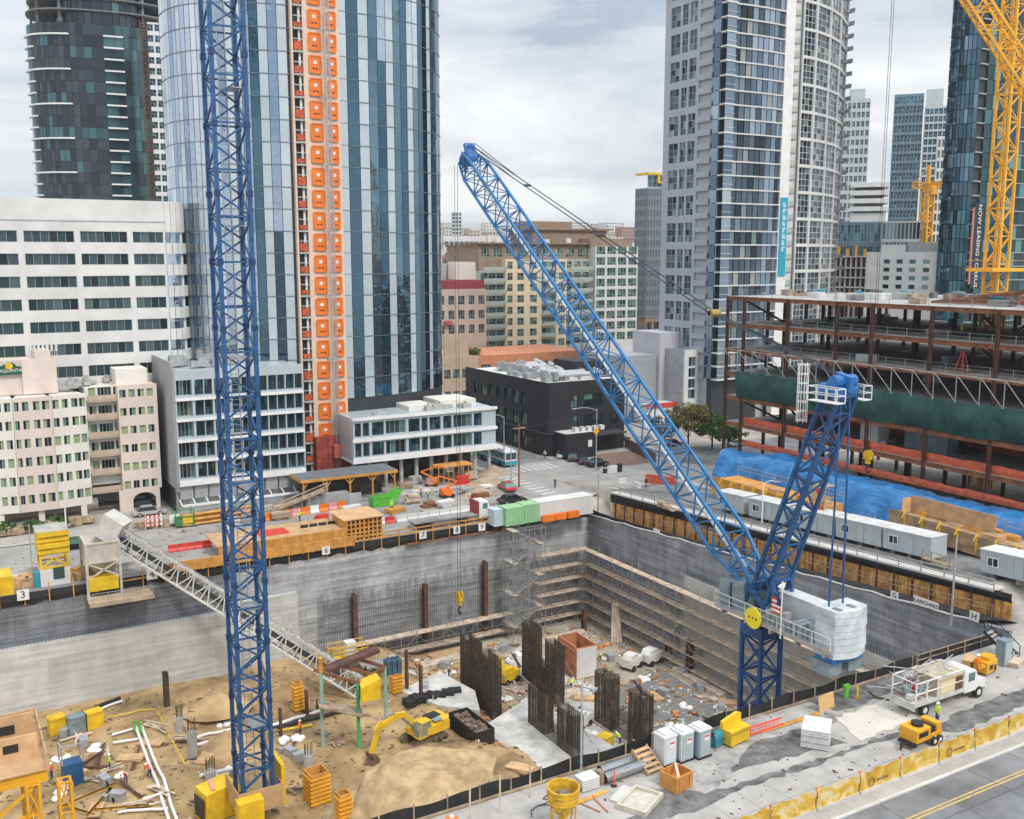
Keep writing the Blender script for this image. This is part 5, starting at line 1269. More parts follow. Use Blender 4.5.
# ---------------- the side street side: lagging, walkway, trailers, tarp, steel frame
lagm=mat('timber_lagging',(.62,.34,.10),.8,var=.35,scale=1.2,island=.3,dark=(.30,.13,.03))
YN=PX(1040,600,LX).y
r=random.Random(31)
t=thing('lagging_wall',(LX,LYF,-2),'orange timber lagging wall with upright boards between two black bands, above the right pit wall','retaining wall'); 
mb=MB(); y=58
while y<LYF-.4:
    w=r.uniform(.22,.34); b0,t0=lagbot(y),lagtop(y); mb.box(LX-.14+r.uniform(-.04,.04),LX-.02,y,y+w-.02,b0-.3,t0+.1); y+=w
sub(t,'boards',mb,lagm)
y=60
while y<LYF-1: mb=MB(); mb.box(LX-.3,LX-.16,y,y+.22,lagbot(y)-.4,lagtop(y)+.2); sub(t,'soldier_pile',mb,rust); y+=2.4
mb=MB(); 
for (f0,f1,n_) in ((lagtop,deckz,'upper'),):
    ys_=rng(58,LYF,2); vs=[];fs=[]
    for k,y in enumerate(ys_): vs+= [(LX-.2,y,f0(y)),(LX-.32-.08*(k%2),y,(f0(y)+f1(y))/2),(LX-.22,y,f1(y)-.02)]
    for k in range(len(ys_)-1): fs+=[(3*k,3*k+1,3*k+4,3*k+3),(3*k+1,3*k+2,3*k+5,3*k+4)]
    mb.add(vs,fs)
sub(t,'black_cloth',mb,blackc)
mb=MB(); ys_=rng(57,LYF,1.5); vs=[];fs=[]
for k,y in enumerate(ys_):
    vs+=[(WX-.05,y,wallz(y)+.02),(WX-.06,y,wallz(y)+.35+.08*math.sin(y*1.7)),((WX+LX)/2,y,(wallz(y)+lagbot(y))/2+.3),(LX-.31,y,lagbot(y)+.03)]
for k in range(len(ys_)-1):
    for j in range(3): fs.append((4*k+j,4*k+j+1,4*k+5+j,4*k+4+j))
mb.add(vs,fs); sub(t,'black_cloth',mb,blackc)
mb=MB(); y=58
while y<LYF-6: 
    mb.beam((LX-3.4,y,wallz(y)+1.2),(LX-3.4,y+2.4,wallz(y+2.4)+1.2),.05); mb.beam((LX-3.4,y,wallz(y)+.7),(LX-3.4,y+2.4,wallz(y+2.4)+.7),.05); mb.beam((LX-3.4,y,wallz(y)),(LX-3.4,y,wallz(y)+1.3),.06); y+=2.4
sub(t,'bench_railing',mb,woodg)
mb=MB(); ys_=rng(58,LYF+6,2.5)
for a,b in zip(ys_,ys_[1:]): mb.beam((WX-.12,a,wallz(a)+.12+.1*math.sin(a)),(WX-.12,b,wallz(b)+.12+.1*math.sin(b)),.14)
sub(t,'white_hose',mb,white)
def board(px_,X,z,w,h,txt,label,size=None):
    y=PX(px_,550,X).y
    t=tag(MB().box(0,.05,-w/2,w/2,-h/2,h/2).build('number_board',white),label,'sign','boards marking the pit wall'); t.location=(X,y,z)
    o=text(txt,size or h*.9,(-.01,0,0),(rad(90),0,rad(-90)),blackm,'lettering',t,Vector((0,0,0))); return t
yb=PX(929,605,WX-.15).y
board(897,WX-.2,wallz(PX(897,598,WX).y)+.45,.95,.85,'G','square white board with a black letter left of the BLANCHARD board')
board(929,WX-.2,wallz(yb)+.5,3.0,.85,'BLANCHARD','long white board reading BLANCHARD on the right pit wall edge',.55)
board(979,WX-.2,wallz(PX(979,618,WX).y)+.5,1.0,.95,'H','white board with a black H near the right end of the pit wall')
board(656,WX-.2,wallz(PX(656,527,WX).y)+.4,1.4,.6,'','blank white board on the pit wall edge near the far corner')
# walkway slab and railing
t=thing('walkway',(LX,LYF,deckz(LYF)),'concrete walkway with a pale rail along the top of the orange lagging','walkway')
mb=MB(); vs=[];fs=[]; ys_=rng(60,LYF,3)
for y in ys_: z=deckz(y); vs+=[(LX-.35,y,z),(LX-.35,y,z-.22),(LX+1.6,y,z-.22),(LX+1.6,y,z)]
for k in range(len(ys_)-1):
    for j in range(4): fs.append((4*k+j,4*k+(j+1)%4,4*k+4+(j+1)%4,4*k+4+j))
fs.append((0,1,2,3)); n=len(vs); fs.append((n-1,n-2,n-3,n-4)); mb.add(vs,fs); sub(t,'slab',mb,concl)
mb=MB()
for a,b in zip(ys_,ys_[1:]):
    for h in (.5,1.05): mb.beam((LX-.25,a,deckz(a)+h),(LX-.25,b,deckz(b)+h),.07,.12)
sub(t,'rail',mb,mat('weathered_rail',(.45,.40,.36),.8,var=.2,scale=1))
y=60
while y<LYF: mb=MB(); mb.beam((LX-.25,y,deckz(y)-.1),(LX-.25,y,deckz(y)+1.15),.1); sub(t,'post',mb,MT['weathered_rail']); y+=2.9
mb=MB(); y=PX(672,510,LX).y; z=deckz(y)
for k in range(6): mb.box(LX-1.4,LX-.4,y-1.8+k*.6,y-1.2+k*.6,z-.1+k*.0,z+.0+k*.15)
sub(t,'timber_steps',mb,woodg)
# white blocks and barriers at the street end
for (a,b,l) in ((622,483,'left'),(637,488,'right')):
    q=P(a,b,-1.2); mb=MB(); mb.box(-.9,.9,-.3,.3,0,.35); mb.box(-.9,.9,-.15,.15,.35,.9); o=single('concrete_barrier',mb,offwhite,l+' pale concrete block at the end of the rail by the intersection','barrier','pale barriers at the intersection'); o.location=(q.x,q.y,gz(q.x,q.y)); o.rotation_euler.z=.3 if l=='left' else 1.4
# trailers
def trailer(y0,y1,label,xf=95.2,h=2.75,w=2.7):
    ym=(y0+y1)/2; zb=deckz(ym)+.15; L=y1-y0
    t=thing('site_trailer',(xf+w/2,ym,zb),label,'trailer','grey site trailers along the side street',0)
    sl=math.atan((deckz(y1)-deckz(y0))/L); t.rotation_euler=(sl,0,0)
    mb=MB(); mb.box(-w/2,w/2,-L/2,L/2,.35,h)
    n=int(L/.35)
    for k in range(n): y=-L/2+L*(k+.5)/n; mb.box(-w/2-.04,-w/2,y-.08,y+.08,.4,h-.12)
    mb.build('body',mat('trailer_grey',(.47,.52,.55),.5,.2,var=.08,scale=.6),t)
    mb=MB(); mb.box(-w/2-.08,w/2+.08,-L/2-.08,L/2+.08,h,h+.1); mb.build('roof',mat('trailer_roof',(.66,.67,.66),.7,var=.12,scale=.8),t)
    for y in (L/2-1.5,):
        mb=MB(); mb.cm=0; mb.box(-w/2-.1,-w/2-.05,y-.65,y+.65,1.15,2.15); mb.cm=1
        for s in (-.3,.3): mb.box(-w/2-.13,-w/2-.1,y+s-.24,y+s+.24,1.25,2.05)
        mb.build('window',[white,G_black],t)
    mb=MB(); mb.box(-w/2-.1,-w/2-.045,-.9,.1,.45,2.4); mb.build('door',mat('door_grey',(.40,.45,.48),.5,var=0),t)
    for y in (-L/2+1,0,L/2-1): mb=MB(); mb.box(-.9,.9,y-.25,y+.25,-.3,.35); mb.build('skid',concd,t)
yy_=lambda p,q:PX(p,q,95.2).y
trailer(yy_(744,508),yy_(716,502),'grey site trailer farthest along the side street, partly behind the blue jib')
trailer(yy_(787,517),yy_(749,508),'grey site trailer second farthest along the side street, just left of the rear strut')
trailer(yy_(833,533),yy_(792,520),'grey site trailer hidden behind the blue rear strut')
trailer(yy_(881,548),yy_(836,535),'grey site trailer in front of the green portable toilet')
trailer(yy_(931,562),yy_(883,550),'grey site trailer with stair landing at its near end, below the timber deck')
trailer(yy_(1052,605),yy_(980,575),'grey site trailer cut off by the right edge of the picture')
# stair landing at trailer
t0=yy_(945,566); mb=MB(); z=deckz(t0)
mb.box(94.2,95.1,t0-1.2,t0+2.4,z+.5,z+.6)
for k in range(4): y=t0-1.2+k*1.15; mb.beam((94.25,y,z),(94.25,y,z+1.6),.08)
mb.beam((94.25,t0-1.2,z+1.55),(94.25,t0+2.4,z+1.55),.08)
single('stair_landing',mb,woodg,'timber landing with rail at the end of the fifth grey trailer','landing')
# stair tower of timber and steel by the strut
q=PX(823,520,97.8); t=thing('timber_tower',(q.x,q.y,deckz(q.y)),'timber and red scaffold stair tower behind the blue strut','stair tower')
mb=MB(); z=deckz(q.y)
for x in (-1,1):
    for y in (-1,1): mb.beam((q.x+x,q.y+y,z),(q.x+x,q.y+y,z+6.2),.14)
for k in range(4): mb.beam((q.x-1,q.y-1,z+k*1.5),(q.x-1,q.y+1,z+k*1.5+1.4),.12); mb.box(q.x-1,q.x+1,q.y-1,q.y+1,z+k*1.6+1.2,z+k*1.6+1.27)
sub(t,'frame',mb,woodg); mb=MB(); mb.box(q.x-1.1,q.x-1.03,q.y-1,q.y+.2,z+1.2,z+3.6); sub(t,'red_panel',mb,mat('red_mesh',(0,0,0)))
mb=MB(); mb.box(q.x-1.12,q.x-1.04,q.y-.9,q.y+.9,z+4.2,z+6); sub(t,'timber_panel',mb,wood)
mb=MB(); mb.T=Matrix.Translation((q.x-1.13,q.y,z+5.4))@Matrix.Rotation(rad(-90),4,'Y'); mb.tube((0,0,0),(0,0,.03),.38,16); mb.T=None; sub(t,'round_sign',mb,red)
# formwork decks
def fdeck(p0,p1,X0,X1,yt0,yt1,label,m,seed):
    a=PX(*p0,X0);b=PX(*p1,X0); y0,y1=min(a.y,b.y),max(a.y,b.y); zf=lambda y:a.z+(b.z-a.z)*(y-a.y)/(b.y-a.y)
    t=thing('formwork_deck',(X0,(y0+y1)/2,min(a.z,b.z)-2),label,'formwork'); r=random.Random(seed)
    n=int((y1-y0)/2.2)
    for k in range(n):
        ya,yb=lerp(y0,y1,k/n),lerp(y0,y1,(k+1)/n)-.04; zz=zf((ya+yb)/2)
        mb=MB(); 
        for j in range(4): mb.box(X0,X0+.08,ya,yb,zz-1.5+j*.38,zz-1.14+j*.38)
        sub(t,'side_panel',mb,m)
        mb=MB(); mb.beam((X0-.1,ya,zz-1.9),(X0-.1,ya,zz+.3),.16); mb.beam((X0-.1,ya,zz+.2),(X0-.6,ya,zz-.6),.1); sub(t,'bracket',mb,yellow)
    mb=MB(); mb.add([(X0+.1,y0,zf(y0)-.5),(X1,y0,zf(y0)-.5),(X1,y1,zf(y1)-.5),(X0+.1,y1,zf(y1)-.5),(X0+.1,y0,zf(y0)-2.4),(X1,y0,zf(y0)-2.4),(X1,y1,zf(y1)-2.4),(X0+.1,y1,zf(y1)-2.4)],[(0,1,2,3),(4,5,1,0),(5,6,2,1),(6,7,3,2),(7,4,0,3)]); sub(t,'deck',mb,m)
    for k in range(9):
        y=r.uniform(y0+1,y1-2); x=r.uniform(X0+1,X1-1); mb=MB(); L_=r.uniform(1,2.4); mb.cb((x,y,zf(y)-.5+.25),(r.uniform(.8,1.6),L_,.5)); sub(t,'timber_stack',mb,wood if k%2 else woodo)
    mb=MB()
    for y in rng(y0,y1,2.5): mb.beam((X1,y,zf(y)-.5),(X1,y,zf(y)+1.1),.07)
    for h in (.5,1.05): mb.beam((X1,y0,zf(y0)+h),(X1,y1,zf(y1)+h),.06)
    sub(t,'railing',mb,MT['weathered_rail']); return zf
zf1=fdeck((712,476),(816,505),101.5,106.8,0,0,'orange plywood formwork deck with yellow brackets left of the blue strut',woodo,1)
zf2=fdeck((889,508),(1060,562),101.5,106.8,0,0,'weathered plank formwork deck with yellow brackets above the trailers',mat('aged_plank',(.42,.28,.17),.8,var=.25,scale=1,island=.15),2)
mb=MB(); a=PX(905,504,103);b=PX(990,530,103); mb.box(104,104.15,b.y,a.y,zf2(a.y)-.4,zf2(a.y)+1.6); mb.box(102.4,104,a.y-.15,a.y,zf2(a.y)-.4,zf2(a.y)+1.4); single('wall_form',mb,wood,'upright plywood wall form standing on the plank deck','formwork')
# portable toilets behind the trailers
def toilet(loc,rz,body,roof,label,door=None,s=1.0,group=None,sign=True):
    t=thing('portable_toilet',loc,label,'portable toilet',group,rz)
    mb=MB(); mb.box(-.58,.58,-.58,.58,.12,2.1)
    for k in range(4): mb.box(-.61,-.58,-.45+k*.27,-.33+k*.27,.3,1.9); mb.box(.58,.61,-.45+k*.27,-.33+k*.27,.3,1.9)
    mb.build('cabin',body,t)
    mb=MB(); mb.box(-.64,.64,-.64,.64,2.1,2.18); mb.prism([(-.6,-.6),(.6,-.6),(.6,.6),(-.6,.6)],2.18,2.24); mb.prism([(-.4,-.5),(.4,-.5),(.4,.5),(-.4,.5)],2.24,2.36); mb.build('roof',roof,t)
    mb=MB(); mb.box(-.46,.46,-.62,-.585,.2,2.0); mb.build('door',door or body,t)
    mb=MB(); mb.box(-.66,.66,-.66,.66,0,.12); mb.build('base',blackm,t)
    if sign:
        mb=MB(); mb.cm=0; mb.box(-.1,.36,-.645,-.625,1.35,1.8); mb.cm=1; mb.box(-.06,.32,-.655,-.645,1.62,1.76); mb.build('notice',[white,red],t)
    mb=MB(); mb.tube((.42,.4,2.2),(.42,.4,2.75),.06,8); mb.build('vent',body,t); return t
g1=mat('toilet_teal',(.02,.22,.18),.4,var=.05); g2=mat('toilet_tan',(.58,.43,.33),.5,var=.05)
q=PX(860,517,99.5); toilet((q.x,q.y,deckz(q.y)-.0),rad(-90),g1,mat('toilet_roof_green',(.2,.55,.45),.5,var=0),'dark green portable toilet behind the grey trailer')
q=PX(870,520,99.7); toilet((q.x,q.y,deckz(q.y)+.0),rad(-90),g2,g2,'tan portable toilet beside the dark green one')
# blue tarp over the heap
t=MB(); a=PX(712,437,107.5); b=PX(1045,540,107.5); ys_=rng(b.y,a.y,.8); xs_=rng(107.2,114.2,.7)
tg=deckz
tarp_top=lambda y:1
g={}
zt0=PX(718,447,109.5); zt1=PX(1010,517,109.5)
topl=lambda y:zt0.z+(zt1.z-zt0.z)*(y-zt0.y)/(zt1.y-zt0.y)
for j,y in enumerate(ys_):
    for i,x in enumerate(xs_):
        u=(x-107.2)/7.0; prof=min(1,u*3.2)*(1 if u<.75 else 1-(u-.75)*.9)
        base=gz(x,y)+.1; hh=max(1.2,topl(y)-base)
        bul=1+.16*hnoise(y*.35,x*.3)*(.4+.6*sst(80,110,y))
        z=base+hh*prof*bul+.12*math.sin(y*1.9+x)+.08*math.sin(y*4.3-x*2)+.10*abs(math.sin(y*.9+x*1.4))
        g[i,j]=len(t.v); t.v.append((x+.25*math.sin(y*1.3)*(1-u),y,z))
for j in range(len(ys_)-1):
    for i in range(len(xs_)-1): t.f.append((g[i,j],g[i+1,j],g[i+1,j+1],g[i,j+1])); t.m.append(0)
single('blue_tarp',t,mat('tarp_blue',(.04,.23,.52),.35,var=.25,scale=1.4,bump=.6,bscale=1.0,dark=(.012,.11,.32),detail=12,stretch=(.5,.5,2)),'long shiny blue tarpaulin heaped along the foot of the steel frame','tarpaulin',smooth=True)
# ---- steel frame building
SX=114.5; colp=[727,743.5,787,836,871.5,931,997.6]; cy_=[PX(p,340,SX).y for p in colp]
d_=cy_[-2]-cy_[-1]; cy_+= [cy_[-1]-d_*.95,cy_[-1]-d_*1.9]
yl_,yr_=cy_[0],cy_[-1]; lev=[]
for (ya,yb) in ((296.1,310.5),(323,345.6),(349.5,378),(372.5,411),(396.5,444),(422.8,479.2)):
    a=PX(727,ya,SX); b=PX(1024,yb,SX); lev.append((a.z+b.z)/2)
t=thing('unfinished_building',(SX,(yl_+yr_)/2,-2),'rust brown steel frame building with open floors, green netting and orange fence, on the right','building under construction')
SD=34
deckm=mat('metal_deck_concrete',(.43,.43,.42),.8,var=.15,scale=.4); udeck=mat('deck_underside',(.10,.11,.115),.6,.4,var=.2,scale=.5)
depth_x=[SX,SX+9,SX+18,SX+27,SX+SD]
for k,z in enumerate(lev):
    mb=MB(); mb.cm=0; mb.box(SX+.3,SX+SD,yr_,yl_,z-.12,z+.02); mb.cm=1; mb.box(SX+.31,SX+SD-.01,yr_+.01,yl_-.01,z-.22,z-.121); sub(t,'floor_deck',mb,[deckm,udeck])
    for j in range(len(cy_)-1):
        mb=MB(); ya,yb=cy_[j],cy_[j+1]; mb.box(SX-.16,SX+.16,yb+.2,ya-.2,z-.07,z-.01); mb.box(SX-.16,SX+.16,yb+.2,ya-.2,z-.62,z-.56); mb.box(SX-.04,SX+.04,yb+.2,ya-.2,z-.56,z-.07); sub(t,'edge_beam',mb,rustl)
    for y in cy_:
        mb=MB(); mb.box(SX+.25,SX+SD,y-.12,y+.12,z-.62,z-.23); sub(t,'cross_beam',mb,rust)
zt_s=lev[0]
for j,y in enumerate(cy_):
    for i,x in enumerate(depth_x):
        mb=MB(); m_=rust if i else rustl
        for s in (-.18,.18): mb.box(x-.2,x+.2,y+s-.035,y+s+.035,-2.5,zt_s-.01 if i or j<2 else zt_s-.01)
        mb.box(x-.03,x+.03,y-.145,y+.145,-2.5,zt_s-.02); sub(t,'column',mb,rust)
for (j,k) in ((0,0),(0,1),(0,2),(5,0),(5,1),(6,0),(6,1),(0,3),(0,4),(1,4)):
    mb=MB(); y0,y1=cy_[j],cy_[j+1]; zt2=lev[k]-.6; zb2=lev[k+1] if k+1<len(lev) else -1
    x=SX+9; mb.beam((x,y0,zt2),(x,(y0+y1)/2,zb2),.28) if j else mb.beam((SX+.2,y1,zt2),(SX+8.8,y1,zb2),.3); 
    if j: mb.beam((x,y1,zt2),(x,(y0+y1)/2,zb2),.28)
    sub(t,'brace',mb,rust)
# outrigger netting frames
zk=lev[3]; 
mb=MB(); y=yr_; 
while y<yl_-3:
    sub_=MB(); sub_.beam((SX-.4,y,zk+.2),(SX-3.0,y+1.5,lev[2]+.2),.11); sub_.beam((SX-3.0,y+1.5,lev[2]+.2),(SX-3,y+1.5,zk+.6),.09); sub_.beam((SX-.3,y,lev[2]-.3),(SX-3,y+1.5,lev[2]+.2),.09); sub(t,'outrigger',sub_,steelg); y+=3.3
mb=MB(); mb.beam((SX-3,yr_,lev[2]+.2),(SX-3,cy_[2]-2,lev[2]+.2),.14); sub(t,'outrigger_rail',mb,steelg)
n=90; gt_=MB(); vs=[];fs=[]
yA=cy_[0]-3
for i in range(n+1):
    y=lerp(yr_,yA,i/n)
    for j in range(7):
        u=j/6; z=lerp(lev[4]+.1,lev[3]+.4,u); x=SX-.35-1.1*math.sin(math.pi*u)*(.6+.4*math.sin(y*.8))-.12*math.sin(y*3+u*5)-(1.2*u if j==6 else 0)*0
        vs.append((x,y,z+(.2*math.sin(y*.45) if j==0 else 0)))
for i in range(n):
    for j in range(6): fs.append((7*i+j,7*i+j+1,7*i+8+j,7*i+7+j))
gt_.add(vs,fs); sub(t,'green_netting',gt_,mat('netting_green',(.008,.075,.06),.6,var=.3,scale=.8,bump=.3,bscale=3),smooth=True)
def fence(z,h,y0,y1,x):
    mb=MB(); n=60; vs=[];fs=[]
    for i in range(n+1):
        y=lerp(y0,y1,i/n); s=.1*math.sin(y*1.1)*math.sin(y*.37)+.05*math.sin(y*3.1)
        vs+=[(x,y,z+.03),(x-.05,y,z+h*.5),(x+.03,y,z+h+s)]
    for i in range(n): fs+=[(3*i,3*i+1,3*i+4,3*i+3),(3*i+1,3*i+2,3*i+5,3*i+4)]
    mb.add(vs,fs); sub(t,'orange_fence',mb,mat('orange_mesh',(.62,.13,.06),.7,var=.25,scale=1.2))
fence(lev[5],1.15,yr_,cy_[1],SX+.5); fence(PX(800,455,SX-.4).z-.6,1.0,yr_,cy_[1]-1,SX-.3)
fence(lev[5],1.4,yr_,cy_[1],SX+14)
# floor edge cable posts and clutter
r=random.Random(77); MSK=[]
for k,z in enumerate(lev[:3]):
    mb=MB(); 
    for y in rng(yr_,yl_,3.2): mb.beam((SX+.35,y,z),(SX+.35,y,z+1.15),.06)
    for h in (.6,1.1): mb.beam((SX+.35,yr_,z+h),(SX+.35,yl_,z+h),.03)
    sub(t,'cable_rail',mb,steelg)
for k in range(110):
    z=lev[max(0,r.randrange(-2,6))]; x=r.uniform(SX+2,SX+30); y=r.uniform(yr_+4,yl_-2); mb=MB(); mb.cb((0,0,.4),(r.uniform(.6,3),r.uniform(.6,3),r.uniform(.3,1.3)),rz=r.uniform(0,3)); m_=r.choice([steelg,greym,offwhite,bluegrey,woodg,teal,concd,rust]); o=single('material_stack',mb,m_,'x','material stack','material piles on the steel frame floors'); o.location=(x,y,z+.02); MSK.append((m_.name.split('.')[0],lev.index(z),o))
cn={'galvanised_steel':'shiny grey','grey_metal':'flat grey','off_white_panel':'off white','machinery_blue_grey':'blue grey','weathered_wood':'weathered timber','teal_paint':'teal','concrete_dark':'dark grey','rusty_steel':'rusty'}
for mn,lv,o in MSK:
    same=sorted([q.location.y for a,b,q in MSK if a==mn and b==lv],reverse=True)
    o['label']='%s pile on the %s of the steel frame, number %d from the left'%(cn.get(mn,'mixed'),['top deck','fifth floor','fourth floor','third floor','second floor','first floor'][lv],same.index(o.location.y)+1)
# stacked bracing lying on the roof at the right
zr=lev[0]
mb=MB()
p0=PX(940,293,SX+8);
for k in range(7):
    o_=k*3.0; mb.beam((SX+5+o_*.6,p0.y-1,zr+.3),(SX+8+o_*.6,yr_+4,zr+4.4+.2*k),.3); mb.beam((SX+5+o_*.6,p0.y-1,zr+.3),(SX+8+o_*.6,yr_+4,zr+.6),.3)
    for q_ in range(5): f=(q_+1)/6; a=Vector((SX+5+o_*.6,p0.y-1,zr+.3)).lerp(Vector((SX+8+o_*.6,yr_+4,zr+4.4)),f); b=Vector((SX+5+o_*.6,p0.y-1,zr+.3)).lerp(Vector((SX+8+o_*.6,yr_+4,zr+.6)),f+.1 if f<.85 else f); mb.beam(a,b,.16)
single('roof_truss',mb,rustl,'sloping reddish steel trusses assembled on the top deck at the right edge','truss')
mb=MB(); q=PX(962,368,SX+1.5)
for x in (-.7,.7):
    for y in (-.7,.7): mb.beam((q.x+x,q.y+y,lev[2]),(q.x,q.y,lev[2]+3),.12)
for h in (.8,1.6): mb.beam((q.x-.6,q.y-.6,lev[2]+h),(q.x+.6,q.y+.6,lev[2]+h),.1)
single('red_stand',mb,mat('pinkish_red',(.6,.06,.08),.5,var=0),'red four legged stand on a floor of the steel frame','stand')
# container on the frame, white boards
for (a,b,X,w,h,m_,lab) in ((860,437,SX+4,3.2,3.0,offwhite,'white site cabin on the second floor of the steel frame'),(905,432,SX+6,7,3.2,bluegrey,'blue grey wrapped load on the second floor of the steel frame')):
    q=PX(a,b,X); mb=MB(); mb.box(X,X+2.4,q.y-w,q.y,lev[5]+.03,lev[5]+h); mb.box(X-.05,X,q.y-w*.6,q.y-w*.3,lev[5]+.1,lev[5]+2.2); single('site_cabin',mb,m_,lab,'cabin')
# ---- trees
def tree(loc,h,rad_,crown_m,label,seed,n=2600,name='tree'):
    r=random.Random(seed); t=thing(name,loc,label,'tree')
    mb=MB(); mb.tube((0,0,-.2),(0,0,h*.45),.22,8,r2=.14); tips=[]
    for k in range(7):
        a=k*2.4+r.random(); e=Vector((math.cos(a)*rad_*.6,math.sin(a)*rad_*.6,h*r.uniform(.55,.85))); s=Vector((0,0,h*r.uniform(.25,.45))); mb.tube(s,e,.08,6,r2=.03); tips.append(e)
    mb.tube((0,0,h*.45),(0,0,h*.85),.13,6,r2=.04); tips.append(Vector((0,0,h*.85)))
    mb.build('trunk',mat('bark',(.10,.075,.05),.9,var=.3,scale=4),t)
    mb=MB(); cl=[]
    for e in tips:
        for q in range(6): cl.append((e*1.0+Vector((r.gauss(0,.3),r.gauss(0,.3),r.gauss(0,.16)*1.0))*rad_*.8,rad_*r.uniform(.18,.36)))
    for i in range(n):
        c,s=r.choice(cl); d=Vector((r.gauss(0,1),r.gauss(0,1),r.gauss(0,1))).normalized()*s*r.uniform(.55,1.05); p=c+d
        if p.z<h*.22: continue
        u=Vector((r.gauss(0,1),r.gauss(0,1),r.gauss(0,1))).normalized(); v=u.orthogonal().normalized(); w=u.cross(v); l=.10+.12*r.random()
        mb.add([p-v*l-w*l*.6,p+v*l-w*l*.6,p+v*l*.8+w*l,p-v*l*.8+w*l],[(0,1,2,3)])
    mb.build('crown',crown_m,t); return t
lf1=mat('leaves_green',(.06,.13,.025),.8,var=.3,scale=.7,island=.45); lf2=mat('leaves_olive',(.17,.15,.05),.8,var=.3,scale=.7,island=.4); lf3=mat('leaves_spring',(.16,.2,.04),.8,var=.3,scale=.7,island=.4)
q=P(688,450,-2.5); tree((q.x,q.y,-2.5),9.5,3.6,lf2,'tall olive brown budding tree behind the blue jib, left of the green tree',1,5200)
q=P(712,449,-2.5); tree((q.x,q.y,-2.5),6.4,3.4,lf1,'rounder bright green tree just right of the olive tree',2,4200)
q=P(724,452,-2.5); tree((q.x+1,q.y,-2.5),5.0,2.6,lf1,'small green tree at the corner of the steel frame',3,2600)
q=P(537,452,-2.5); tree((q.x,q.y,-2.4),4.2,1.5,lf3,'thin young street tree at the corner of the black building',4,900)
q=P(570,457,-2.5); tree((q.x,q.y,-2.4),2.2,1.0,lf3,'low yellow green shrub beside the parked white car',5,600,'shrub')
for i,(a,b,h) in enumerate(((655,440,5),(672,436,6))): q=P(a,b,-2.5); tree((q.x,q.y,-2.5),h,2.2,lf2,('small bare looking tree left of the olive tree','brownish tree seen through the jib beside the grey block')[i],8+i,900)
q=PY(660,330,238); tree((q.x,238,q.z-9),10,4.5,lf3,'pale green roof garden tree under the grey tower',12,1500)
for i,(a,b) in enumerate(((452,348),(464,350),(473,352))): q=PY(a,b,240); tree((q.x,240,q.z-3),4,2.0,(lf3,lf2,lf1)[i],('yellow green','olive','dark green')[i]+' terrace tree on the tan block by the glass tower edge',20+i,700)
for i,(a,b) in enumerate(((5,536),(35,532),(60,528))): q=P(a,b,-2.5); tree((q.x,q.y,-2.5),1.6,1.3,lf1,('leftmost','middle','right')[i]+' low green shrub in the planting strip before the hotel',30+i,500,'shrub')
# ---- vehicles
def carpaint(c): return mat('car_paint_%02d%02d%02d'%tuple(int(99*x) for x in c),c,.25,.3,var=0)
_car={}
def car(px_,py_,col,label,rz=0,kind='car',z=None,L=4.6,group='parked cars and passing cars',X=None,cat=None):
    q=P(px_,py_,-2.5) if z is None else P(px_,py_,z); zg=gz(q.x,q.y)+.02
    suv=kind=='suv'; W_=1.85; h1=.85 if not suv else 1.0; h2=1.42 if not suv else 1.75
    t=thing('parked_car',(q.x,q.y,zg),label,cat or 'car',group,rz)
    mb=MB(); a=L/2
    prof=[(-a,.35),(-a,h1-.1),(-a+.25,h1),(a-.9,h1-.02),(a-.15,h1-.18),(a,.5),(a,.3)]
    n=len(prof)
    for y0,y1,ins in ((-W_/2,W_/2,0),):
        mb.yprism([(x,z_) for x,z_ in prof][::-1],-W_/2,W_/2)
    roof=[(-a+.55,h1),(-a+1.05,h2-.05),(-a+1.4,h2),(.35,h2),(.65,h2-.06),(a-1.15,h1)] if not suv else [(-a+.1,h1),(-a+.35,h2-.05),(-a+.6,h2),(.55,h2),(.8,h2-.06),(a-1.1,h1)]
    mb2=MB(); 
    vs=[];m=len(roof)
    for y,k in ((-1,0),(1,0)):
        for x,z_ in roof: w=W_/2-.05-.16*(z_-h1)/(h2-h1); vs.append((x,y*w,z_))
    mb2.add(vs,[tuple(range(m)),tuple(range(2*m-1,m-1,-1))]+[((i+1)%m,i,m+i,m+(i+1)%m) for i in range(m)])
    mb.build('body',carpaint(col),t); mb2.build('windows',G_black,t)
    mb=MB(); mb.prism([(roof[1][0]+.12,-W_/2+.22),(roof[-2][0]-.1,-W_/2+.22),(roof[-2][0]-.1,W_/2-.22),(roof[1][0]+.12,W_/2-.22)],h2-.01,h2+.03); mb.build('roof',carpaint(col),t)
    if 'w' not in _car:
        w=MB(); w.cm=0; w.tube((0,-.1,0),(0,.1,0),.33,16); w.cm=1; w.tube((0,-.115,0),(0,.115,0),.19,12); _car['w']=w.mesh('wheel',[tyre,steelg])
    for x in (-a+.85,a-.85):
        for y in (-W_/2+.08,W_/2-.08): o=bpy.data.objects.new('wheel',_car['w']); COL.objects.link(o); o.parent=t; o.location=(x,y,.33); CH.setdefault(t.name,[]).append(o)
    for y in (-.65,.65):
        mb=MB(); mb.box(a-.04,a+.01,y-.18,y+.18,.58,.72); mb.build('headlight',white,t); mb=MB(); mb.box(-a-.01,-a+.04,y-.18,y+.18,.6,.75); mb.build('tail_light',red,t)
    return t
H_=rad(90)
car(149,515,(.50,.52,.54),'silver car parked nearest of the row under the hotel arches',0)
car(144,508.5,(.03,.03,.035),'black car second nearest in the row under the hotel arches',0)
car(143,504,(.55,.56,.57),'light grey car third in the row under the hotel arches',0)
car(140,500.5,(.40,.42,.45),'grey car innermost in the row under the hotel arches',0)
car(78,548,(.015,.015,.02),'black car on the street behind the yellow silo',0,z=-2.5)
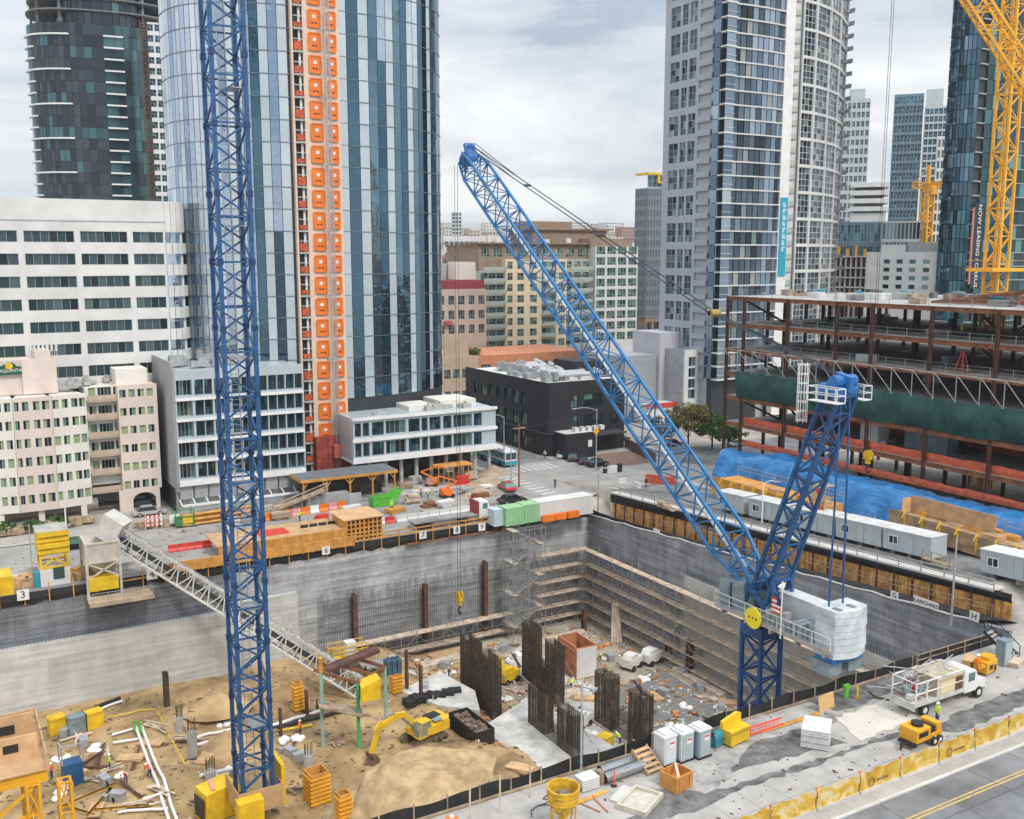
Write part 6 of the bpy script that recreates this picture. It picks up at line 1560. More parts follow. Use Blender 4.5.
car(108,541,(.12,.18,.26),'blue grey car mostly behind the cream hopper',0)
car(561,457,(.72,.73,.74),'white car parked beside the yellow green shrub at the black building',rad(60))
car(572,460,(.06,.07,.09),'dark car second in the row at the black building lot',rad(60))
car(583,463,(.05,.05,.07),'dark blue car third in the row at the black building lot',rad(60))
car(597,466,(.02,.02,.022),'black car at the near end of the row at the black building lot',rad(10))
car(606,449,(.03,.03,.03),'black car parked deep in the brick lot right of the black building',rad(0))
car(502,463,(.38,.38,.39),'silver grey sport utility car heading down the side street',H_,'suv')
car(486,456,(.08,.16,.22),'dark blue car behind the silver grey one on the side street',H_)
car(512,503,(.05,.03,.04),'dark maroon car passing behind the green containers',0)
car(507,490,(.55,.06,.07),'red car with white roof beside the poles at the corner',rad(80))
car(619,441,(.04,.04,.045),'dark car behind the brick lot wall',0)
car(664,437,(.10,.25,.5),'blue car seen through the jib near the red one',0)
car(672,446,(.5,.05,.06),'small red car seen through the jib near the trees',0)
car(738,446,(.6,.6,.62),'silver car behind the blue tarpaulin left of the steel frame',0)
def bus(px_,py_,label):
    q=P(px_,py_,-2.5); t=thing('bus',(q.x,q.y+4,gz(q.x,q.y)),label,'bus',None,H_)
    mb=MB(); mb.box(-5.5,5.5,-1.25,1.25,.4,3.0); mb.box(-4.5,4.5,-1,1,3.0,3.25); mb.build('body',mat('bus_white',(.70,.72,.73),.4,var=.04),t)
    mb=MB(); mb.box(-5.52,5.52,-1.27,1.27,.42,1.15); mb.build('teal_skirt',teal,t)
    for s in (-1,1): mb=MB(); mb.box(-5,4.6,s*1.26-.02,s*1.26+.02,1.6,2.6); mb.build('side_window',G_black,t)
    mb=MB(); mb.box(-5.56,-5.5,-1.1,1.1,1.5,2.7); mb.build('rear_window',G_black,t)
    for x in (-3.5,3.4):
        for y in (-1.15,1.15): mb=MB(); mb.tube((x,y-.15,.5),(x,y+.15,.5),.5,14); mb.build('wheel',tyre,t)
bus(507,466,'white and teal city bus waiting on the side street by the black building')
# lamp posts and poles
def lamp(px_,py_,h,arm,ang,label,m=steelg,z=-2.5,loc=None,g=None):
    q=Vector(loc) if loc else P(px_,py_,z); zg=gz(q.x,q.y) if loc is None else q.z
    t=thing('street_lamp',(q.x,q.y,zg),label,'street lamp',g,ang)
    mb=MB(); mb.tube((0,0,0),(0,0,h),.13,8,r2=.08); mb.build('pole',m,t)
    if arm: 
        mb=MB(); pts=[(0,h-.3),(arm*.35,h+.25),(arm*.7,h+.4),(arm,h+.35)]
        for a,b in zip(pts,pts[1:]): mb.tube((a[0],0,a[1]),(b[0],0,b[1]),.06,6)
        mb.build('arm',m,t); mb=MB(); mb.cb((arm+.3,0,h+.32),(.8,.32,.16)); mb.build('lamp_head',greym,t)
    return t
lamp(504,467,9.5,2.6,rad(180),'grey street lamp in front of the glass podium corner')
lamp(596,472,11.5,4.6,rad(180),'tall grey street lamp with a long arm and yellow warning sign at the crossing')
q=P(596,472,-2.5); mb=MB(); mb.T=Matrix.Translation((q.x-.2,q.y-.15,5.0))@Matrix.Rotation(rad(45),4,'Y'); mb.box(-.5,.5,-.02,.02,-.5,.5); mb.T=None; single('warning_sign',mb,yellowc,'yellow diamond warning sign on the crossing lamp post','sign')
lamp(598,505,7,1.2,rad(0),'slim pale signal pole near the pit corner',z=-2.5)
lamp(762,520,5.6,1.5,rad(-50),'white street lamp standing among the trailers',m=white,z=1)
lamp(511,490,7.5,0,0,'pale signal pole at the corner by the rusty utility pole')
lamp(0,0,9.0,.0,0,'tall grey pole at the right end of the pit',loc=(PX(948,700,WX-1.5).x,PX(948,665,WX-1.5).y,0.05))
q=P(519,487,-2.5); t=thing('utility_pole',(q.x,q.y,-2.5),'brown timber utility pole at the street corner','utility pole'); mb=MB(); mb.tube((0,0,0),(0,0,11),.17,8,r2=.12); mb.build('pole',rustl,t); mb=MB(); mb.box(-1.2,1.2,-.06,.06,10,10.15); mb.build('crossarm',woodg,t)
mb=MB(); mb.beam((q.x,q.y,8.2),(q.x+42,q.y-8,6.5),.05); mb.beam((q.x,q.y,7.4),(q.x+12,q.y+6,7),.05); single('overhead_wire',mb,blackm,'thin overhead wires running right from the brown utility pole','wire')
# hotel street light
lamp(68,553,9.5,0,0,'tall white pole in front of the cream hotel',m=white)
# brick lot and wall
mb=MB(); a=P(600,470,-2.5); 
strip('brick_lot',[P(x,y,-2.43) for x,y in ((598,470),(650,462),(625,446),(604,445),(590,462))],mat('brick_paving',(.24,.15,.13),.9,var=.15,scale=1),-2.43)
mb=MB(); a=P(625,447,-2.5); b=P(655,463,-2.5); mb.beam((a.x,a.y,-1.6),(b.x,b.y,-1.6),.3,2.2); single('low_wall',mb,mat('brown_wall',(.14,.11,.10),.9,var=.1),'low brown wall along the brick parking lot','wall')
for (a,b,l) in ((606,474,'left'),(619,473,'right')): q=P(a,b,-2.5); mb=MB(); mb.box(-.5,.5,-.25,.25,0,1.5); o=single('dark_cabinet',mb,blackm,l+' of two black cabinets at the far kerb of the crossing','cabinet','black cabinets at the crossing'); o.location=(q.x,q.y,gz(q.x,q.y)); 
q=P(612,474,-2.5); mb=MB(); mb.box(-1,1,-.2,.2,0,1.3); o=single('concrete_barrier',mb,offwhite,'pale concrete block between the two black cabinets','barrier','pale barriers at the intersection'); o.location=(q.x,q.y,gz(q.x,q.y))
mb=MB(); q=P(660,486,-1.5); mb.box(-2.5,2.5,-.3,.3,0,1.4); o=single('orange_barrier',mb,mat('red_mesh',(0,0,0)),'red orange water filled barriers behind the blue jib','barrier'); o.location=(q.x,q.y,gz(q.x,q.y)); o.rotation_euler.z=rad(-60)
# ---------------- back street edge of the pit
EY=WY+.1
t=thing('edge_barrier',(40,EY,-3),'black cloth band with timber posts and boards along the back edge of the pit','barrier')
xs_=rng(-30,WX,1.2); mb=MB(); vs=[];fs=[]
for k,x in enumerate(xs_): vs+=[(x,WY-.08,-3.65+.18*math.sin(x*2.1)+.1*math.sin(x*5)),(x,WY-.2,-3.1),(x,WY-.05,-2.35)]
for k in range(len(xs_)-1): fs+=[(3*k,3*k+3,3*k+4,3*k+1),(3*k+1,3*k+4,3*k+5,3*k+2)]
mb.add(vs,fs); sub(t,'black_cloth',mb,blackc)
mb=MB(); mb.box(-30,WX,WY,WY+1.9,-3.49,-2.42); sub(t,'edge_slab',mb,concd)
x=-29
while x<WX-1: mb=MB(); mb.beam((x,WY-.3,-3.7),(x,WY-.3,-1.3),.12); sub(t,'post',mb,woodo); x+=2.6
mb=MB(); a=PY(262,560,WY).x; b=PY(345,545,WY).x
for z in (-1.4,-2.0): mb.beam((a,WY-.38,z),(PY(500,520,WY).x,WY-.38,z),.05,.2)
mb.beam((PY(120,575,WY).x,WY-.5,-2.6),(a,WY-.5,-2.3),.1); sub(t,'guard_board',mb,woodo)
mb=MB(); x0=PY(405,540,WY).x; x1=PY(505,524,WY).x; mb.box(x0,x1,WY-.8,WY-.4,-3.6,-3.45); sub(t,'toe_board',mb,rustl)
mb=MB(); xa=PY(165,552,WY).x; mb.box(xa,b+1,WY-.6,WY-.4,-2.5,-1.2)
for k in range(18): x=lerp(xa,b+1,k/17); mb.box(x,x+.12,WY-.68,WY-.6,-2.6,-1.1)
sub(t,'timber_parapet',mb,woodo)
def nboard(px_,py_,txt,label,s=1.0):
    q=PY(px_,py_,WY-.75); o=tag(MB().box(-s*.5,s*.5,0,.05,-s*.5,s*.5).build('number_board',white),label,'sign','boards marking the pit wall'); o.location=q
    text(txt,s*.95,(0,-.01,0),(rad(90),0,0),blackm,'lettering',o)
nboard(23,595,'3','white square board with a black 3 below the big yellow box',1.25); nboard(152,574.5,'4','white square board with a black 4 right of the cream hopper',1.25)
nboard(326,550.5,'6','white square board with a black 6 under the orange formwork',1.1); nboard(423,535,'7','white square board with a black 7, left of the flatbed truck',1.1)
nboard(457,530,'8','white square board with a black 8 below the flatbed truck',1.1); nboard(482,527,'9','white square board with a black 9 below the white cab',1.1)
nboard(560,514,'','small blank white board under the long white trailer',1.1)
# batch plant
def atp(px_,py_,z=-2.4): return P(px_,py_,z)
q=PY(55,588,WY+1.6); bx0=PY(41,588,WY+1.6).x; bx1=PY(71,588,WY+1.6).x; yB=WY+1.2
t=thing('silo_tower',((bx0+bx1)/2,yB,-2.4),'yellow and grey topped silo tower with a cream cabin at its foot','silo')
zc=PY(55,568,yB).z; zm=PY(55,553,yB).z; ztp=PY(55,540,yB).z
mb=MB(); mb.box(bx0,bx1,yB,yB+3.2,-2.4,zc-.05)
for k in range(8): x=lerp(bx0,bx1,k/8); mb.box(x,x+.1,yB-.06,yB,-2.3,zc-.15)
sub(t,'cabin',mb,offwhite)
mb=MB(); mb.cm=0; mb.box(bx0+1.4,bx0+2.6,yB-.1,yB-.06,-1.6,-.2); sub(t,'window',mb,[G_black])
mb=MB(); 
for x in (bx0+.15,bx1-.15):
    for y in (yB+.2,yB+3.1): mb.beam((x,y,zc),(x,y,zm+1.2),.22)
for x,y_ in ((bx0+.15,yB+.2),): mb.beam((bx0,yB+.15,zc+.2),(bx1,yB+.15,zm),.16); mb.beam((bx1,yB+.15,zc+.2),(bx0,yB+.15,zm),.16)
mb.beam((bx0,yB+.15,zc+.1),(bx1,yB+.15,zc+.1),.25); mb.beam((bx0,yB+.15,zm),(bx1,yB+.15,zm),.25)
for x in (bx0+.15,bx1-.15): mb.beam((x,yB+.2,zc+.3),(x,yB+3.1,zc+.3),.2)
mb.beam((bx0,yB+3.1,zc+.3),(bx1,yB+3.1,zc+.3),.2); sub(t,'frame',mb,yellow)
mb=MB()
for k in range(4):
    z=lerp(zm,ztp+1.2,k/4); mb.box(bx0-.1,bx1+.1,yB-.1-.25*(k%2),yB+3.4,z+.02,z+(ztp+1.2-zm)/4-.1)
sub(t,'bin',mb,yellow)
zt2=PY(50,529,yB+1.5).z; mb=MB(); mb.prism([(bx0-.2,yB-.2),(bx1+.1,yB-.2),(bx1+.1,yB+3.5),(bx0-.2,yB+3.5)],ztp+1.2,zt2); sub(t,'top_hood',mb,mat('silo_grey',(.42,.42,.38),.7,var=.2,scale=.8))
mb=MB(); 
for k in range(10): mb.beam((bx0-.7,yB+1.2,-2.4+k*.7),(bx0-.7,yB+1.8,-2.4+k*.7),.05)
for y in (yB+1.2,yB+1.8): mb.beam((bx0-.7,y,-2.4),(bx0-.7,y,5),.07)
sub(t,'ladder',mb,greym)
q0=PY(2,602,WY+.4); x1=PY(14,600,WY+.4).x; mb=MB(); mb.box(q0.x-3,x1,WY+.3,WY+4,-2.6,PY(5,577,WY+.3).z)
for k in range(5): x=lerp(q0.x-3,x1,k/4); mb.box(x-.08,x+.08,WY+.2,WY+.3,-2.6,PY(5,577,WY+.3).z)
single('yellow_container',mb,yellow,'big yellow ribbed container cut by the left edge above the number 3 board','container')
a=PY(35,590,WY+1.5);b=PY(46,590,WY+1.5); mb=MB(); mb.box(a.x,b.x,WY+1.5,WY+3,-2.4,PY(40,574,WY+1.5).z); mb.box(a.x+.1,b.x-.1,WY+1.6,WY+2.9,PY(40,574,WY+1.5).z,PY(40,574,WY+1.5).z+.12); single('teal_tank',mb,teal,'teal box shaped tank left of the silo tower','tank')
r=random.Random(8)
for k,(a_,b_) in enumerate(((20,582),(26,586),(30,580),(78,585),(84,578))):
    q=PY(a_,b_,WY+2.6); mb=MB(); mb.cb((0,0,.4),(2.2,1.2,.8),rz=.1*k); mb.cb((.2,.1,.95),(1.4,.9,.3),rz=.2*k); o=single('timber_bundle',mb,woodo if k%2 else wood,('first','second','third','fourth','fifth')[k]+' timber bundle from the left between the batch plant machines','timber'); o.location=(q.x,WY+2.6+(k%2),-2.4)
# cream hopper on legs
hx0=PY(88,595,WY-.8).x; hx1=PY(121,592,WY-.8).x; hy0,hy1=WY-1.4,WY+3.2
zf=PY(100,597,hy0).z; zh0=PY(100,562,hy0).z; zh1=PY(100,541,hy0+1).z
t=thing('hopper',((hx0+hx1)/2,WY,-3.4),'cream batching hopper on legs with a plank platform hanging over the pit edge','hopper')
mb=MB()
for x in (hx0,hx1):
    for y in (hy0,hy1): mb.beam((x,y,zf-.3),(x,y,zh1),.3)
for y in (hy0,): mb.beam((hx0,y,zh0-2),(hx1,y,zh0),.18); mb.beam((hx1,y,zh0-2),(hx0,y,zh0),.18)
for z in (zf,zh0,zh1): mb.beam((hx0,hy0,z),(hx1,hy0,z),.22); mb.beam((hx0,hy0,z),(hx0,hy1,z),.22); mb.beam((hx1,hy0,z),(hx1,hy1,z),.22); mb.beam((hx0,hy1,z),(hx1,hy1,z),.22)
crm2=mat('cream_paint',(.58,.55,.47),.6,var=.15,scale=.8); sub(t,'frame',mb,crm2)
cxh=(hx0+hx1)/2; cyh=(hy0+hy1)/2
mb=MB(); vs=[(hx0,hy0,zh1),(hx1,hy0,zh1),(hx1,hy1,zh1),(hx0,hy1,zh1),(hx0,hy0,zh0),(hx1,hy0,zh0),(hx1,hy1,zh0),(hx0,hy1,zh0),(cxh-.6,cyh-.6,zh0-2),(cxh+.6,cyh-.6,zh0-2),(cxh+.6,cyh+.6,zh0-2),(cxh-.6,cyh+.6,zh0-2),
 (hx0+.25,hy0+.25,zh1),(hx1-.25,hy0+.25,zh1),(hx1-.25,hy1-.25,zh1),(hx0+.25,hy1-.25,zh1),(cxh-1,cyh-1,zh0),(cxh+1,cyh-1,zh0),(cxh+1,cyh+1,zh0),(cxh-1,cyh+1,zh0)]
fs=[]
for i in range(4):
    j=(i+1)%4; fs+=[(4+i,4+j,j,i),(8+i,8+j,4+j,4+i),(i,j,12+j,12+i),(12+i,12+j,16+j,16+i)]
fs+=[(16,17,18,19),(11,10,9,8)]; mb.add(vs,fs); sub(t,'bin',mb,crm2)
mb=MB(); mb.box(cxh-1.7,cxh+1.5,hy0-.5,hy0+1.2,zf+.9,zf+2.4); sub(t,'yellow_motor_box',mb,yellow)
mb=MB(); mb.box(hx0-.2,hx1+3.3,hy0-2.2,hy1,zf-.25,zf-.05); mb.box(hx0-.2,hx1+3.3,hy0-2.3,hy0-2.2,zf-.45,zf+.05); sub(t,'platform',mb,mat('tan_plank',(.50,.40,.28),.8,var=.2,scale=1))
mb=MB()
for k in range(5): x=lerp(hx0+.2,hx1+3.2,k/4); mb.beam((x,hy0-2.1,zf),(x,hy0-2.1,zf+1.1),.06)
mb.beam((hx0,hy0-2.1,zf+1.1),(hx1+3.2,hy0-2.1,zf+1.1),.06)
for y in rng(hy0-2,hy1-.5,1.4): mb.beam((hx1+3.2,y,zf),(hx1+3.2,y,zf+1.1),.06)
sub(t,'platform_rail',mb,greym)
# conveyor
ca=PY(114,528,WY+1.5); cb_=PY(374,690,108)
t=thing('conveyor',(cb_.x,cb_.y,cb_.z-3),'long white lattice truss conveyor slanting from the cream hopper down into the pit','conveyor')
mb=MB(); dz=Vector((0,0,-.8)); lattice(mb,ca+dz,cb_+dz,2.0,2.2,34,.1,.055,a=(0,1,0)); sub(t,'truss',mb,mat('conveyor_white',(.66,.65,.60),.5,var=.12,scale=1))
dd=(cb_-ca).normalized(); mb=MB(); mb.beam(ca-Vector((0,0,.9)),cb_-Vector((0,0,.9)),1.1,.12); sub(t,'belt',mb,mat('belt_black',(.03,.03,.03),.8,var=.2))
mb=MB(); mb.beam(ca-dd*1.5,ca+dd*1.2,2.6,3.0); sub(t,'head_housing',mb,MT['conveyor_white'])
mb=MB(); 
for s in (-1.1,1.1):
    for h in (.3,.75): mb.beam(ca+Vector((0,s*1.25,h)),cb_+Vector((0,s*1.25,h)),.05)
sub(t,'walk_rail',mb,steelg)
# transfer station in the pit
pA=P(323,744,-16.2); pB=P(359,742,-15.9); pC=P(386,724,-16.3)
t=thing('transfer_platform',(pB.x,pB.y,pz(pB.x,pB.y)),'rusty steel platform on green posts where the white conveyor ends','platform')
pg=mat('post_pale_green',(.30,.48,.40),.6,var=.1)
def post(q,pyt,m):
    zt_=ZAT(q.x,q.y,pyt); mb=MB(); mb.tube((q.x,q.y,pz(q.x,q.y)-.4),(q.x,q.y,zt_),.2,10); sub(t,'post',mb,m); return Vector((q.x,q.y,zt_))
A_=post(pA,672,pg); B_=post(pB,683,mat('post_green',(.08,.45,.20),.5,var=.1)); C_=post(pC,667,pg); D_=A_+(C_-B_)
mb=MB(); mb.tube(A_,A_+Vector((0,0,1.6)),.24,10); sub(t,'post_head',mb,woodo)
mb=MB()
for p,q in ((A_-(B_-A_)*.2,B_+(B_-A_)*.3),(B_,C_),(D_,C_),(A_,D_),((A_+D_)/2,(B_+C_)/2)): mb.beam(p,q,.22,.35)
sub(t,'beam_frame',mb,rustl)
mb=MB(); s0=A_+Vector((.5,0,-.2)); s1=C_+Vector((-.6,0,2.0))
for o in (0,1.3): mb.beam(s0+Vector((0,o,0)),s1+Vector((0,o,0)),.18,.4)
for k in range(7): f=(k+.5)/7; mb.beam(s0.lerp(s1,f),s0.lerp(s1,f)+Vector((0,1.3,0)),.1)
mb.beam(s0+Vector((0,.65,.15)),s1+Vector((0,.65,.15)),.9,.06); sub(t,'belt_frame',mb,rust)
mb=MB(); l=Vector((pA.x-.6,pA.y-.8,ZAT(pA.x,pA.y,703))); l2=Vector((pB.x+.3,pB.y-.8,ZAT(pB.x,pB.y,714)))
for k in range(5): o=Vector((.1*k,.42*k,0)); mb.beam(l+o,l2+o,.38,.1)
mb.beam(l,l2,.08,.35); sub(t,'plank_walkway',mb,woodg)
z=B_.z-.2; q=B_+Vector((.2,-.4,0)); mb=MB(); mb.prism([(q.x-.3,q.y-.9),(q.x+1.9,q.y-.9),(q.x+2.1,q.y+.8),(q.x+.1,q.y+.8)],z-1.5,[z+.1,z+.7,z+.7,z+.3]); sub(t,'yellow_chute',mb,yellow)
q=PY(392,665,C_.y+.5); mb=MB()
for k in range(3): mb.box(q.x-.8+k*.62,q.x-.3+k*.62,q.y-.6,q.y+.6,q.z-.9,q.z+.7); mb.tube((q.x-.55+k*.62,q.y,q.z+.7),(q.x-.55+k*.62,q.y,q.z+1.0),.16,8)
sub(t,'drive_motor',mb,mat('motor_blue',(.08,.16,.24),.5,.2,var=.3,scale=2))
q=PY(350,653,115); mb=MB()
for dx in (0,1.5,3.0,4.6):
    for dy in (0,2.0): mb.beam((q.x-2.2+dx,q.y+dy,q.z-1.0),(q.x-2.2+dx,q.y+dy,q.z+.9),.09)
for h in (.3,.9):
    for dy in (0,2.0): mb.beam((q.x-2.2,q.y+dy,q.z+h),(q.x+2.4,q.y+dy,q.z+h),.09)
mb.box(q.x-2.3,q.x+2.5,q.y-.1,q.y+2.1,q.z-1.1,q.z-.95); sub(t,'yellow_railing',mb,yellow)
mb=MB(); mb.box(q.x-.3,q.x+1.0,q.y+.3,q.y+1.6,q.z-.9,q.z+1.2); sub(t,'white_hood',mb,offwhite)
mb=MB(); mb.box(q.x+1,q.x+4.5,q.y-2.5,q.y-.3,q.z-1.6,q.z-1.4); sub(t,'grating',mb,steelg)
for dx,dy in ((1.1,-2.4),(4.3,-2.4),(-2.1,1.9),(2.3,1.9)): mb=MB(); mb.beam((q.x+dx,q.y+dy,q.z-1.1),(q.x+dx,q.y+dy,pz(q.x+dx,q.y+dy)-.2),.2); sub(t,'support_leg',mb,rust)
# ---------------- back street props
def place(o,px_,py_,z=None,rz=0):
    q=P(px_,py_,-2.45 if z is None else z); o.location=(q.x,q.y,gz(q.x,q.y)+.02 if z is None else z); o.rotation_euler.z=rz; return o
def prop(name,mb,m,label,cat,px_,py_,rz=0,group=None,z=None): return place(single(name,mb,m,label,cat,group),px_,py_,z,rz)
# flatbed truck facing right
t=thing('flatbed_truck',(0,0,0),'white and maroon flatbed truck parked by the pit edge, boards 7 to 9 below it','truck'); place(t,455,523)
mb=MB(); mb.box(-7,3.2,-1.2,1.2,1.0,1.2); mb.box(-7,3.2,-.5,.5,.7,.999); mb.build('bed',mat('bed_grey',(.30,.30,.29),.8,var=.2),t)
mb=MB(); mb.yprism([(3.4,.6),(6.2,.6),(6.2,1.7),(5.3,1.9),(4.9,3.0),(3.4,3.0)],-1.15,1.15); mb.build('cab',white,t); mb=MB(); mb.yprism([(5.42,1.95),(5.0,2.9),(5.06,2.9),(5.5,1.95)],-1,1); mb.box(4.0,4.8,-1.17,-1.151,1.9,2.7); mb.build('windows',G_black,t)
mb=MB(); mb.box(3.05,3.35,-1.2,1.2,1.2,3.1); mb.build('headboard',mat('maroon',(0,0,0)),t)
for x in (-5.6,-4.4,1.2,5.2):
    for y in (-1.0,1.0): mb=MB(); mb.tube((x,y-.15,.5),(x,y+.15,.5),.5,14); mb.build('wheel',tyre,t)
def cont(px_,py_,L,H,W_,m,label,rz=0,cat='container'):
    mb=MB(); mb.box(-L/2,L/2,-W_/2,W_/2,.1,H)
    for k in range(int(L/.4)): x=-L/2+.2+k*.4; mb.box(x,x+.18,-W_/2-.05,-W_/2,.25,H-.15)
    mb.box(-L/2-.05,L/2+.05,-W_/2-.05,W_/2+.05,H,H+.1); mb.box(-L/2-.04,L/2+.04,-W_/2-.07,W_/2+.07,0,.1); return prop('container',mb,m,label,cat,px_,py_,rz)
gl_=mat('light_green_paint',(.30,.55,.30),.6,var=.08)
cont(511,523,3.0,2.5,2.3,gl_,'left one of two light green containers at the pit edge'); cont(529,520,3.0,2.6,2.3,gl_,'right one of two light green containers at the pit edge')
cont(497,524,2.0,2.3,2.0,mat('pale_blue_paint',(.50,.62,.68),.5,var=.06),'small pale blue cabin left of the two green containers')
t=cont(562,515,9.5,2.7,2.5,offwhite,'long white trailer at the pit corner beside the green containers',0,'trailer')
for k,(a,b) in enumerate(((548,521),(560,519),(573,517))): mb=MB(); mb.box(-1,1,-.3,.3,0,.9); mb.box(-.9,.9,-.1,.1,.9,1.0); prop('orange_barrier',mb,orange,('left','middle','right')[k]+' orange barrier in front of the long white trailer','barrier',a,b,0,'orange barriers before the white trailer')
# green dumpster, chute like end
t=thing('skip',(0,0,0),'bright green open skip with a raised end on the dusty street','skip'); place(t,383,505); t.scale=(.82,.82,.82)
mb=MB(); mb.yprism([(-2.4,0),(1.6,0),(3.6,2.6),(3.6,3.2),(1.2,1.9),(-2.4,1.9)],-1.1,-1.02); mb.yprism([(-2.4,0),(1.6,0),(3.6,2.6),(3.6,3.2),(1.2,1.9),(-2.4,1.9)],1.02,1.1); mb.box(-2.4,-2.32,-1.02,1.02,0,1.9); mb.box(-2.32,1.6,-1.02,1.02,.05,.15); mb.beam((1.55,0,.1),(3.55,0,2.6),2.04,.1,up=(0,0,1))
mb.box(-2.45,1.2,-1.2,-1.1,1.75,1.9)
for k in range(6): mb.box(-2.3+k*.7,-2.15+k*.7,-1.18,-1.1,.1,1.75)
mb.build('body',green,t)
def boomlift(px_,py_,label,s=1,rz=0):
    t=thing('boom_lift',(0,0,0),label,'boom lift'); place(t,px_,py_,None,rz); t.scale=(.72,.72,.72)
    mb=MB(); mb.box(-1.3,1.3,-1.0,1.0,.5,.95); mb.box(-1.2,1.0,-.9,.9,.95,1.9); mb.box(-1.5,-.6,-.8,.8,1.2,2.1); mb.build('chassis',orange,t)
    mb=MB(); mb.beam((-.6,0,1.9),(2.6,0,3.4),.35); mb.beam((2.6,0,3.4),(-1.8,0,5.0),.3); mb.beam((-1.8,0,5.0),(-3.6,0,4.4),.25); mb.build('boom',orange,t)
    mb=MB()
    for z in (3.7,4.3,4.8):
        for a,b in (((-4.9,-.6),(-3.6,-.6)),((-4.9,.6),(-3.6,.6)),((-4.9,-.6),(-4.9,.6)),((-3.6,-.6),(-3.6,.6))): mb.beam((*a,z),(*b,z),.07)
    for a in ((-4.9,-.6),(-3.6,-.6),(-4.9,.6),(-3.6,.6)): mb.beam((*a,3.7),(*a,4.8),.07)
    mb.box(-4.9,-3.6,-.6,.6,3.65,3.7); mb.build('basket',greym,t)
    for x in (-1,1):
        for y in (-1.05,1.05): mb=MB(); mb.tube((x,y-.18,.45),(x,y+.18,.45),.45,14); mb.build('wheel',tyre,t)
boomlift(447,497,'orange boom lift with folded arm standing on the dusty street'); boomlift(432,486,'orange boom lift close under the podium columns',rz=2.5)
# hoist shed
t=thing('hoist_shed',(0,0,0),'timber shed with a dark grey flat roof at the foot of the orange hoist bay','shed'); place(t,345,499)
mb=MB(); mb.box(-8,8,-2.6,3.2,4.3,4.5); mb.build('roof',mat('shed_roof',(.16,.18,.20),.8,var=.1),t)
mb=MB(); mb.box(-8.05,8.05,-2.75,-2.61,4.0,4.45); mb.box(-8.15,-8.01,-2.6,3.2,4.0,4.45); mb.build('fascia',woodo,t)
for k in range(5):
    x=-7.6+k*3.8; mb=MB(); mb.beam((x,-2.4,0),(x,-2.4,4.3),.25); mb.beam((x,-2.4,3),(x+1,-2.4,4.2),.16) if k<4 else 0; mb.beam((x,-2.4,3),(x-1,-2.4,4.2),.16) if k else 0; mb.build('post',woodo,t)
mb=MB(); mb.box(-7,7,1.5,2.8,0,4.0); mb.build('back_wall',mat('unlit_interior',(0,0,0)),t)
mb=MB(); mb.box(-8,-1,-4.5,-2.9,0,2.2); mb.build('grey_box_row',greym,t)
t=thing('hoist_enclosure',(0,0,0),'red mesh hoist gate enclosure behind the dark grey shed roof','hoist gate'); place(t,338,484)
mb=MB(); mb.box(-4,4,-1,1,0,8.5)
for k in range(8): mb.box(-4+k,-3.9+k,-1.1,-1,0,8.5)
mb.build('mesh_panels',mat('red_mesh2',(.40,.07,.05),.7,var=.3,scale=1),t); mb=MB(); mb.box(-1.2,1.2,-2.2,-1.12,5.0,7.2); mb.build('hoist_car',mat('hoist_red',(.62,.16,.12),.5,var=.05),t)
# steps, ramp and grey fence left of shed
mb=MB()
for k in range(9): mb.beam((-6+k*1.2,-1,0),(-6+k*1.2,-1,1.0+k*.35),.12)
for h in (.1,.6,1.1): mb.beam((-6,-1.1,.3+h),(4,-1.1,3.2+h),.08,.2)
mb.beam((-6,0,.2),(4,0,3.1),2.0,.15); prop('timber_ramp',mb,woodg,'weathered timber ramp rising towards the hoist shed','ramp',300,512)
mb=MB(); mb.cb((0,0,.35),(5,2.6,.7)); mb.cb((.4,.1,.85),(4,2,.3),rz=.1); prop('timber_bundle',mb,plank,'flat timber stack at the foot of the weathered ramp','timber',285,512)
for k,(a,b) in enumerate(((252,517),(300,511),(340,505),(326,508),(352,505))):
    mb=MB(); mb.box(-1.6,1.6,-.08,.08,.1,1.9)
    for s in (-1.5,0,1.5): mb.box(s-.05,s+.05,-.4,.4,0,.12)
    prop('cloth_fence',mb,mat('fence_cloth',(.45,.46,.46),.8,var=.15),('first','fourth','third','second','fifth')[k]+' grey cloth fence panel from the left before the timber ramp','fence panel',a,b,rad(4))
# barriers rows
def row(p0,p1,n,cols,label,name='jersey_barrier',h=.95,group=None,L=1.9):
    a=P(*p0,-2.45);b=P(*p1,-2.45); d=b-a; base={}
    for k in range(n):
        p=a.lerp(b,(k+.5)/n); c=cols[k%len(cols)]
        if c not in base:
            mb=MB(); w=min(L,d.length/n*.94)/2; mb.yprism([(-.3,0),(.3,0),(.3,.15),(.12,.45),(.1,h),(-.1,h),(-.12,.45),(-.3,.15)],-w,w); base[c]=mb.mesh(name,MT[c])
        o=bpy.data.objects.new(name,base[c]); COL.objects.link(o); o.location=(p.x,p.y,gz(p.x,p.y)+.01); o.rotation_euler.z=math.atan2(d.y,d.x)-rad(90)
        tag(o,label(k,n),'barrier',group)
ordi=['first','second','third','fourth','fifth','sixth','seventh','eighth','ninth','tenth','eleventh','twelfth','thirteenth','fourteenth','fifteenth','sixteenth']
pinkp=mat('pink_plastic',(.70,.30,.32),.5,var=.1)
row((262,521),(346,507),9,['orange_paint','white_paint','orange_paint','pink_plastic'],lambda k,n:ordi[k]+' water barrier from the left in the orange, white and pink row','water_barrier',1.1,'orange white and pink barrier row')
row((322,531),(395,522),7,['red_paint','red_paint','white_paint'],lambda k,n:ordi[k]+' red or white barrier from the left behind the orange formwork',group='red and white barriers')
row((168,552),(212,546),5,['red_paint'],lambda k,n:ordi[k]+' red topped barrier from the left beside the white conveyor',group='red barriers by the conveyor')
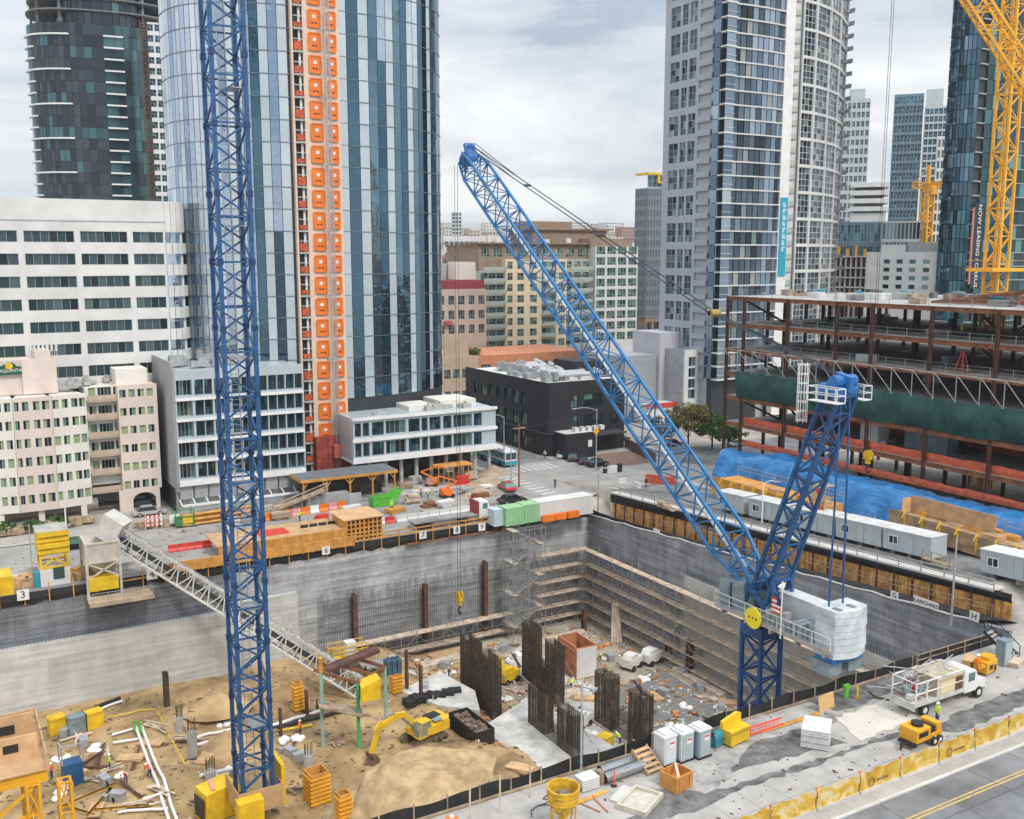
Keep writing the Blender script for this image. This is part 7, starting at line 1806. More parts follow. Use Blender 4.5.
row((396,522),(470,511),7,['off_white_panel'],lambda k,n:ordi[k]+' pale concrete barrier from the left behind the flatbed truck',group='concrete barriers behind the flatbed')
row((8,578),(60,570),5,['concrete_light'],lambda k,n:ordi[k]+' pale barrier from the left behind the silo tower',group='concrete barriers behind the silo')
row((110,572),(135,568),3,['concrete_light'],lambda k,n:ordi[k]+' pale barrier from the left behind the cream hopper',group='concrete barriers behind the hopper')
# formwork deck orange on the edge
a=PY(258,566,WY+.6).x; b=PY(345,550,WY+.6).x; c=PY(383,541,WY+.6).x
t=thing('edge_formwork',(a,WY,-2.4),'peach plywood formwork deck with orange side boards at the back pit edge','formwork')
mb=MB(); mb.box(a-5,b,WY+.6,WY+7.5,-.6,-.45); sub(t,'deck',mb,wood)
mb=MB(); mb.box(a-5,b,WY+.35,WY+.59,-2.45,-.3); 
for k in range(20): x=lerp(a-5,b,k/19); mb.box(x,x+.12,WY+.25,WY+.35,-2.5,-.25)
sub(t,'side_boards',mb,woodo)
mb=MB(); mb.box(a+1,a+5,WY+2.5,WY+5.5,-.44,-.38); sub(t,'red_cover',mb,red)
for k in range(4): mb=MB(); mb.box(a+7+k*1.3,a+8+k*1.3,WY+4,WY+4.4,-.44,-.1); sub(t,'small_box',mb,blackm)
t=thing('table_forms',(b,WY,-2.4),'stack of timber table forms showing rows of square holes','formwork')
mb=MB(); 
for j in range(5):
    z=-2.4+j*.62; mb.box(b+.2,c,WY+.5,WY+6,z+.5,z+.6)
    for k in range(9): x=lerp(b+.2,c-.3,k/8); mb.box(x,x+.22,WY+.5,WY+5.9,z+.01,z+.499)
sub(t,'forms',mb,woodo)
mb=MB(); mb.box(b-.2,c+.2,WY+.3,WY+6.3,.72,.84); sub(t,'top_sheet',mb,wood)
# timber logs and planter wall in front of the hotel
mb=MB(); r=random.Random(5)
a=P(-60,545,-2.4);b=P(92,523,-2.4)
for k in range(60): p=a.lerp(b,r.random()); mb.cb((p.x,p.y+r.uniform(-.4,.4),-2.4+r.uniform(.3,.9)),(r.uniform(.8,1.5),.8,r.uniform(.5,.8)),rz=r.uniform(-.5,.5))
single('rubble_wall',mb,mat('rubble_tan',(.45,.34,.22),.9,var=.3,scale=1.5,island=.25),'rough tan stone planter edge running before the cream hotel','planter')
mb=MB(); a=P(152,526,-2.4)
for k in range(26): mb.cb((r.uniform(-3.5,3.5),r.uniform(-1,1),r.uniform(.2,.9)),(r.uniform(.6,1.4),.7,.5),rz=r.uniform(-.5,.5))
prop('rubble_wall',mb,MT['rubble_tan'],'rough tan stone heap beside the generator and striped barricade','planter',160,526)
for k,(a_,b_) in enumerate(((196,523),(209,521),(222,519))):
    mb=MB()
    for j in range(5):
        for i in range(3-j//2): mb.tube((-3.5,-.6+i*.6+.3*(j%2),.3+j*.35),(3.5,-.6+i*.6+.3*(j%2),.3+j*.35),.18,8)
    prop('pipe_stack',mb,woodo,('left','middle','right')[k]+' part of the tan pipe stacks in front of the podium side wall','pipes',a_+10,b_,rad(3))
t=thing('generator',(0,0,0),'green and yellow generator set by the stone heap','generator'); place(t,184,526)
mb=MB(); mb.box(-1.2,1.2,-.8,.8,.3,1.5); 
for x in (-1.3,1.3):
    for y in (-.9,.9): mb.beam((x,y,0),(x,y,2.6),.12)
for z in (1.6,2.6): mb.beam((-1.3,-.9,z),(1.3,-.9,z),.1)
mb.build('frame',mat('dark_green_paint',(.05,.22,.08),.5,var=.1),t); mb=MB(); mb.box(-.3,1.1,-.85,-.801,.6,1.9); mb.build('panel',yellow,t)
t=thing('barricade',(0,0,0),'red and white striped barricade with a white board beside the stone heap','barricade'); place(t,154,529)
for k in range(3):
    mb=MB()
    for j in range(8): mb.cm=j%2; mb.box(-1.2+j*.3,-.9+j*.3,-.03,.03,.5+k*.6,.85+k*.6)
    mb.build('striped_rail',[red,white],t)
mb=MB(); mb.box(2.2,3.6,-.03,.03,.5,1.8); mb.beam((-1.1,.0,0),(-1.1,0,2.2),.08); mb.beam((1.1,0,0),(1.1,0,2.2),.08); mb.build('board_and_posts',white,t)
# dusty street clutter in front of podium
r=random.Random(15); cl=[conc,woodg,plank,offwhite,greym,woodo,rustl,red,concd,cream]
names=['timber bundle','pallet of blocks','steel plate stack','concrete rubble pile','wrapped pallet','tool crate']
spots=[(398,498),(404,489),(412,503),(420,494),(468,494),(474,488),(480,497),(462,484),(455,481),(486,491),(415,484),(402,481),(470,480),(352,512),(362,508),(395,512),(430,506),(322,519),(246,524),(232,528),(268,512),(280,519),(478,503),(445,507)]
desc=['pale concrete','weathered brown','tan planked','white wrapped','grey metal','orange timber','reddish steel','red','dark grey','cream coloured']
for k,(a_,b_) in enumerate(spots):
    ty=r.randrange(6); mb=MB()
    if ty==3:
        for j in range(26): s=r.uniform(.2,.6); mb.cb((r.gauss(0,.9),r.gauss(0,.7),s*.4),(s,s*.8,s*.7),rz=r.uniform(0,3),rx=r.uniform(-.5,.5))
    else:
        n=r.randrange(2,5)
        for j in range(n): mb.cb((r.uniform(-.15,.15),r.uniform(-.1,.1),.2+j*.36),(r.uniform(1.6,3),r.uniform(.8,1.6),.32),rz=r.uniform(-.1,.1))
    c_i=k%10; lab='%s %s on the dusty street, %s of the loose heaps counted from the left'%(desc[c_i],names[ty],ordi[k%16] if k<16 else ordi[k-16]+' extra')
    srt=sorted(range(len(spots)),key=lambda i:spots[i][0]).index(k)
    near='the green skip' if 370<a_<425 else ('the boom lifts' if a_<466 and a_>=425 else ('the white truck cab' if a_>=466 else ('the hoist shed' if a_>300 else 'the pipe stacks')))
    prop(names[ty].replace(' ','_'),mb,cl[c_i],'%s %s near %s, heap %s from the left'%(desc[c_i],names[ty],near,(ordi+['seventeenth','eighteenth','nineteenth','twentieth','twenty-first','twenty-second','twenty-third','last'])[srt]),'building materials',a_,b_,r.uniform(-.3,.3))
def heap(loc,rx_,ry_,h,m,label,seed,n=18):
    r=random.Random(seed); mb=MB(); k=7; vs=[(0,0,h)]
    for j in range(1,k+1):
        for i in range(n): a=2*math.pi*i/n; u=j/k; vs.append((rx_*u*math.cos(a)*(1+.15*r.uniform(-1,1)),ry_*u*math.sin(a)*(1+.15*r.uniform(-1,1)),h*(1-u)**1.2*(1+.2*r.uniform(-1,1))-(.1 if j==k else 0)))
    fs=[(0,1+i,1+(i+1)%n) for i in range(n)]
    for j in range(k-1): fs+=[(1+j*n+i,1+(j+1)*n+i,1+(j+1)*n+(i+1)%n,1+j*n+(i+1)%n) for i in range(n)]
    mb.add(vs,fs); o=single('soil_heap',mb,m,label,'heap',smooth=True); o.location=loc; return o
tanh=mat('heap_tan',(.42,.34,.24),.95,var=.2,scale=.6,bump=.4,bscale=4)
for (a_,b_,s,l) in ((487,484,3.0,'tan soil heap before the podium corner'),(478,494,2.6,'low tan sand heap between boom lift and maroon pile'),(493,474,2.6,'brown soil heap against the podium end')): q=P(a_,b_,-2.45); heap((q.x,q.y,-2.5),s*1.4,s,1.5,tanh,l,int(a_))
# ---------------- things in the pit
def onp(px_,py_,z0=-19):   # point on the excavation floor along a sight line
    q=P(px_,py_,z0)
    for _ in range(12): z=pz(q.x,q.y); q=P(px_,py_,z+.03)
    return q
# excavator
q=onp(424,741,-14); t=thing('excavator',(q.x,q.y,q.z),'yellow tracked excavator digging with lowered bucket on the sand heap','excavator',None,rad(15))
for s in (-1,1):
    mb=MB(); pts=[(-2.1,.15),(-1.8,0),(1.8,0),(2.1,.2),(2.2,.5),(1.9,.85),(-1.9,.85),(-2.2,.5)]
    mb.yprism([(x,z) for x,z in pts][::-1],s*1.3-.3,s*1.3+.3)
    for k in range(14): x=-1.8+k*.27; mb.box(x,x+.12,s*1.3-.33,s*1.3+.33,.85,.92); 
    mb.build('track',mat('track_steel',(.20,.15,.09),.8,.3,var=.3,scale=3),t)
    mb=MB(); 
    for x in (-1.6,-.8,0,.8,1.6): mb.tube((x,s*1.62,.4),(x,s*1.66,.4),.26,10)
    mb.build('roller',blackm,t)
mb=MB(); mb.tube((0,0,.85),(0,0,1.15),.9,20); mb.build('turntable',blackm,t)
yx_=mat('excavator_yellow',(.80,.50,.03),.4,var=.1)
mb=MB(); mb.box(-.6,2.6,-1.35,1.35,1.15,2.1); mb.prism([(1.6,-1.35),(2.4,-1.3),(2.9,-.9),(2.9,.9),(2.4,1.3),(1.6,1.35)],1.2,2.35); mb.box(-1.6,-.6,-.35,1.3,1.15,1.7); mb.build('house',yx_,t)
mb=MB(); mb.box(.7,2.3,-.2,1.0,2.1,2.45); mb.build('engine_cover',blackm,t)
mb=MB(); mb.box(.75,1.8,-1.1,-.3,2.351,2.4) ; mb.build('roof_hatch',bluegrey,t)
mb=MB(); mb.cm=1; mb.yprism([(-1.7,1.3),(-.1,1.3),(-.1,2.85),(-1.35,2.85),(-1.7,2.2)][::-1],-1.3,-.35); mb.cm=0; mb.yprism([(-1.4,2.85),(-.05,2.85),(-.05,2.95),(-1.4,2.95)][::-1],-1.33,-.32); mb.box(-1.75,0,-1.35,-.3,1.15,1.35)
for x in (-1.72,-.06): mb.beam((x if x>-1 else -1.7,-1.32,1.3),(x if x>-1 else -1.38,-1.32,2.9),.09)
mb.build('cab',[yx_,G_black],t)
boom=[(-.9,.25,1.9),(-2.6,.25,3.9),(-3.6,.25,4.1),(-6.0,.25,3.5)]
mb=MB()
for a,b in zip(boom,boom[1:]): mb.beam(a,b,.38,.55,up=(0,0,1))
for p in boom[1:3]: mb.cb(p,(.5,.42,.55))
mb.build('boom',yx_,t)
mb=MB(); mb.beam((-5.8,.25,3.9),(-7.0,.25,1.0),.34,.48,up=(1,0,0)); mb.beam((-5.6,.25,4.1),(-6.3,.25,3.3),.3,.5,up=(1,0,0)); mb.build('arm',yx_,t)
mb=MB(); mb.beam((-3.8,.25,4.5),(-5.6,.25,4.4),.16); mb.beam((-1.0,.55,1.7),(-2.7,.55,3.5),.18); mb.beam((-1.0,-.05,1.7),(-2.7,-.05,3.5),.18); mb.build('hydraulic_ram',steelg,t)
mb=MB(); mb.yprism([(-7.3,1.2),(-6.7,1.0),(-6.3,.3),(-6.6,-.35),(-7.3,-.55),(-8.0,-.2),(-7.4,.0),(-7.1,.4)][::-1],-.4,.9); 
for k in range(5): mb.cb((-8.05,-.3+k*.28,-.28),(.35,.1,.1),ry=.4)
mb.build('bucket',mat('bucket_brown',(.20,.13,.07),.8,.2,var=.3,scale=2),t)
# black dumpster
q=onp(478,738,-17.5); t=thing('skip',(q.x-.4,q.y+.8,q.z),'black open roll-off skip full of rubble beside the sand heap','skip',None,rad(92))
mb=MB(); L,W_,H=6.0,2.4,1.9
mb.box(-L/2,L/2,-W_/2,-W_/2+.1,.2,H); mb.box(-L/2,L/2,W_/2-.1,W_/2,.2,H); mb.box(-L/2,-L/2+.1,-W_/2+.1,W_/2-.1,.2,H); mb.box(L/2-.1,L/2,-W_/2+.1,W_/2-.1,.2,H); mb.box(-L/2,L/2,-W_/2,W_/2,0,.199)
for s in (-1,1):
    for k in range(9): x=-L/2+.3+k*.68; mb.box(x,x+.12,s*W_/2-(0 if s>0 else .1),s*W_/2+(.1 if s>0 else 0),.2,H-.1)
mb.build('body',blackm,t)
mb=MB(); rr_=random.Random(4)
for k in range(90): mb.cb((rr_.uniform(-2.8,2.8),rr_.uniform(-1,1),1.2+rr_.uniform(0,.35)),(.5,.3,.25),rz=rr_.uniform(0,3),rx=rr_.uniform(-.6,.6))
mb.box(-L/2+.11,L/2-.11,-W_/2+.11,W_/2-.11,.3,1.25); mb.build('rubble',mat('rubble_brown',(.20,.14,.11),.95,var=.3,scale=2,island=.4),t)
# reinforcement walls: two dense end cages joined by lighter mesh
def cage(pA,pB,hA,wA,label,fr=(.34,.3),low=.45,seed=1,yA=None):
    """pA,pB ends of the base in picture; hA height"""
    a=onp(*pA); b=onp(*pB); z=min(a.z,b.z)
    L=(b-a).length; d=(b-a).normalized(); rz=math.atan2(d.y,d.x)
    t=thing('rebar_cage',(a.x,a.y,z),label,'rebar cage','brown reinforcement cages for the core walls',rz); r=random.Random(seed)
    n0=L*fr[0]; n1=L*(1-fr[1])
    for (x0,x1,h) in ((0,n0,hA),(n1,L,hA)):
        mb=MB()
        for y in (-wA/2,wA/2):
            x=x0
            while x<=x1+.01: mb.beam((x,y,0),(x+r.uniform(-.04,.04),y,h*r.uniform(.96,1.03)),.045); x+=.15
            z_=.2
            while z_<h*.97: mb.beam((x0,y,z_),(x1,y,z_),.035); z_+=.16
        for x in (x0,x1):
            y=-wA/2
            while y<=wA/2+.01: mb.beam((x,y,0),(x,y,h),.045); y+=.15
            z_=.2
            while z_<h*.97: mb.beam((x,-wA/2,z_),(x,wA/2,z_),.035); z_+=.2
        mb.build('end_cage',rebar,t)
    mb=MB(); x=n0+.1; hm=hA*low
    for y in (-wA/2,wA/2):
        x=n0+.1
        while x<n1: mb.beam((x,y,0),(x,y,hm*r.uniform(.9,1.05)),.04); x+=.2
        z_=.2
        while z_<hm: mb.beam((n0,y,z_),(n1,y,z_),.035); z_+=.22
    mb.build('middle_mesh',rebar,t)
    mb=MB(); mb.box(-.3,L+.3,-wA/2-.5,-wA/2-.4,-.1,.25); mb.build('kicker_board',mat('kicker_red',(.45,.20,.12),.8,var=.2),t)
    mb=MB(); mb.beam((L*.5,wA/2,hm),(L*.2,wA/2+3,0),.06); mb.beam((L*.9,wA/2,hA*.8),(L*.7,wA/2+4,0),.07); mb.build('prop',greym,t)
    return t
cage((465,690),(497,720),7.8,1.2,'rebar cage wall at the left back with a yellow tag, right of the black skip',(.42,.38),.8,1)
cage((526,675),(560,706),7.8,1.2,'rebar cage wall at the back centre beside the orange form box',(.36,.3),.5,2)
cage((533,738),(578,775),6.9,1.3,'rebar cage wall nearest the fence at the centre, beside the slim grey post',(.36,.34),.5,3)
cage((599,720),(648,752),6.6,1.4,'rebar cage wall nearest the portable toilets, on the right',(.33,.3),.4,4)
# orange wall form box behind
q=onp(577,672); t=thing('wall_form',(q.x,q.y,q.z),'open topped orange and white wall form box behind the centre cages','formwork',None,rad(-3))
W2=mat('form_orange',(.55,.22,.10),.75,var=.2,scale=.8,island=.15)
mb=MB(); mb.box(-1.6,1.6,-2.4,-2.25,0,4.4); mb.box(-1.6,-1.45,-2.25,2.4,0,4.6); mb.box(1.45,1.6,-2.25,2.4,0,4.4); mb.box(-1.45,1.45,2.25,2.4,0,4.6)
for k in range(5): mb.box(-1.75,-1.6,-2.3,2.4,.3+k*.9,.45+k*.9)
mb.build('panels',W2,t); mb=MB(); mb.box(-1.5,1.5,-2.48,-2.41,.2,4.3); mb.build('white_face',offwhite,t)
# props: list of simple pit items
def pp(name,mb,m,label,cat,px_,py_,rz=0,group=None,z0=-19): 
    q=onp(px_,py_,z0); o=single(name,mb,m,label,cat,group); o.location=q; o.rotation_euler.z=rz; return o
def column(px_,pyb,pyt,w,label,rb=1.2):
    q=onp(px_,pyb,-17); h=ZAT(q.x,q.y,pyt)-q.z; t=thing('concrete_column',(q.x,q.y,q.z-.2),label,'column','grey concrete columns with starter bars')
    mb=MB(); mb.tube((0,0,0),(0,0,h-rb),w,14); mb.build('shaft',conc,t); mb=MB()
    for k in range(9): a=2*math.pi*k/9; mb.beam((w*.75*math.cos(a),w*.75*math.sin(a),h-rb),(w*.75*math.cos(a)*1.1,w*.75*math.sin(a),h+.1),.05)
    mb.build('starter_bars',rebar,t)
column(180,731,705,.42,'short grey column stub nearest the lone dark pile on the left'); column(193,757,717,.5,'taller grey column just left of the dark blue mast',1.4)
column(211,783,757,.55,'stubby grey column close above the yellow machine',1.2); column(309,772,742,.5,'pale grey column right of the dark blue mast on the sand')
def pile(px_,pyb,pyt,m,label,w=.35):
    q=onp(px_,pyb,-17); h=ZAT(q.x,q.y,pyt)-q.z; mb=MB()
    for s in (-w,w): mb.box(-w,w,s-.04,s+.04,-.3,h)
    mb.box(-.04,.04,-w+.041,w-.041,-.3,h-.01); o=single('steel_pile',mb,m,label,'steel pile','steel piles standing in the pit'); o.location=q; return o
pile(167,706,672,rebar,'lone dark steel pile on the sand left of the mast, near the back wall',.3); pile(271,724,682,rust,'thin brown pile right of the mast, leftmost of the row',.16); pile(281,735,708,rust,'short thin brown pile right of the mast',.14)
pile(307,717,690,rust,'thin brown pile between two orange forms on the sand',.16); pile(318,712,699,rust,'small brown pile left of the green post',.14); pile(668,660,640,rust,'brown pile at the far end beside the white mixers',.3)
pile(689,676,640,rust,'thick brown pile before the right scaffold decks',.42); pile(407,690,650,rust,'thin brown pile right of the blue motor',.16); pile(421,698,665,rust,'thin brown pile left of the stacked lumber',.16)
pile(584,632,610,rust,'brown pile under the scaffold corner',.3)
def formbox(px_,pyb,pyt,w,label,m=woodo,rz=.1):
    q=onp(px_,pyb,-17); h=ZAT(q.x,q.y,pyt)-q.z; t=thing('column_form',(q.x,q.y,q.z),label,'formwork','yellow column forms',rz); mb=MB(); w/=2
    mb.box(-w,w,-w,-w+.1,0,h); mb.box(-w,w,w-.1,w,0,h); mb.box(-w,-w+.1,-w+.1,w-.1,0,h); mb.box(w-.1,w,-w+.1,w-.1,0,h); mb.build('panels',m,t)
    mb=MB(); n=max(3,int(h/.45))
    for k in range(n): z=.2+k*(h-.3)/n; mb.box(-w-.12,w+.12,-w-.12,-w,z,z+.15); mb.box(-w-.12,-w,-w,w,z,z+.15); mb.box(w,w+.12,-w,w,z,z+.15)
    mb.build('walers',yellowc,t)
formbox(298,710,682,1.0,'slim yellow column form on the sand right of the mast'); formbox(317,801,770,1.9,'square yellow column form at the bottom left of the sand heap'); formbox(344,830,792,1.1,'tall slim yellow column form at the bottom edge'); formbox(396,692,672,1.1,'yellow column form under the blue motor by the platform')
# pipes
def pipe(p0,p1,r_,m,label,name='pipe',dz=.25,grp=None):
    a=onp(*p0,-17);b=onp(*p1,-17); mb=MB(); N_=6
    pts=[a.lerp(b,i/N_) for i in range(N_+1)]
    for p,q in zip(pts,pts[1:]): mb.tube((p.x,p.y,max(p.z,pz(p.x,p.y))+dz),(q.x,q.y,max(q.z,pz(q.x,q.y))+dz),r_,8)
    return single(name,mb,m,label,'pipe',grp)
wp_=white
pipe((136,729),(170,825),.16,wp_,'left of two long white pipes running to the bottom edge',grp='white drain pipes'); pipe((142,729),(178,825),.16,wp_,'right of two long white pipes running to the bottom edge',grp='white drain pipes')
pipe((112,737),(136,730),.13,wp_,'short white branch pipe at the far end of the long pair',grp='white drain pipes'); pipe((113,745),(138,741),.13,wp_,'second short white branch pipe before the first',grp='white drain pipes'); pipe((143,802),(163,795),.13,wp_,'short white cross pipe near the bottom of the long pair',grp='white drain pipes')
pipe((118,815),(168,811),.14,wp_,'white pipe lying almost along the bottom edge',grp='white drain pipes')
pipe((197,747),(236,737),.2,wp_,'white pipe right of the tall grey column',grp='white drain pipes'); pipe((196,740),(236,730),.15,wp_,'thinner white pipe behind it, right of the tall grey column',grp='white drain pipes')
pipe((270,728),(345,708),.2,wp_,'long white pipe with dark lining right of the mast',grp='white drain pipes'); pipe((270,731),(345,712),.22,blackm,'black pipe just before the long white pipe')
pipe((278,733),(312,727),.14,yellow,'short yellow pipe in front of the black pipe'); pipe((66,722),(120,700),.25,blackm,'black pipe bundle near the left wall foot'); pipe((72,725),(122,703),.16,white,'white pipe beside the black bundle near the left wall',grp='white drain pipes')
pipe((60,743),(92,735),.13,plank,'pale timber lying on the soil at the left'); pipe((200,778),(236,770),.2,wp_,'white pipe just left of the mast foot',grp='white drain pipes')
pipe((108,719),(155,711),.07,yellow,'yellow hose lying along the soil at the left'); pipe((157,714),(185,766),.07,yellow,'yellow hose running down past the grey columns')
pipe((366,808),(466,788),.07,yellow,'yellow rope line along the near side of the heap')
for k,(a_,b_) in enumerate(((135,733),(141,735))): q=onp(a_,b_,-17); mb=MB(); mb.tube((0,0,0),(0,0,1.5),.14,8); pp('green_pipe_end',mb,green,('left','right')[k]+' of two upright green pipe ends at the top of the white pair','pipe',a_,b_,z0=-17)
# yellow machine and counterforms at the mast foot
q=onp(222,812,-15.5); t=thing('yellow_machine',(q.x,q.y,q.z),'yellow boxy machine with a pink stripe at the foot of the dark blue mast','machine',None,rad(12))
mb=MB(); mb.yprism([(-2.2,0),(1.4,0),(1.4,2.6),(1.0,3.2),(-2.0,2.9)][::-1],-1.2,1.2); mb.build('body',yellow,t); mb=MB(); mb.box(-2.25,-2.2,-1,1,.3,2.4); mb.build('grille',blackm,t)
mb=MB(); mb.beam((-1.2,-.9,3.08),(-.6,1,3.12),.35,.06); mb.build('stripe',pinkp,t)
t=thing('base_form',(lx,ly,lz),'peach timber and yellow base form around the dark blue mast foot','formwork',None,rad(0))
mb=MB(); mb.box(-2.0,2.0,-2.3,-2.2,-1.5,.7); mb.box(-2.1,-2.0,-2.3,2.2,-1.5,.7); mb.box(2.0,2.1,-2.3,2.2,-1.5,.7); mb.build('boards',wood,t); mb=MB(); mb.box(-2.4,-.1,-3.6,-2.31,-1.8,.4); mb.build('yellow_box',yellow,t); mb=MB(); mb.box(2.12,2.5,-1.8,1.6,-1.8,2.2); mb.build('yellow_plate',yellow,t)
# lower left timber platform on yellow truss
pA=P(47,775,-9); t=thing('timber_platform',(pA.x,pA.y,-16),'big new plywood platform with railing carried by yellow frames at the lower left','platform')
Ypl=PD(24,760,74).y
zz0=PY(46,705,Ypl+6).z
x1=PY(47,765,Ypl).x; x0=x1-12
zt_=ZAT(x1,Ypl,768); yb_=Ypl+8
mb=MB(); mb.box(x0,x1,Ypl,yb_,zt_-.15,zt_); sub(t,'deck',mb,wood)
mb=MB(); mb.box(x0,x1,Ypl-.1,Ypl-.01,zt_-.1,zt_+.02); mb.box(x0,x1-.3,Ypl+2.6,Ypl+2.75,zt_,zt_+1.6); mb.box(x0,x1-.3,Ypl+5.8,Ypl+5.95,zt_,zt_+1.9); sub(t,'side_panel',mb,wood)
mb=MB(); 
for x in (x1-2.6,x1-4.1): mb.box(x,x+1.0,Ypl+2.55,Ypl+2.6,zt_+.5,zt_+1.1)
for x in (x1-3.2,): mb.box(x,x+1.6,Ypl+5.75,Ypl+5.8,zt_+.5,zt_+1.2)
sub(t,'opening',mb,blackm)
mb=MB()
for y in (yb_,Ypl):
    for h in (.55,1.1): mb.beam((x0,y,zt_+h),(x1,y,zt_+h),.1,.2) if y==yb_ else None
for k in range(5): mb.beam((x1,Ypl+k*2,zt_-.1),(x1,Ypl+k*2,zt_+1.2),.14)
mb.beam((x1,Ypl,zt_+1.1),(x1,yb_,zt_+1.1),.1,.2); mb.beam((x1,Ypl,zt_+.55),(x1,yb_,zt_+.55),.1,.2); sub(t,'railing',mb,wood)
mb=MB(); mb.box(x0,x1,Ypl+.1,Ypl+.5,zt_-1.0,zt_-.2); mb.box(x0,x1,Ypl+6,Ypl+6.4,zt_-1.0,zt_-.2); sub(t,'yellow_beam',mb,yellowc)
for (x,y) in ((x1-1.0,Ypl+.3),(x1-5,Ypl+.3),(x1-1,Ypl+6),(x1+1.0,Ypl-.4)):
    mb=MB(); lattice(mb,(x,y,pz(x,y)-.2),(x,y,zt_-1.0),.8,.8,7,.09,.05); sub(t,'yellow_tower',mb,yellowc)
mb=MB(); mb.beam((x1-5,Ypl,zt_-4),(x1-1,Ypl,zt_-1.2),.2); mb.beam((x1-9,Ypl,zt_-4.5),(x1-1,Ypl,zt_-3.2),.2); sub(t,'yellow_brace',mb,yellowc)
# clutter next to it
q=onp(73,782,-16.5); t=thing('drill_rig',(q.x,q.y,q.z),'dark blue power pack with a frame standing right of the plywood platform','machine',None,.1)
mb=MB(); mb.box(-.9,.9,-.8,.8,0,2.3); mb.box(-.7,.7,-.85,-.8,.8,1.8); mb.build('body',mat('machine_blue',(.02,.09,.22),.45,var=.2),t)
mb=MB(); 
for x in (-1,1): mb.beam((x,-.6,2.3),(x,-.6,4.2),.12); mb.beam((x,.8,2.3),(x,.8,4.2),.12); mb.beam((x,-.6,4.2),(x,.8,4.2),.12)
mb.beam((-1,-.6,4.2),(1,-.6,4.2),.12); mb.build('frame',greym,t)
for i,(a_,b_,ln) in enumerate(((88,800,6),(100,806,5),(110,795,5),(80,815,4),(122,812,5))):
    mb=MB(); lattice(mb,(-ln/2,0,.5),(ln/2,0,.5),.8,.8,8,.07,.04); pp('yellow_truss',mb,yellowc,('first','third','fourth','second','fifth')[i]+' yellow truss section from the left lying at the bottom left','truss',a_,b_,rad(20+35*i),z0=-16.5)
r=random.Random(41)
spots=[(66,735),(100,755),(112,768),(92,778),(105,784),(120,776),(130,790),(118,800),(96,812),(140,806),(132,760),(60,760),(84,745),(150,745),(158,728),(108,752),(215,720),(225,700),(205,760),(160,790),(300,760),(285,790),(335,745),(425,690),(440,684),(432,700),(452,690),(416,676),(450,675),(505,700),(515,690),(520,735),(540,665),(560,660),(600,690),(610,660),(625,655),(640,662),(590,735),(592,750),(615,765),(700,690),(710,700),(720,708),(730,695),(715,680),(680,665),(700,660),(655,645),(545,720),(550,690),(585,700),(600,710),(615,715),(575,716),(480,700),(505,745),(520,770),(470,760),(445,668),(465,660),(480,672),(425,664),(505,650),(515,645),(640,640),(622,642)]
rq=random.Random(99)
for _ in range(85):
    a_,b_=rq.choice([(rq.uniform(430,600),rq.uniform(645,740)),(rq.uniform(590,735),rq.uniform(640,700)),(rq.uniform(55,240),rq.uniform(725,815)),(rq.uniform(270,330),rq.uniform(690,800)),(rq.uniform(590,740),rq.uniform(690,745)),(rq.uniform(440,540),rq.uniform(655,700))])
    if not(455<a_<505 and b_>700): spots.append((a_,b_))
kinds=['plank pile','rebar bundle','plywood sheets','tool box','timber offcuts','white sack']
km=[plank,rust,wood,greym,woodg,white]
ords=lambda n:('%dth'%n if n%100 in (11,12,13) else '%d%s'%(n,{1:'st',2:'nd',3:'rd'}.get(n%10,'th')))
order=sorted(range(len(spots)),key=lambda i:spots[i][0])
for k,(a_,b_) in enumerate(spots):
    ty=r.randrange(6); mb=MB()
    if ty in (0,4):
        for j in range(r.randrange(5,12)): L=r.uniform(1.2,4.2) if ty==0 else r.uniform(.6,1.6); mb.cb((r.uniform(-.4,.4),r.uniform(-.5,.5),.06+.09*(j//3)),(L,.2,.07),rz=r.uniform(-.25,.25) if ty==0 else r.uniform(0,3))
    elif ty==1:
        for j in range(9): mb.tube((-2.4,r.uniform(-.3,.3),.08+r.uniform(0,.2)),(2.4,r.uniform(-.3,.3),.08+r.uniform(0,.2)),.035,5)
    elif ty==2:
        for j in range(3): mb.cb((r.uniform(-.2,.2),0,.08+j*.13),(2.6,1.3,.1),rz=r.uniform(-.1,.1))
    elif ty==3: mb.cb((0,0,.4),(1.4,.8,.8)); mb.cb((0,0,.84),(1.45,.85,.08)); mb.cb((1.2,.2,.25),(.6,.5,.5))
    else:
        for j in range(5): mb.lathe((r.uniform(-.7,.7),r.uniform(-.5,.5),0),[(0,.0),(.36,.05),(.4,.25),(.25,.45),(0,.5)],10)
    zone='the white pipes' if a_<165 else ('the dark blue mast' if a_<340 else ('the black skip' if a_<500 else ('the core wall cages' if a_<660 else 'the gravel bed')))
    pp(kinds[ty].replace(' ','_'),mb,km[ty],'%s near %s, %s of the loose site items from the left'%(kinds[ty],zone,ords(order.index(k)+1)),'site materials',a_,b_,r.uniform(0,3),z0=-17)
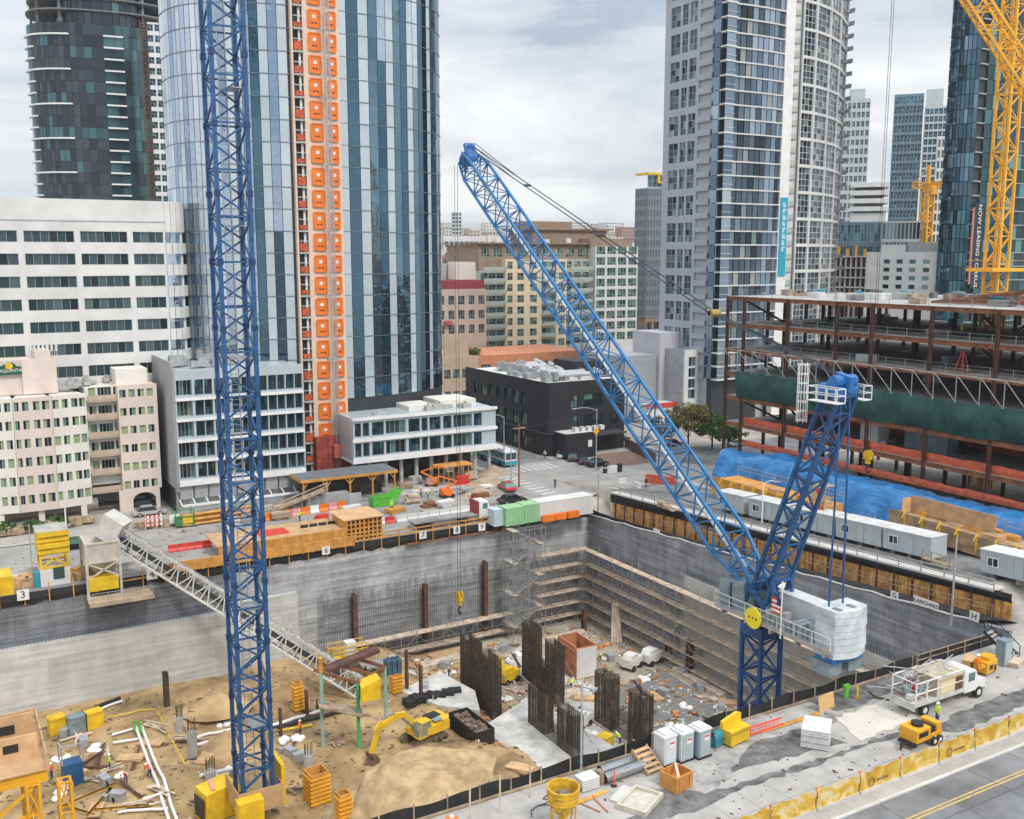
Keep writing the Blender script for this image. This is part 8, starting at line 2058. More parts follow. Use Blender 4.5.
# long timbers leaning by the right scaffold, lumber piles
for k in range(4):
    a=onp(612+k*3,643); b=Vector((84.0,a.y+2.4-k*.1,-14.2)); mb=MB(); mb.beam((a.x,a.y,a.z),b,.35,.07); single('leaning_plank',mb,plank,ordi[k]+' from the left of four long planks leaning on the right scaffold','plank','planks leaning on the scaffold')
for k,(a_,b_,L,m_,lb) in enumerate(((735,688,4,wood,'flat plywood stack between the brown pile and the blue mast'),(720,668,5,wood,'plywood stack right of the thick brown pile'),(700,684,10,plank,'long lumber bundle along the edge of the gravel bed'),(560,640,9,plank,'long lumber bundle under the back scaffold'),(440,664,7,plank,'stack of long lumber at the left below the back scaffold'),(452,655,7,wood,'tan board stack below the low back scaffold'),(558,700,6,plank,'lumber bundle behind the orange form box'),(585,650,5,woodo,'orange form panels stacked under the far scaffold'))):
    mb=MB()
    for j in range(4):
        for i in range(5): mb.box(-L/2+.1*((i+j)%3),L/2-.1*((i*2+j)%3),-.9+i*.36,-.56+i*.36,j*.16,j*.16+.13)
    pp('lumber_stack',mb,m_,lb,'lumber',a_,b_,rad(88 if k<3 else 2))
def mixer(px_,py_,label,m,rz):
    q=onp(px_,py_); t=thing('mobile_machine',(q.x,q.y,q.z),label,'machine',None,rz)
    mb=MB(); mb.box(-1.5,1.5,-.8,.8,.5,1.6); mb.yprism([(-1.5,1.6),(.6,1.6),(.3,2.2),(-1.2,2.2)][::-1],-.7,.7); mb.build('body',m,t)
    for x in (-1,1):
        for y in (-.85,.85): mb=MB(); mb.tube((x,y-.12,.42),(x,y+.12,.42),.42,12); mb.build('wheel',tyre,t)
    mb=MB(); mb.cb((1.8,0,1.0),(.6,.5,.6)); mb.build('nose',red,t)
mixer(632,668,'cream and white wheeled machine on the far side of the gravel bed',cream,.4); mixer(652,663,'white wheeled machine right of the cream one by the gravel bed',white,.2)
mixer(508,682,'yellow and orange wheeled machine between the two back cages',yellow,.3); mixer(580,728,'small red and white machine on the slab beside the slim post',offwhite,.5); mixer(497,674,'small yellow tagged cart at the left back cage',yellow,1.2)
for (a_,b_,m_,l) in ((94,727,yellow,'yellow box with white lid on the soil near the left wall'),(57,733,yellow,'upright yellow tank near the left wall beside the platform'),(76,732,bluegrey,'grey pump between the two yellow boxes near the left wall'),(604,752,yellow,'small yellow frame cage on the slab near the fence')):
    mb=MB(); mb.box(-.8,.8,-.6,.6,0,1.8); mb.box(-.9,.9,-.7,.7,1.8,2.0)
    for x in (-.85,.85): mb.beam((x,-.65,0),(x,-.65,2.2),.1)
    pp('equipment_box',mb,m_,l,'equipment',a_,b_,.2,z0=-17)
# small brown heap of soil
for (a_,b_,s,l) in ((192,692,2.3,'pale boulder like soil heap by the left wall foot'),(220,705,3.4,'rough tan soil heap between the wall and the mast'),(300,690,3.0,'low tan soil heap right of the mast by the wall'),(228,745,3.2,'smooth tan soil mound left of the mast')): q=onp(a_,b_,-17); heap((q.x,q.y,q.z-.2),s*1.3,s,s*.55,sand,l,int(a_))
# black tarp bundle by conveyor end
q=onp(432,700,-17); mb=MB()
for k in range(7): mb.cb((-3+k,.3*math.sin(k),.4+.1*(k%2)),(1.1,1.6,.8),rz=.2*k)
o=single('black_tarp_bundle',mb,blackc,'black tarpaulin covered bundle between the platform and the black skip','tarpaulin'); o.location=q
# the big raked sand mound below the excavator
gsand=mat('golden_sand',(.50,.375,.21),.95,var=.22,scale=.5,bump=1,bscale=2.2,dark=(.27,.19,.095),detail=10)
c=onp(402,784,-15); mb=MB(); kk,nn_=30,72; pts=[]
def mz(u,a): return 1.5*(1-u**2.0)+(.17*math.sin(u*46+.6*math.sin(a*3)))*sst(.3,.5,u)*(1-sst(.93,1,u))+.22*hnoise(u*9*math.cos(a),u*9*math.sin(a))*(1-u)
mb.v.append((c.x,c.y,pz(c.x,c.y)+mz(0,0))); 
for j in range(1,kk+1):
    for i in range(nn_):
        a=2*math.pi*i/nn_; u=j/kk; w=1+.10*math.sin(3*a+1)+.05*math.sin(7*a); x=c.x+9.5*u*w*math.cos(a); y=c.y+6.8*u*w*math.sin(a); mb.v.append((x,y,min(pz(x,y),pz(c.x,c.y)+.6)+mz(u,a)-(.5 if j==kk else 0)))
mb.f=[(0,1+i,1+(i+1)%nn_) for i in range(nn_)]
for j in range(kk-1): mb.f+=[(1+j*nn_+i,1+(j+1)*nn_+i,1+(j+1)*nn_+(i+1)%nn_,1+j*nn_+(i+1)%nn_) for i in range(nn_)]
mb.m=[0]*len(mb.f); single('sand_mound',mb,gsand,'large golden sand mound with raked rings directly in front of the excavator','heap',smooth=True)
# ---------------- near pavement
NZ=.125
def np_(a,b,z=NZ): return P(a,b,z)
# black cloth fence along the pit
xa=np_(430,824).x; xe=np_(905,668).x
t=thing('cloth_fence',(50,54.7,NZ),'low black cloth fence with timber posts along the near edge of the pit','fence')
n=110; vs=[];fs=[]; r=random.Random(2)
for i in range(n+1):
    x=lerp(xa-8,xe+1,i/n); w=.12*math.sin(x*2.3)+.07*math.sin(x*6.1); sag=.12*math.sin(x*.9)
    for j in range(6): u=j/5; vs.append((x,54.72+w*.5*math.sin(u*3)+.05*math.sin(x*1.9)*u,NZ-.15+(1.15+sag)*u))
for i in range(n):
    for j in range(5): fs.append((6*i+j,6*i+6+j,6*i+7+j,6*i+j+1))
mb=MB(); mb.add(vs,fs); sub(t,'cloth',mb,blackc,smooth=True)
x=xa-8
while x<xe+14: mb=MB(); mb.beam((x,54.62,NZ-.1),(x,54.62,NZ+1.25),.09); sub(t,'post',mb,woodg); x+=2.4
mb=MB(); mb.beam((xa-8,54.6,NZ+.08),(xe+1,54.6,NZ+.08),.12,.16); mb.beam((xe+1,54.62,NZ+1.1),(WX-2,54.62,NZ+1.1),.06); mb.beam((xe+1,54.62,NZ+.6),(WX-2,54.62,NZ+.6),.05); sub(t,'timber_rail',mb,woodg)
mb=MB(); mb.box(xe+1.5,WX-2,54.7,54.75,NZ-.1,NZ+1.0); sub(t,'cloth',mb,blackc)
def npr(name,mb,m,label,cat,px_,py_,rz=0,group=None): 
    o=single(name,mb,m,label,cat,group); o.location=np_(px_,py_); o.rotation_euler.z=rz; return o
# toilets
tw=mat('toilet_grey',(.50,.55,.58),.4,var=.06,scale=2); tl=mat('toilet_light',(.60,.64,.66),.4,var=.06,scale=2); tb=mat('toilet_blue_grey',(.26,.34,.42),.4,var=.06,scale=2); tr=mat('toilet_roof',(.66,.68,.69),.5,var=.05); td=mat('toilet_door_grey',(.36,.42,.42),.5,var=.05)
for (a,b,bd,dr,l) in ((669,765,tl,tl,'left of three pale portable toilets beside the wooden steps, all light grey'),(686,761,tl,td,'middle of three portable toilets, light grey with darker door'),(703.5,757.5,tb,td,'right of three portable toilets, blue grey sides and dark door')):
    q=np_(a,b); toilet((q.x,q.y+.5,NZ),rad(3),bd,tr,l,dr,group='portable toilets on the near pavement')
# yellow gang box
t=thing('yellow_box',np_(735,742),'yellow steel box with raised lid at the edge of the pit beside the blue mast','tool box',None,rad(8))
mb=MB(); mb.box(-1.05,1.05,-.5,.6,.15,1.25); mb.yprism([(-1.05,1.25),(1.05,1.25),(1.05,1.9),(.6,2.05),(-1.05,1.75)][::-1],.35,.6); mb.build('body',yellow,t)
mb=MB(); mb.box(-1.0,1.0,-.52,-.5,.9,1.1); mb.box(-.9,-.6,-.5,.5,0,.15); mb.box(.6,.9,-.5,.5,0,.15); mb.build('handles_and_skids',mat('yellow_dark',(.45,.30,.02),.5,var=.1),t)
t=thing('pump',np_(716,745),'teal blue pump with hoses between the toilets and the yellow box','pump',None,.2)
mb=MB(); mb.tube((-.6,0,.7),(.5,0,.7),.42,14); mb.box(-.5,.5,-.35,.35,.1,.5); mb.build('body',mat('pump_teal',(.04,.22,.30),.4,var=.1),t); mb=MB()
for k in range(6): mb.tube((.3,-.3+.1*k,.5),(1.0,-.8+.2*k,.05),.05,6)
mb.box(-.8,-.5,-.2,.2,.9,1.25); mb.build('hoses',blackm,t)
t=thing('traffic_post',np_(614,786),'red orange delineator post on the near pavement','post'); mb=MB(); mb.tube((0,0,.06),(0,0,1.15),.06,10,r2=.045); mb.build('tube',orange if 0 else mat('delineator_red',(.75,.10,.05),.5,var=0),t); mb=MB(); mb.lathe((0,0,0),[(0,.0),(.22,0),(.2,.06),(0,.08)],12); mb.build('base',blackm,t)
# wooden steps
t=thing('wooden_steps',np_(650,770),'short flight of new wooden steps left of the portable toilets','steps',None,rad(5))
mb=MB()
for k in range(5): mb.box(-.65,.65,-.6+k*.36,-.28+k*.36,.2+k*.22,.26+k*.22); mb.box(-.65,.65,-.3+k*.36,-.26+k*.36,.05+k*.22,.26+k*.22)
mb.build('treads',wood,t); mb=MB(); mb.beam((-.68,-.6,.1),(-.68,1.2,1.2),.06,.25); mb.beam((.68,-.6,.1),(.68,1.2,1.2),.06,.25); mb.build('stringers',wood,t)
# duct rolls
for k,(a,b,a2,b2) in enumerate(((604,784,643,770),(600,777,640,763))):
    p=np_(a,b);q=np_(a2,b2); t=thing('duct_pipe',((p.x+q.x)/2,(p.y+q.y)/2,NZ),('front','back')[k]+' one of two silver foil duct pipes lying by the fence','duct',group='silver ducts by the fence')
    mb=MB(); N_=22
    for i in range(N_):
        a_=Vector((p.x,p.y,NZ+.42)).lerp(Vector((q.x,q.y,NZ+.42)),i/N_); b_=Vector((p.x,p.y,NZ+.42)).lerp(Vector((q.x,q.y,NZ+.42)),(i+1)/N_); mb.tube(a_,b_,.40,14,r2=.37,cap=False)
    sub(t,'tube',mb,mat('foil',(.62,.64,.66),.35,.75,var=.1,scale=3)); 
    mb=MB(); mb.tube(Vector((p.x,p.y,NZ+.42)),Vector((p.x+.1,p.y,NZ+.42)),.33,14); sub(t,'dark_end',mb,blackm)
# orange wooden box
t=thing('wooden_box',np_(676,786),'open orange wooden box with a board across it in front of the toilets','crate',None,rad(10))
mb=MB(); a,b,h=.85,.75,1.15
mb.box(-a,a,-b,-b+.06,0,h); mb.box(-a,a,b-.06,b,0,h); mb.box(-a,-a+.06,-b+.06,b-.06,0,h); mb.box(a-.06,a,-b+.06,b-.06,0,h); mb.box(-a+.06,a-.06,-b+.06,b-.06,.05,.4)
for s in (-.5,.5): mb.box(s-.05,s+.05,-b-.05,-b,0,h)
mb.box(-a-.04,a+.04,-b-.06,-b-.001,h-.12,h); mb.build('box',mat('orange_ply',(.60,.27,.07),.65,var=.15,scale=1.5),t); mb=MB(); mb.beam((-.3,-.5,h-.3),(.6,.6,h+.1),.2,.04); mb.build('loose_board',plank,t)
# concrete trough
t=thing('concrete_trough',np_(640,803),'shallow pale concrete trough lying on the pavement','trough',None,rad(28))
mb=MB(); a,b,h=1.45,1.05,.35
mb.box(-a,a,-b,-b+.18,0,h); mb.box(-a,a,b-.18,b,0,h); mb.box(-a,-a+.18,-b+.18,b-.18,0,h); mb.box(a-.18,a,-b+.18,b-.18,0,h); mb.box(-a+.18,a-.18,-b+.18,b-.18,0,.12); mb.box(-a+.5,a-.9,-b+.5,b-.55,.12,.16); mb.build('tray',mat('cast_tan',(.55,.54,.45),.8,var=.12,scale=1.5),t)
mb=MB(); mb.box(-.8,1.4,1.1,1.9,0,.1); mb.build('side_slab',concl,t)
# yellow concrete bucket
q=np_(563,828); t=thing('concrete_bucket',(q.x,q.y,NZ),'round yellow concrete bucket on legs at the bottom edge of the picture','concrete bucket')
mb=MB(); mb.lathe((0,0,0),[(.32,.95),(.5,1.1),(.95,1.9),(1.0,2.75),(1.06,2.75),(1.06,2.85),(.96,2.85),(.92,1.95),(.45,1.15)],28); 
for z in (1.95,2.45): mb.lathe((0,0,z),[(1.0,0),(1.06,0),(1.06,.07),(1.0,.07)],28)
mb.build('bowl',mat('bucket_yellow',(.72,.42,.03),.55,var=.25,scale=2),t)
mb=MB(); mb.lathe((0,0,0),[(.0,1.75),(.6,1.8),(.93,2.05)],24); mb.cb((.1,.1,2.2),(.6,.7,.35)); mb.build('dark_lining',mat('dried_slurry',(.20,.18,.15),.9,var=.3,scale=4),t)
mb=MB()
for k in range(6): a=math.pi*2*k/6; mb.beam((.9*math.cos(a),.9*math.sin(a),1.7),(.75*math.cos(a+.3),.75*math.sin(a+.3),.1),.08); 
for k in range(6): a=math.pi*2*k/6+.3;b=a+math.pi/3; mb.beam((.75*math.cos(a),.75*math.sin(a),.1),(.75*math.cos(b),.75*math.sin(b),.1),.1)
mb.tube((0,0,.45),(0,0,1.0),.28,12); mb.build('legs',mat('bucket_yellow',(0,0,0)),t)
# orange barrel at bottom
q=np_(452,838); t=thing('orange_barrel',(q.x,q.y,NZ),'orange barrel at the bottom edge left of the yellow bucket','barrel'); mb=MB(); mb.lathe((0,0,0),[(0,0),(.5,0),(.5,.3),(.46,.35),(.46,.7),(.5,.75),(.5,1.1),(.4,1.35),(.2,1.4),(0,1.4)],20); mb.build('drum',orange,t); mb=MB(); mb.lathe((0,0,1.4),[(0,.1),(.16,.1),(.16,0)],12); mb.build('cap',offwhite,t)
# fence stakes and hose, timbers
for k,(a,b) in enumerate(((500,812),(530,797),(470,818))): mb=MB(); mb.beam((0,0,0),(0,0,2.6),.09); npr('timber_stake',mb,plank,('middle','right','left')[k]+' of three timber stakes rising from the near pit edge','stake',a,b,0,'timber stakes at the near edge')
mb=MB(); mb.tube((0,0,0),(2.2,.5,0.0),.04,6); pts=[(-1.2,-.9),(-.8,-.2),(0,.1),(.7,-.3),(1.1,.2),(.6,.6),(1.5,1.1)]
for a,b in zip(pts,pts[1:]): mb.tube((a[0],a[1],.04),(b[0],b[1],.04),.03,6)
npr('black_hose',mb,blackm,'thin black hose curling left of the yellow bucket','hose',540,806)
for k,(a,b,a2,b2,l) in enumerate(((577,803,606,791,'wide orange board right of the yellow bucket'),(580,803,600,812,'left thin red timber strip on the pavement'),(592,796,608,812,'right thin red timber strip on the pavement'))):
    p=np_(a,b,.16);q=np_(a2,b2,.16); mb=MB(); mb.beam(p,q,.3 if k==0 else .07,.08); single('timber_board',mb,woodo if k==0 else W2,l,'board')
# pallets of bagged stuff at the slim post
t=thing('pallet_stack',np_(587,787),'pale pallet stack with small boxes at the foot of the slim grey post','pallets'); mb=MB()
for k in range(5): mb.box(-.7,.7,-.5,.5,.05+k*.17,.16+k*.17)
mb.build('pallets',offwhite,t); mb=MB(); mb.box(-1.5,-.85,-.4,.4,0,.5); mb.box(.9,1.3,-.3,.3,0,.9); mb.build('boxes',woodg,t)
# slim lamp post with long arm
q=np_(581,778); zt_=ZAT(q.x,q.y,684); t=thing('street_lamp',(q.x,q.y,NZ),'slim grey lamp post with a short lamp arm rising before the cages','street lamp',None,rad(25)); mb=MB(); mb.tube((0,0,0),(0,0,zt_-NZ),.09,8); mb.box(-.2,.2,-.2,.2,0,.5); mb.build('pole',greym,t)
mb=MB(); mb.tube((0,0,zt_-NZ-.2),(1.4,0,zt_-NZ-.9),.05,6); mb.build('arm',greym,t); mb=MB(); mb.cb((1.6,0,zt_-NZ-1.0),(.6,.3,.15)); mb.build('lamp_head',greym,t)
# white panel stack
t=thing('panel_stack',np_(816,742),'stack of pale concrete panels with timber spacers on the dark patch','panels',None,rad(38))
for k in range(9): mb=MB(); mb.box(-1.25+.03*(k%3),1.25+.03*(k%3),-1.0,1.0,.06+k*.155,.06+k*.155+.11); mb.build('panel',mat('panel_white',(.62,.63,.62),.7,var=.08,scale=2),t)
mb=MB()
for k in range(9):
    for s in (-.9,.9): mb.box(-1.15,1.2,s-.06,s+.06,.006+k*.155,.058+k*.155)
mb.build('spacers',woodg,t)
# plywood sheet by the fence
mb=MB(); mb.cb((0,0,.6),(1.9,.06,1.25),rx=-.15); npr('plywood_sheet',mb,mat('osb',(.68,.42,.18),.8,var=.12,scale=3),'tan board sheet leaning on the black cloth fence','board',826,709,rad(6))
mb=MB(); mb.cb((0,0,.55),(.45,.2,1.0),rx=.1); mb.cb((.1,.1,1.0),(.6,.25,.25)); npr('green_cloth',mb,green,'small green cloth hung on the fence left of the yellow strip','cloth',846,698)
mb=MB(); mb.cb((0,0,.6),(.16,.1,1.2),ry=-.1); mb.cb((.0,.0,.1),(.4,.1,.15)); npr('yellow_strip',mb,yellow,'yellow hazard strip tied on the fence right of the green cloth','strip',857,699)
mb=MB(); pts=[(0,0,.5),(.3,-.5,.1),(1.1,-1.6,.1),(2.0,-2.6,.1),(2.9,-3.4,.1)]
for a,b in zip(pts,pts[1:]): mb.tube(a,b,.07,6)
npr('black_hose',mb,blackm,'thick dark hose running from the fence to the yellow trailer','hose',868,697)
mb=MB(); 
for k in range(3): mb.beam((-3,.1*k,.05),(3.2,.12*k-.1,.05+.05*k),.12,.06)
npr('timber_strips',mb,woodo,'orange timber strips lying along the fence foot','board',790,724,rad(0))
mb=MB(); 
for k in range(9): mb.beam((-1.8+k*.4,0,.05),(-1.6+k*.4,.3,.55),.08)
mb.beam((-2,0,.15),(2,.1,.15),.1); mb.beam((-2,.3,.55),(2,.3,.55),.1); npr('orange_mesh_roll',mb,mat('delineator_red',(0,0,0)),'orange safety mesh lying right of the yellow steel box','mesh',765,732)
# concrete pump style flatbed truck
q=np_(938,702); t=thing('utility_truck',(q.x,q.y,NZ),'white stake bed truck heaped with pipes and crates, facing right up the pavement','truck',None,rad(0))
LT=8.2
mb=MB(); mb.box(-4.4,1.6,-1.15,1.15,.95,1.15); mb.box(-4.3,3.6,-.45,.45,.7,.95); mb.box(-4.5,-4.4,-1.2,1.2,.7,1.3); mb.box(-4.4,1.6,-1.2,-1.151,1.0,1.35); mb.box(-4.4,1.6,1.151,1.2,1.0,1.35); mb.build('bed',mat('truck_bed_white',(.62,.61,.58),.6,var=.15,scale=2),t)
mb=MB(); mb.yprism([(1.75,.75),(4.3,.75),(4.5,1.0),(4.45,1.45),(3.5,1.65),(3.1,2.5),(2.0,2.55),(1.75,2.4)][::-1],-1.08,1.08); mb.cm=1; mb.yprism([(3.56,1.68),(3.18,2.42),(3.24,2.42),(3.64,1.68)][::-1],-.95,.95); mb.box(2.2,3.0,-1.1,-1.081,1.65,2.35); mb.cm=0; mb.box(4.4,4.6,-1.1,1.1,.55,.8); mb.build('cab',[white,G_black],t)
for x in (-3.1,3.6):
    for y in (-.98,.98): mb=MB(); mb.cm=0; mb.tube((x,y-.16,.48),(x,y+.16,.48),.48,16); mb.cm=1; mb.tube((x,y-.175,.48),(x,y+.175,.48),.25,12); mb.build('wheel',[tyre,offwhite],t)
mb=MB(); mb.box(-1.6,1.5,-1.1,1.1,1.16,2.6); mb.box(-1.7,1.6,-1.2,1.2,2.6,2.72); mb.build('equipment_box',mat('box_cream',(.60,.52,.36),.6,var=.1,scale=2),t)
mb=MB(); mb.box(-1.3,.4,-1.13,-1.101,1.4,2.3); mb.build('sign_panel',mat('panel_cream',(.72,.62,.36),.6,var=.05),t); mb=MB(); mb.box(.5,1.4,-1.13,-1.101,1.3,2.45); mb.build('dark_opening',rust,t)
mb=MB(); 
for x in (-4.3,-3,-1.7,1.55):
    for y in (-1.12,1.12): mb.beam((x,y,1.15),(x,y,2.9),.09)
for y in (-1.12,1.12):
    for z in (2.0,2.9): mb.beam((-4.3,y,z),(1.55,y,z),.08)
for x in (-4.3,1.55): mb.beam((x,-1.12,2.9),(x,1.12,2.9),.08)
mb.build('rack',white,t)
r=random.Random(5); mb=MB()
for k in range(40): p=Vector((r.uniform(-4.2,-1.8),r.uniform(-1,1),r.uniform(1.2,2.9))); mb.tube(p,p+Vector((r.gauss(0,.9),r.gauss(0,.5),r.uniform(-.3,1.0))),.035,6)
for k in range(22): p=Vector((r.uniform(-3.5,1),r.uniform(-1,1),2.95)); mb.tube(p,p+Vector((r.gauss(0,1.3),r.gauss(0,.5),r.uniform(0,.5))),.04,6)
mb.build('pipes',steelg,t)
for k in range(9): mb=MB(); mb.cb((r.uniform(-4,-2),r.uniform(-.9,.9),1.35+r.uniform(0,1)),(.6,.5,.4),rz=r.uniform(0,3)); mb.build('load_item',[red,wood,bluegrey,offwhite,rust][k%5],t)
# yellow trailer
q=np_(920,742); t=thing('compressor_trailer',(q.x,q.y,NZ),'yellow two axle pump trailer parked behind the white truck','trailer',None,rad(3))
ty_=mat('trailer_yellow',(.80,.40,.02),.45,var=.1); mb=MB(); mb.box(-1.5,.1,-.75,.75,.55,1.5); mb.box(.1,1.5,-.75,.75,.55,.85); mb.box(.9,1.5,-.7,.7,.85,1.5); mb.build('body',ty_,t)
mb=MB(); mb.box(.15,.85,-.6,.6,.86,1.3); mb.tube((-.5,0,1.5),(-.5,0,1.75),.45,16); mb.box(-1.3,-.2,-.77,-.751,.9,1.3); mb.build('engine',blackm,t)
for x in (.45,1.1):
    for y in (-.85,.85): mb=MB(); mb.cm=0; mb.tube((x,y-.1,.32),(x,y+.1,.32),.32,14); mb.cm=1; mb.tube((x,y-.11,.32),(x,y+.11,.32),.17,10); mb.build('wheel',[tyre,offwhite],t)
mb=MB(); mb.beam((-1.5,-.4,.5),(-2.4,0,.5),.1); mb.beam((-1.5,.4,.5),(-2.4,0,.5),.1); mb.beam((-2.3,0,.5),(-2.3,0,.0),.1); mb.box(-1.7,-1.4,-.7,.7,.25,.5); mb.build('drawbar',blackm,t)
# yellow machine right
t=thing('yellow_pump_unit',np_(985,672),'orange yellow pump unit standing before the grey cabinet','machine',None,rad(8))
mb=MB(); mb.box(-.9,.9,-.6,.6,.2,1.2); mb.cb((.2,0,1.35),(1.2,.9,.3)); mb.tube((-.9,-.2,.8),(-1.3,-.2,.9),.25,12); mb.build('body',ty_,t); mb=MB(); mb.cb((-.2,-.62,.7),(.5,.05,.4)); mb.cb((.5,-.62,.5),(.3,.05,.5)); mb.build('dark_panels',blackm,t)
mb=MB(); mb.cb((0,0,.9),(1.6,.9,.12),rz=.2); mb.cb((0,0,.45),(1.3,.7,.8)); npr('timber_crate',mb,wood,'tan crate with loose lid left of the orange yellow pump unit','crate',969,668,rad(10))
t=thing('grey_cabinet',np_(1003,664),'tall grey electrical cabinet at the right end of the pit','cabinet',None,0); mb=MB(); mb.box(-.55,.55,-.45,.45,0,2.3); mb.build('body',bluegrey,t); mb=MB(); mb.box(-.5,.5,-.47,-.451,.1,2.2); mb.tube((.35,-.5,1.1),(.35,-.5,1.3),.03,6); mb.build('door',mat('cab_grey',(.36,.42,.44),.5,var=.05),t)
# stairs up to the walkway
q=np_(1012,662); t=thing('steel_stairs',(q.x,q.y,NZ),'dark steel stairs climbing at the right edge behind the grey cabinet','stairs',None,rad(12)); mb=MB()
for k in range(8): mb.box(0,1.6,k*.32,k*.32+.28,.2+k*.24,.25+k*.24)
mb.build('treads',greym,t); mb=MB()
for x in (0,1.6): mb.beam((x,0,.1),(x,2.6,2.1),.08,.25); mb.beam((x,0,1.1),(x,2.6,3.1),.06); mb.beam((x,0,.1),(x,0,1.1),.06); mb.beam((x,2.6,2.1),(x,2.6,3.1),.06)
mb.build('rails',blackm,t)
mb=MB()
for k in range(4): mb.box(-.9,.9,-.6,.6,.02+k*.1,.1+k*.1)
npr('board_stack',mb,plank,'small stack of tan boards in front of the steel stairs','boards',1014,664,.3)
# roadside barrier panels
ymat=bpy.data.materials.new('yellow_sheeting'); ymat.use_nodes=True; N=ymat.node_tree.nodes; L_=ymat.node_tree.links; b=N['Principled BSDF']; b.inputs['Roughness'].default_value=.5
g=N.new('ShaderNodeNewGeometry'); n_=N.new('ShaderNodeTexNoise'); n_.inputs['Scale'].default_value=.75; n_.inputs['Detail'].default_value=6; n_.inputs['Distortion'].default_value=1.2; L_.new(g.outputs['Position'],n_.inputs['Vector'])
oi=N.new('ShaderNodeObjectInfo'); ad=N.new('ShaderNodeMath'); ml=N.new('ShaderNodeMath'); ml.operation='MULTIPLY'; ml.inputs[1].default_value=.16; L_.new(oi.outputs['Random'],ml.inputs[0]); L_.new(n_.outputs[0],ad.inputs[0]); L_.new(ml.outputs[0],ad.inputs[1])
cr=N.new('ShaderNodeValToRGB'); e=cr.color_ramp.elements; e[0].position=.50; e[0].color=(.66,.55,.33,1); e[1].position=.56; e[1].color=(.66,.43,.07,1); k=e.new(.72); k.color=(.50,.29,.02,1); L_.new(ad.outputs[0],cr.inputs[0]); L_.new(cr.outputs[0],b.inputs['Base Color'])
pxs=[700,741,787,815,858,898,935,971,1007,1045,1085]
YB=42.7
xsb=[PY(p_,819-(p_-815)*.4,YB).x for p_ in (815,)]
def bx_(p_): # x on the barrier line (plane Y=YB, ground level)
    lo,hi=30,110
    for _ in range(40):
        m=(lo+hi)/2; v=Vector((m,YB,-CZ)); q=512+FL*v.dot(_R)/v.dot(_F)
        if q<p_: lo=m
        else: hi=m
    return lo
st=bx_(815); stp=bx_(858)-bx_(815)
for k in range(-4,9):
    x0=st+k*stp; x1=x0+stp-.12; t=thing('roadside_barrier',((x0+x1)/2,YB,0),'','barrier','yellow sheeted barrier panels along the street')
    t['label']='yellow sheeted roadside barrier panel, %s from the left end of the row'%ordi[k+4]
    mb=MB(); n=14; vs=[];fs=[]; L=x1-x0
    for i in range(n+1):
        for j in range(6): u=i/n; w=j/5; vs.append((x0+L*u,YB-.14+.045*math.sin(u*19+w*6+k)+.03*math.sin(w*9+u*31+k*2)-.05*(w<.1),.12+1.5*w+(.09*math.sin(u*14+k*2) if j==5 else 0)))
    for i in range(n):
        for j in range(5): fs.append((6*i+j,6*i+6+j,6*i+7+j,6*i+j+1))
    mb.add(vs,fs); sub(t,'sheeting',mb,ymat,smooth=True)
    mb=MB(); mb.T=Matrix.Translation((0,0,0)); mb.yprism([(x0,.1),(x1,.1),(x1,1.28),(x0,1.28)],YB-.02,YB+.1); mb.box(x0,x1,YB-.25,YB+.35,.1,.3); mb.T=None; sub(t,'concrete_block',mb,concl)
    mb=MB(); mb.beam((x1+.06,YB-.1,.1),(x1+.06,YB-.1,1.6),.08); sub(t,'post',mb,woodg)
    mb=MB(); mb.cb((x1+.06,YB-.1,1.68),(.14,.1,.22)); sub(t,'orange_tip',mb,orange)
    if k in(1,3,6):
        mb=MB(); cx_=(x0+x1)/2-.9; c0=.28
        for i in range(14): a=2*math.pi*i/14; b=2*math.pi*(i+1)/14; mb.beam((cx_+c0*math.cos(a),YB-.22,.75+c0*math.sin(a)),(cx_+c0*math.cos(b),YB-.22,.75+c0*math.sin(b)),.04)
        for i in range(7): mb.box(cx_+.5+i*.17,cx_+.6+i*.17,YB-.23,YB-.21,.68,.84)
        sub(t,'printed_mark',mb,mat('faded_print',(.22,.15,.05),.8,var=0))
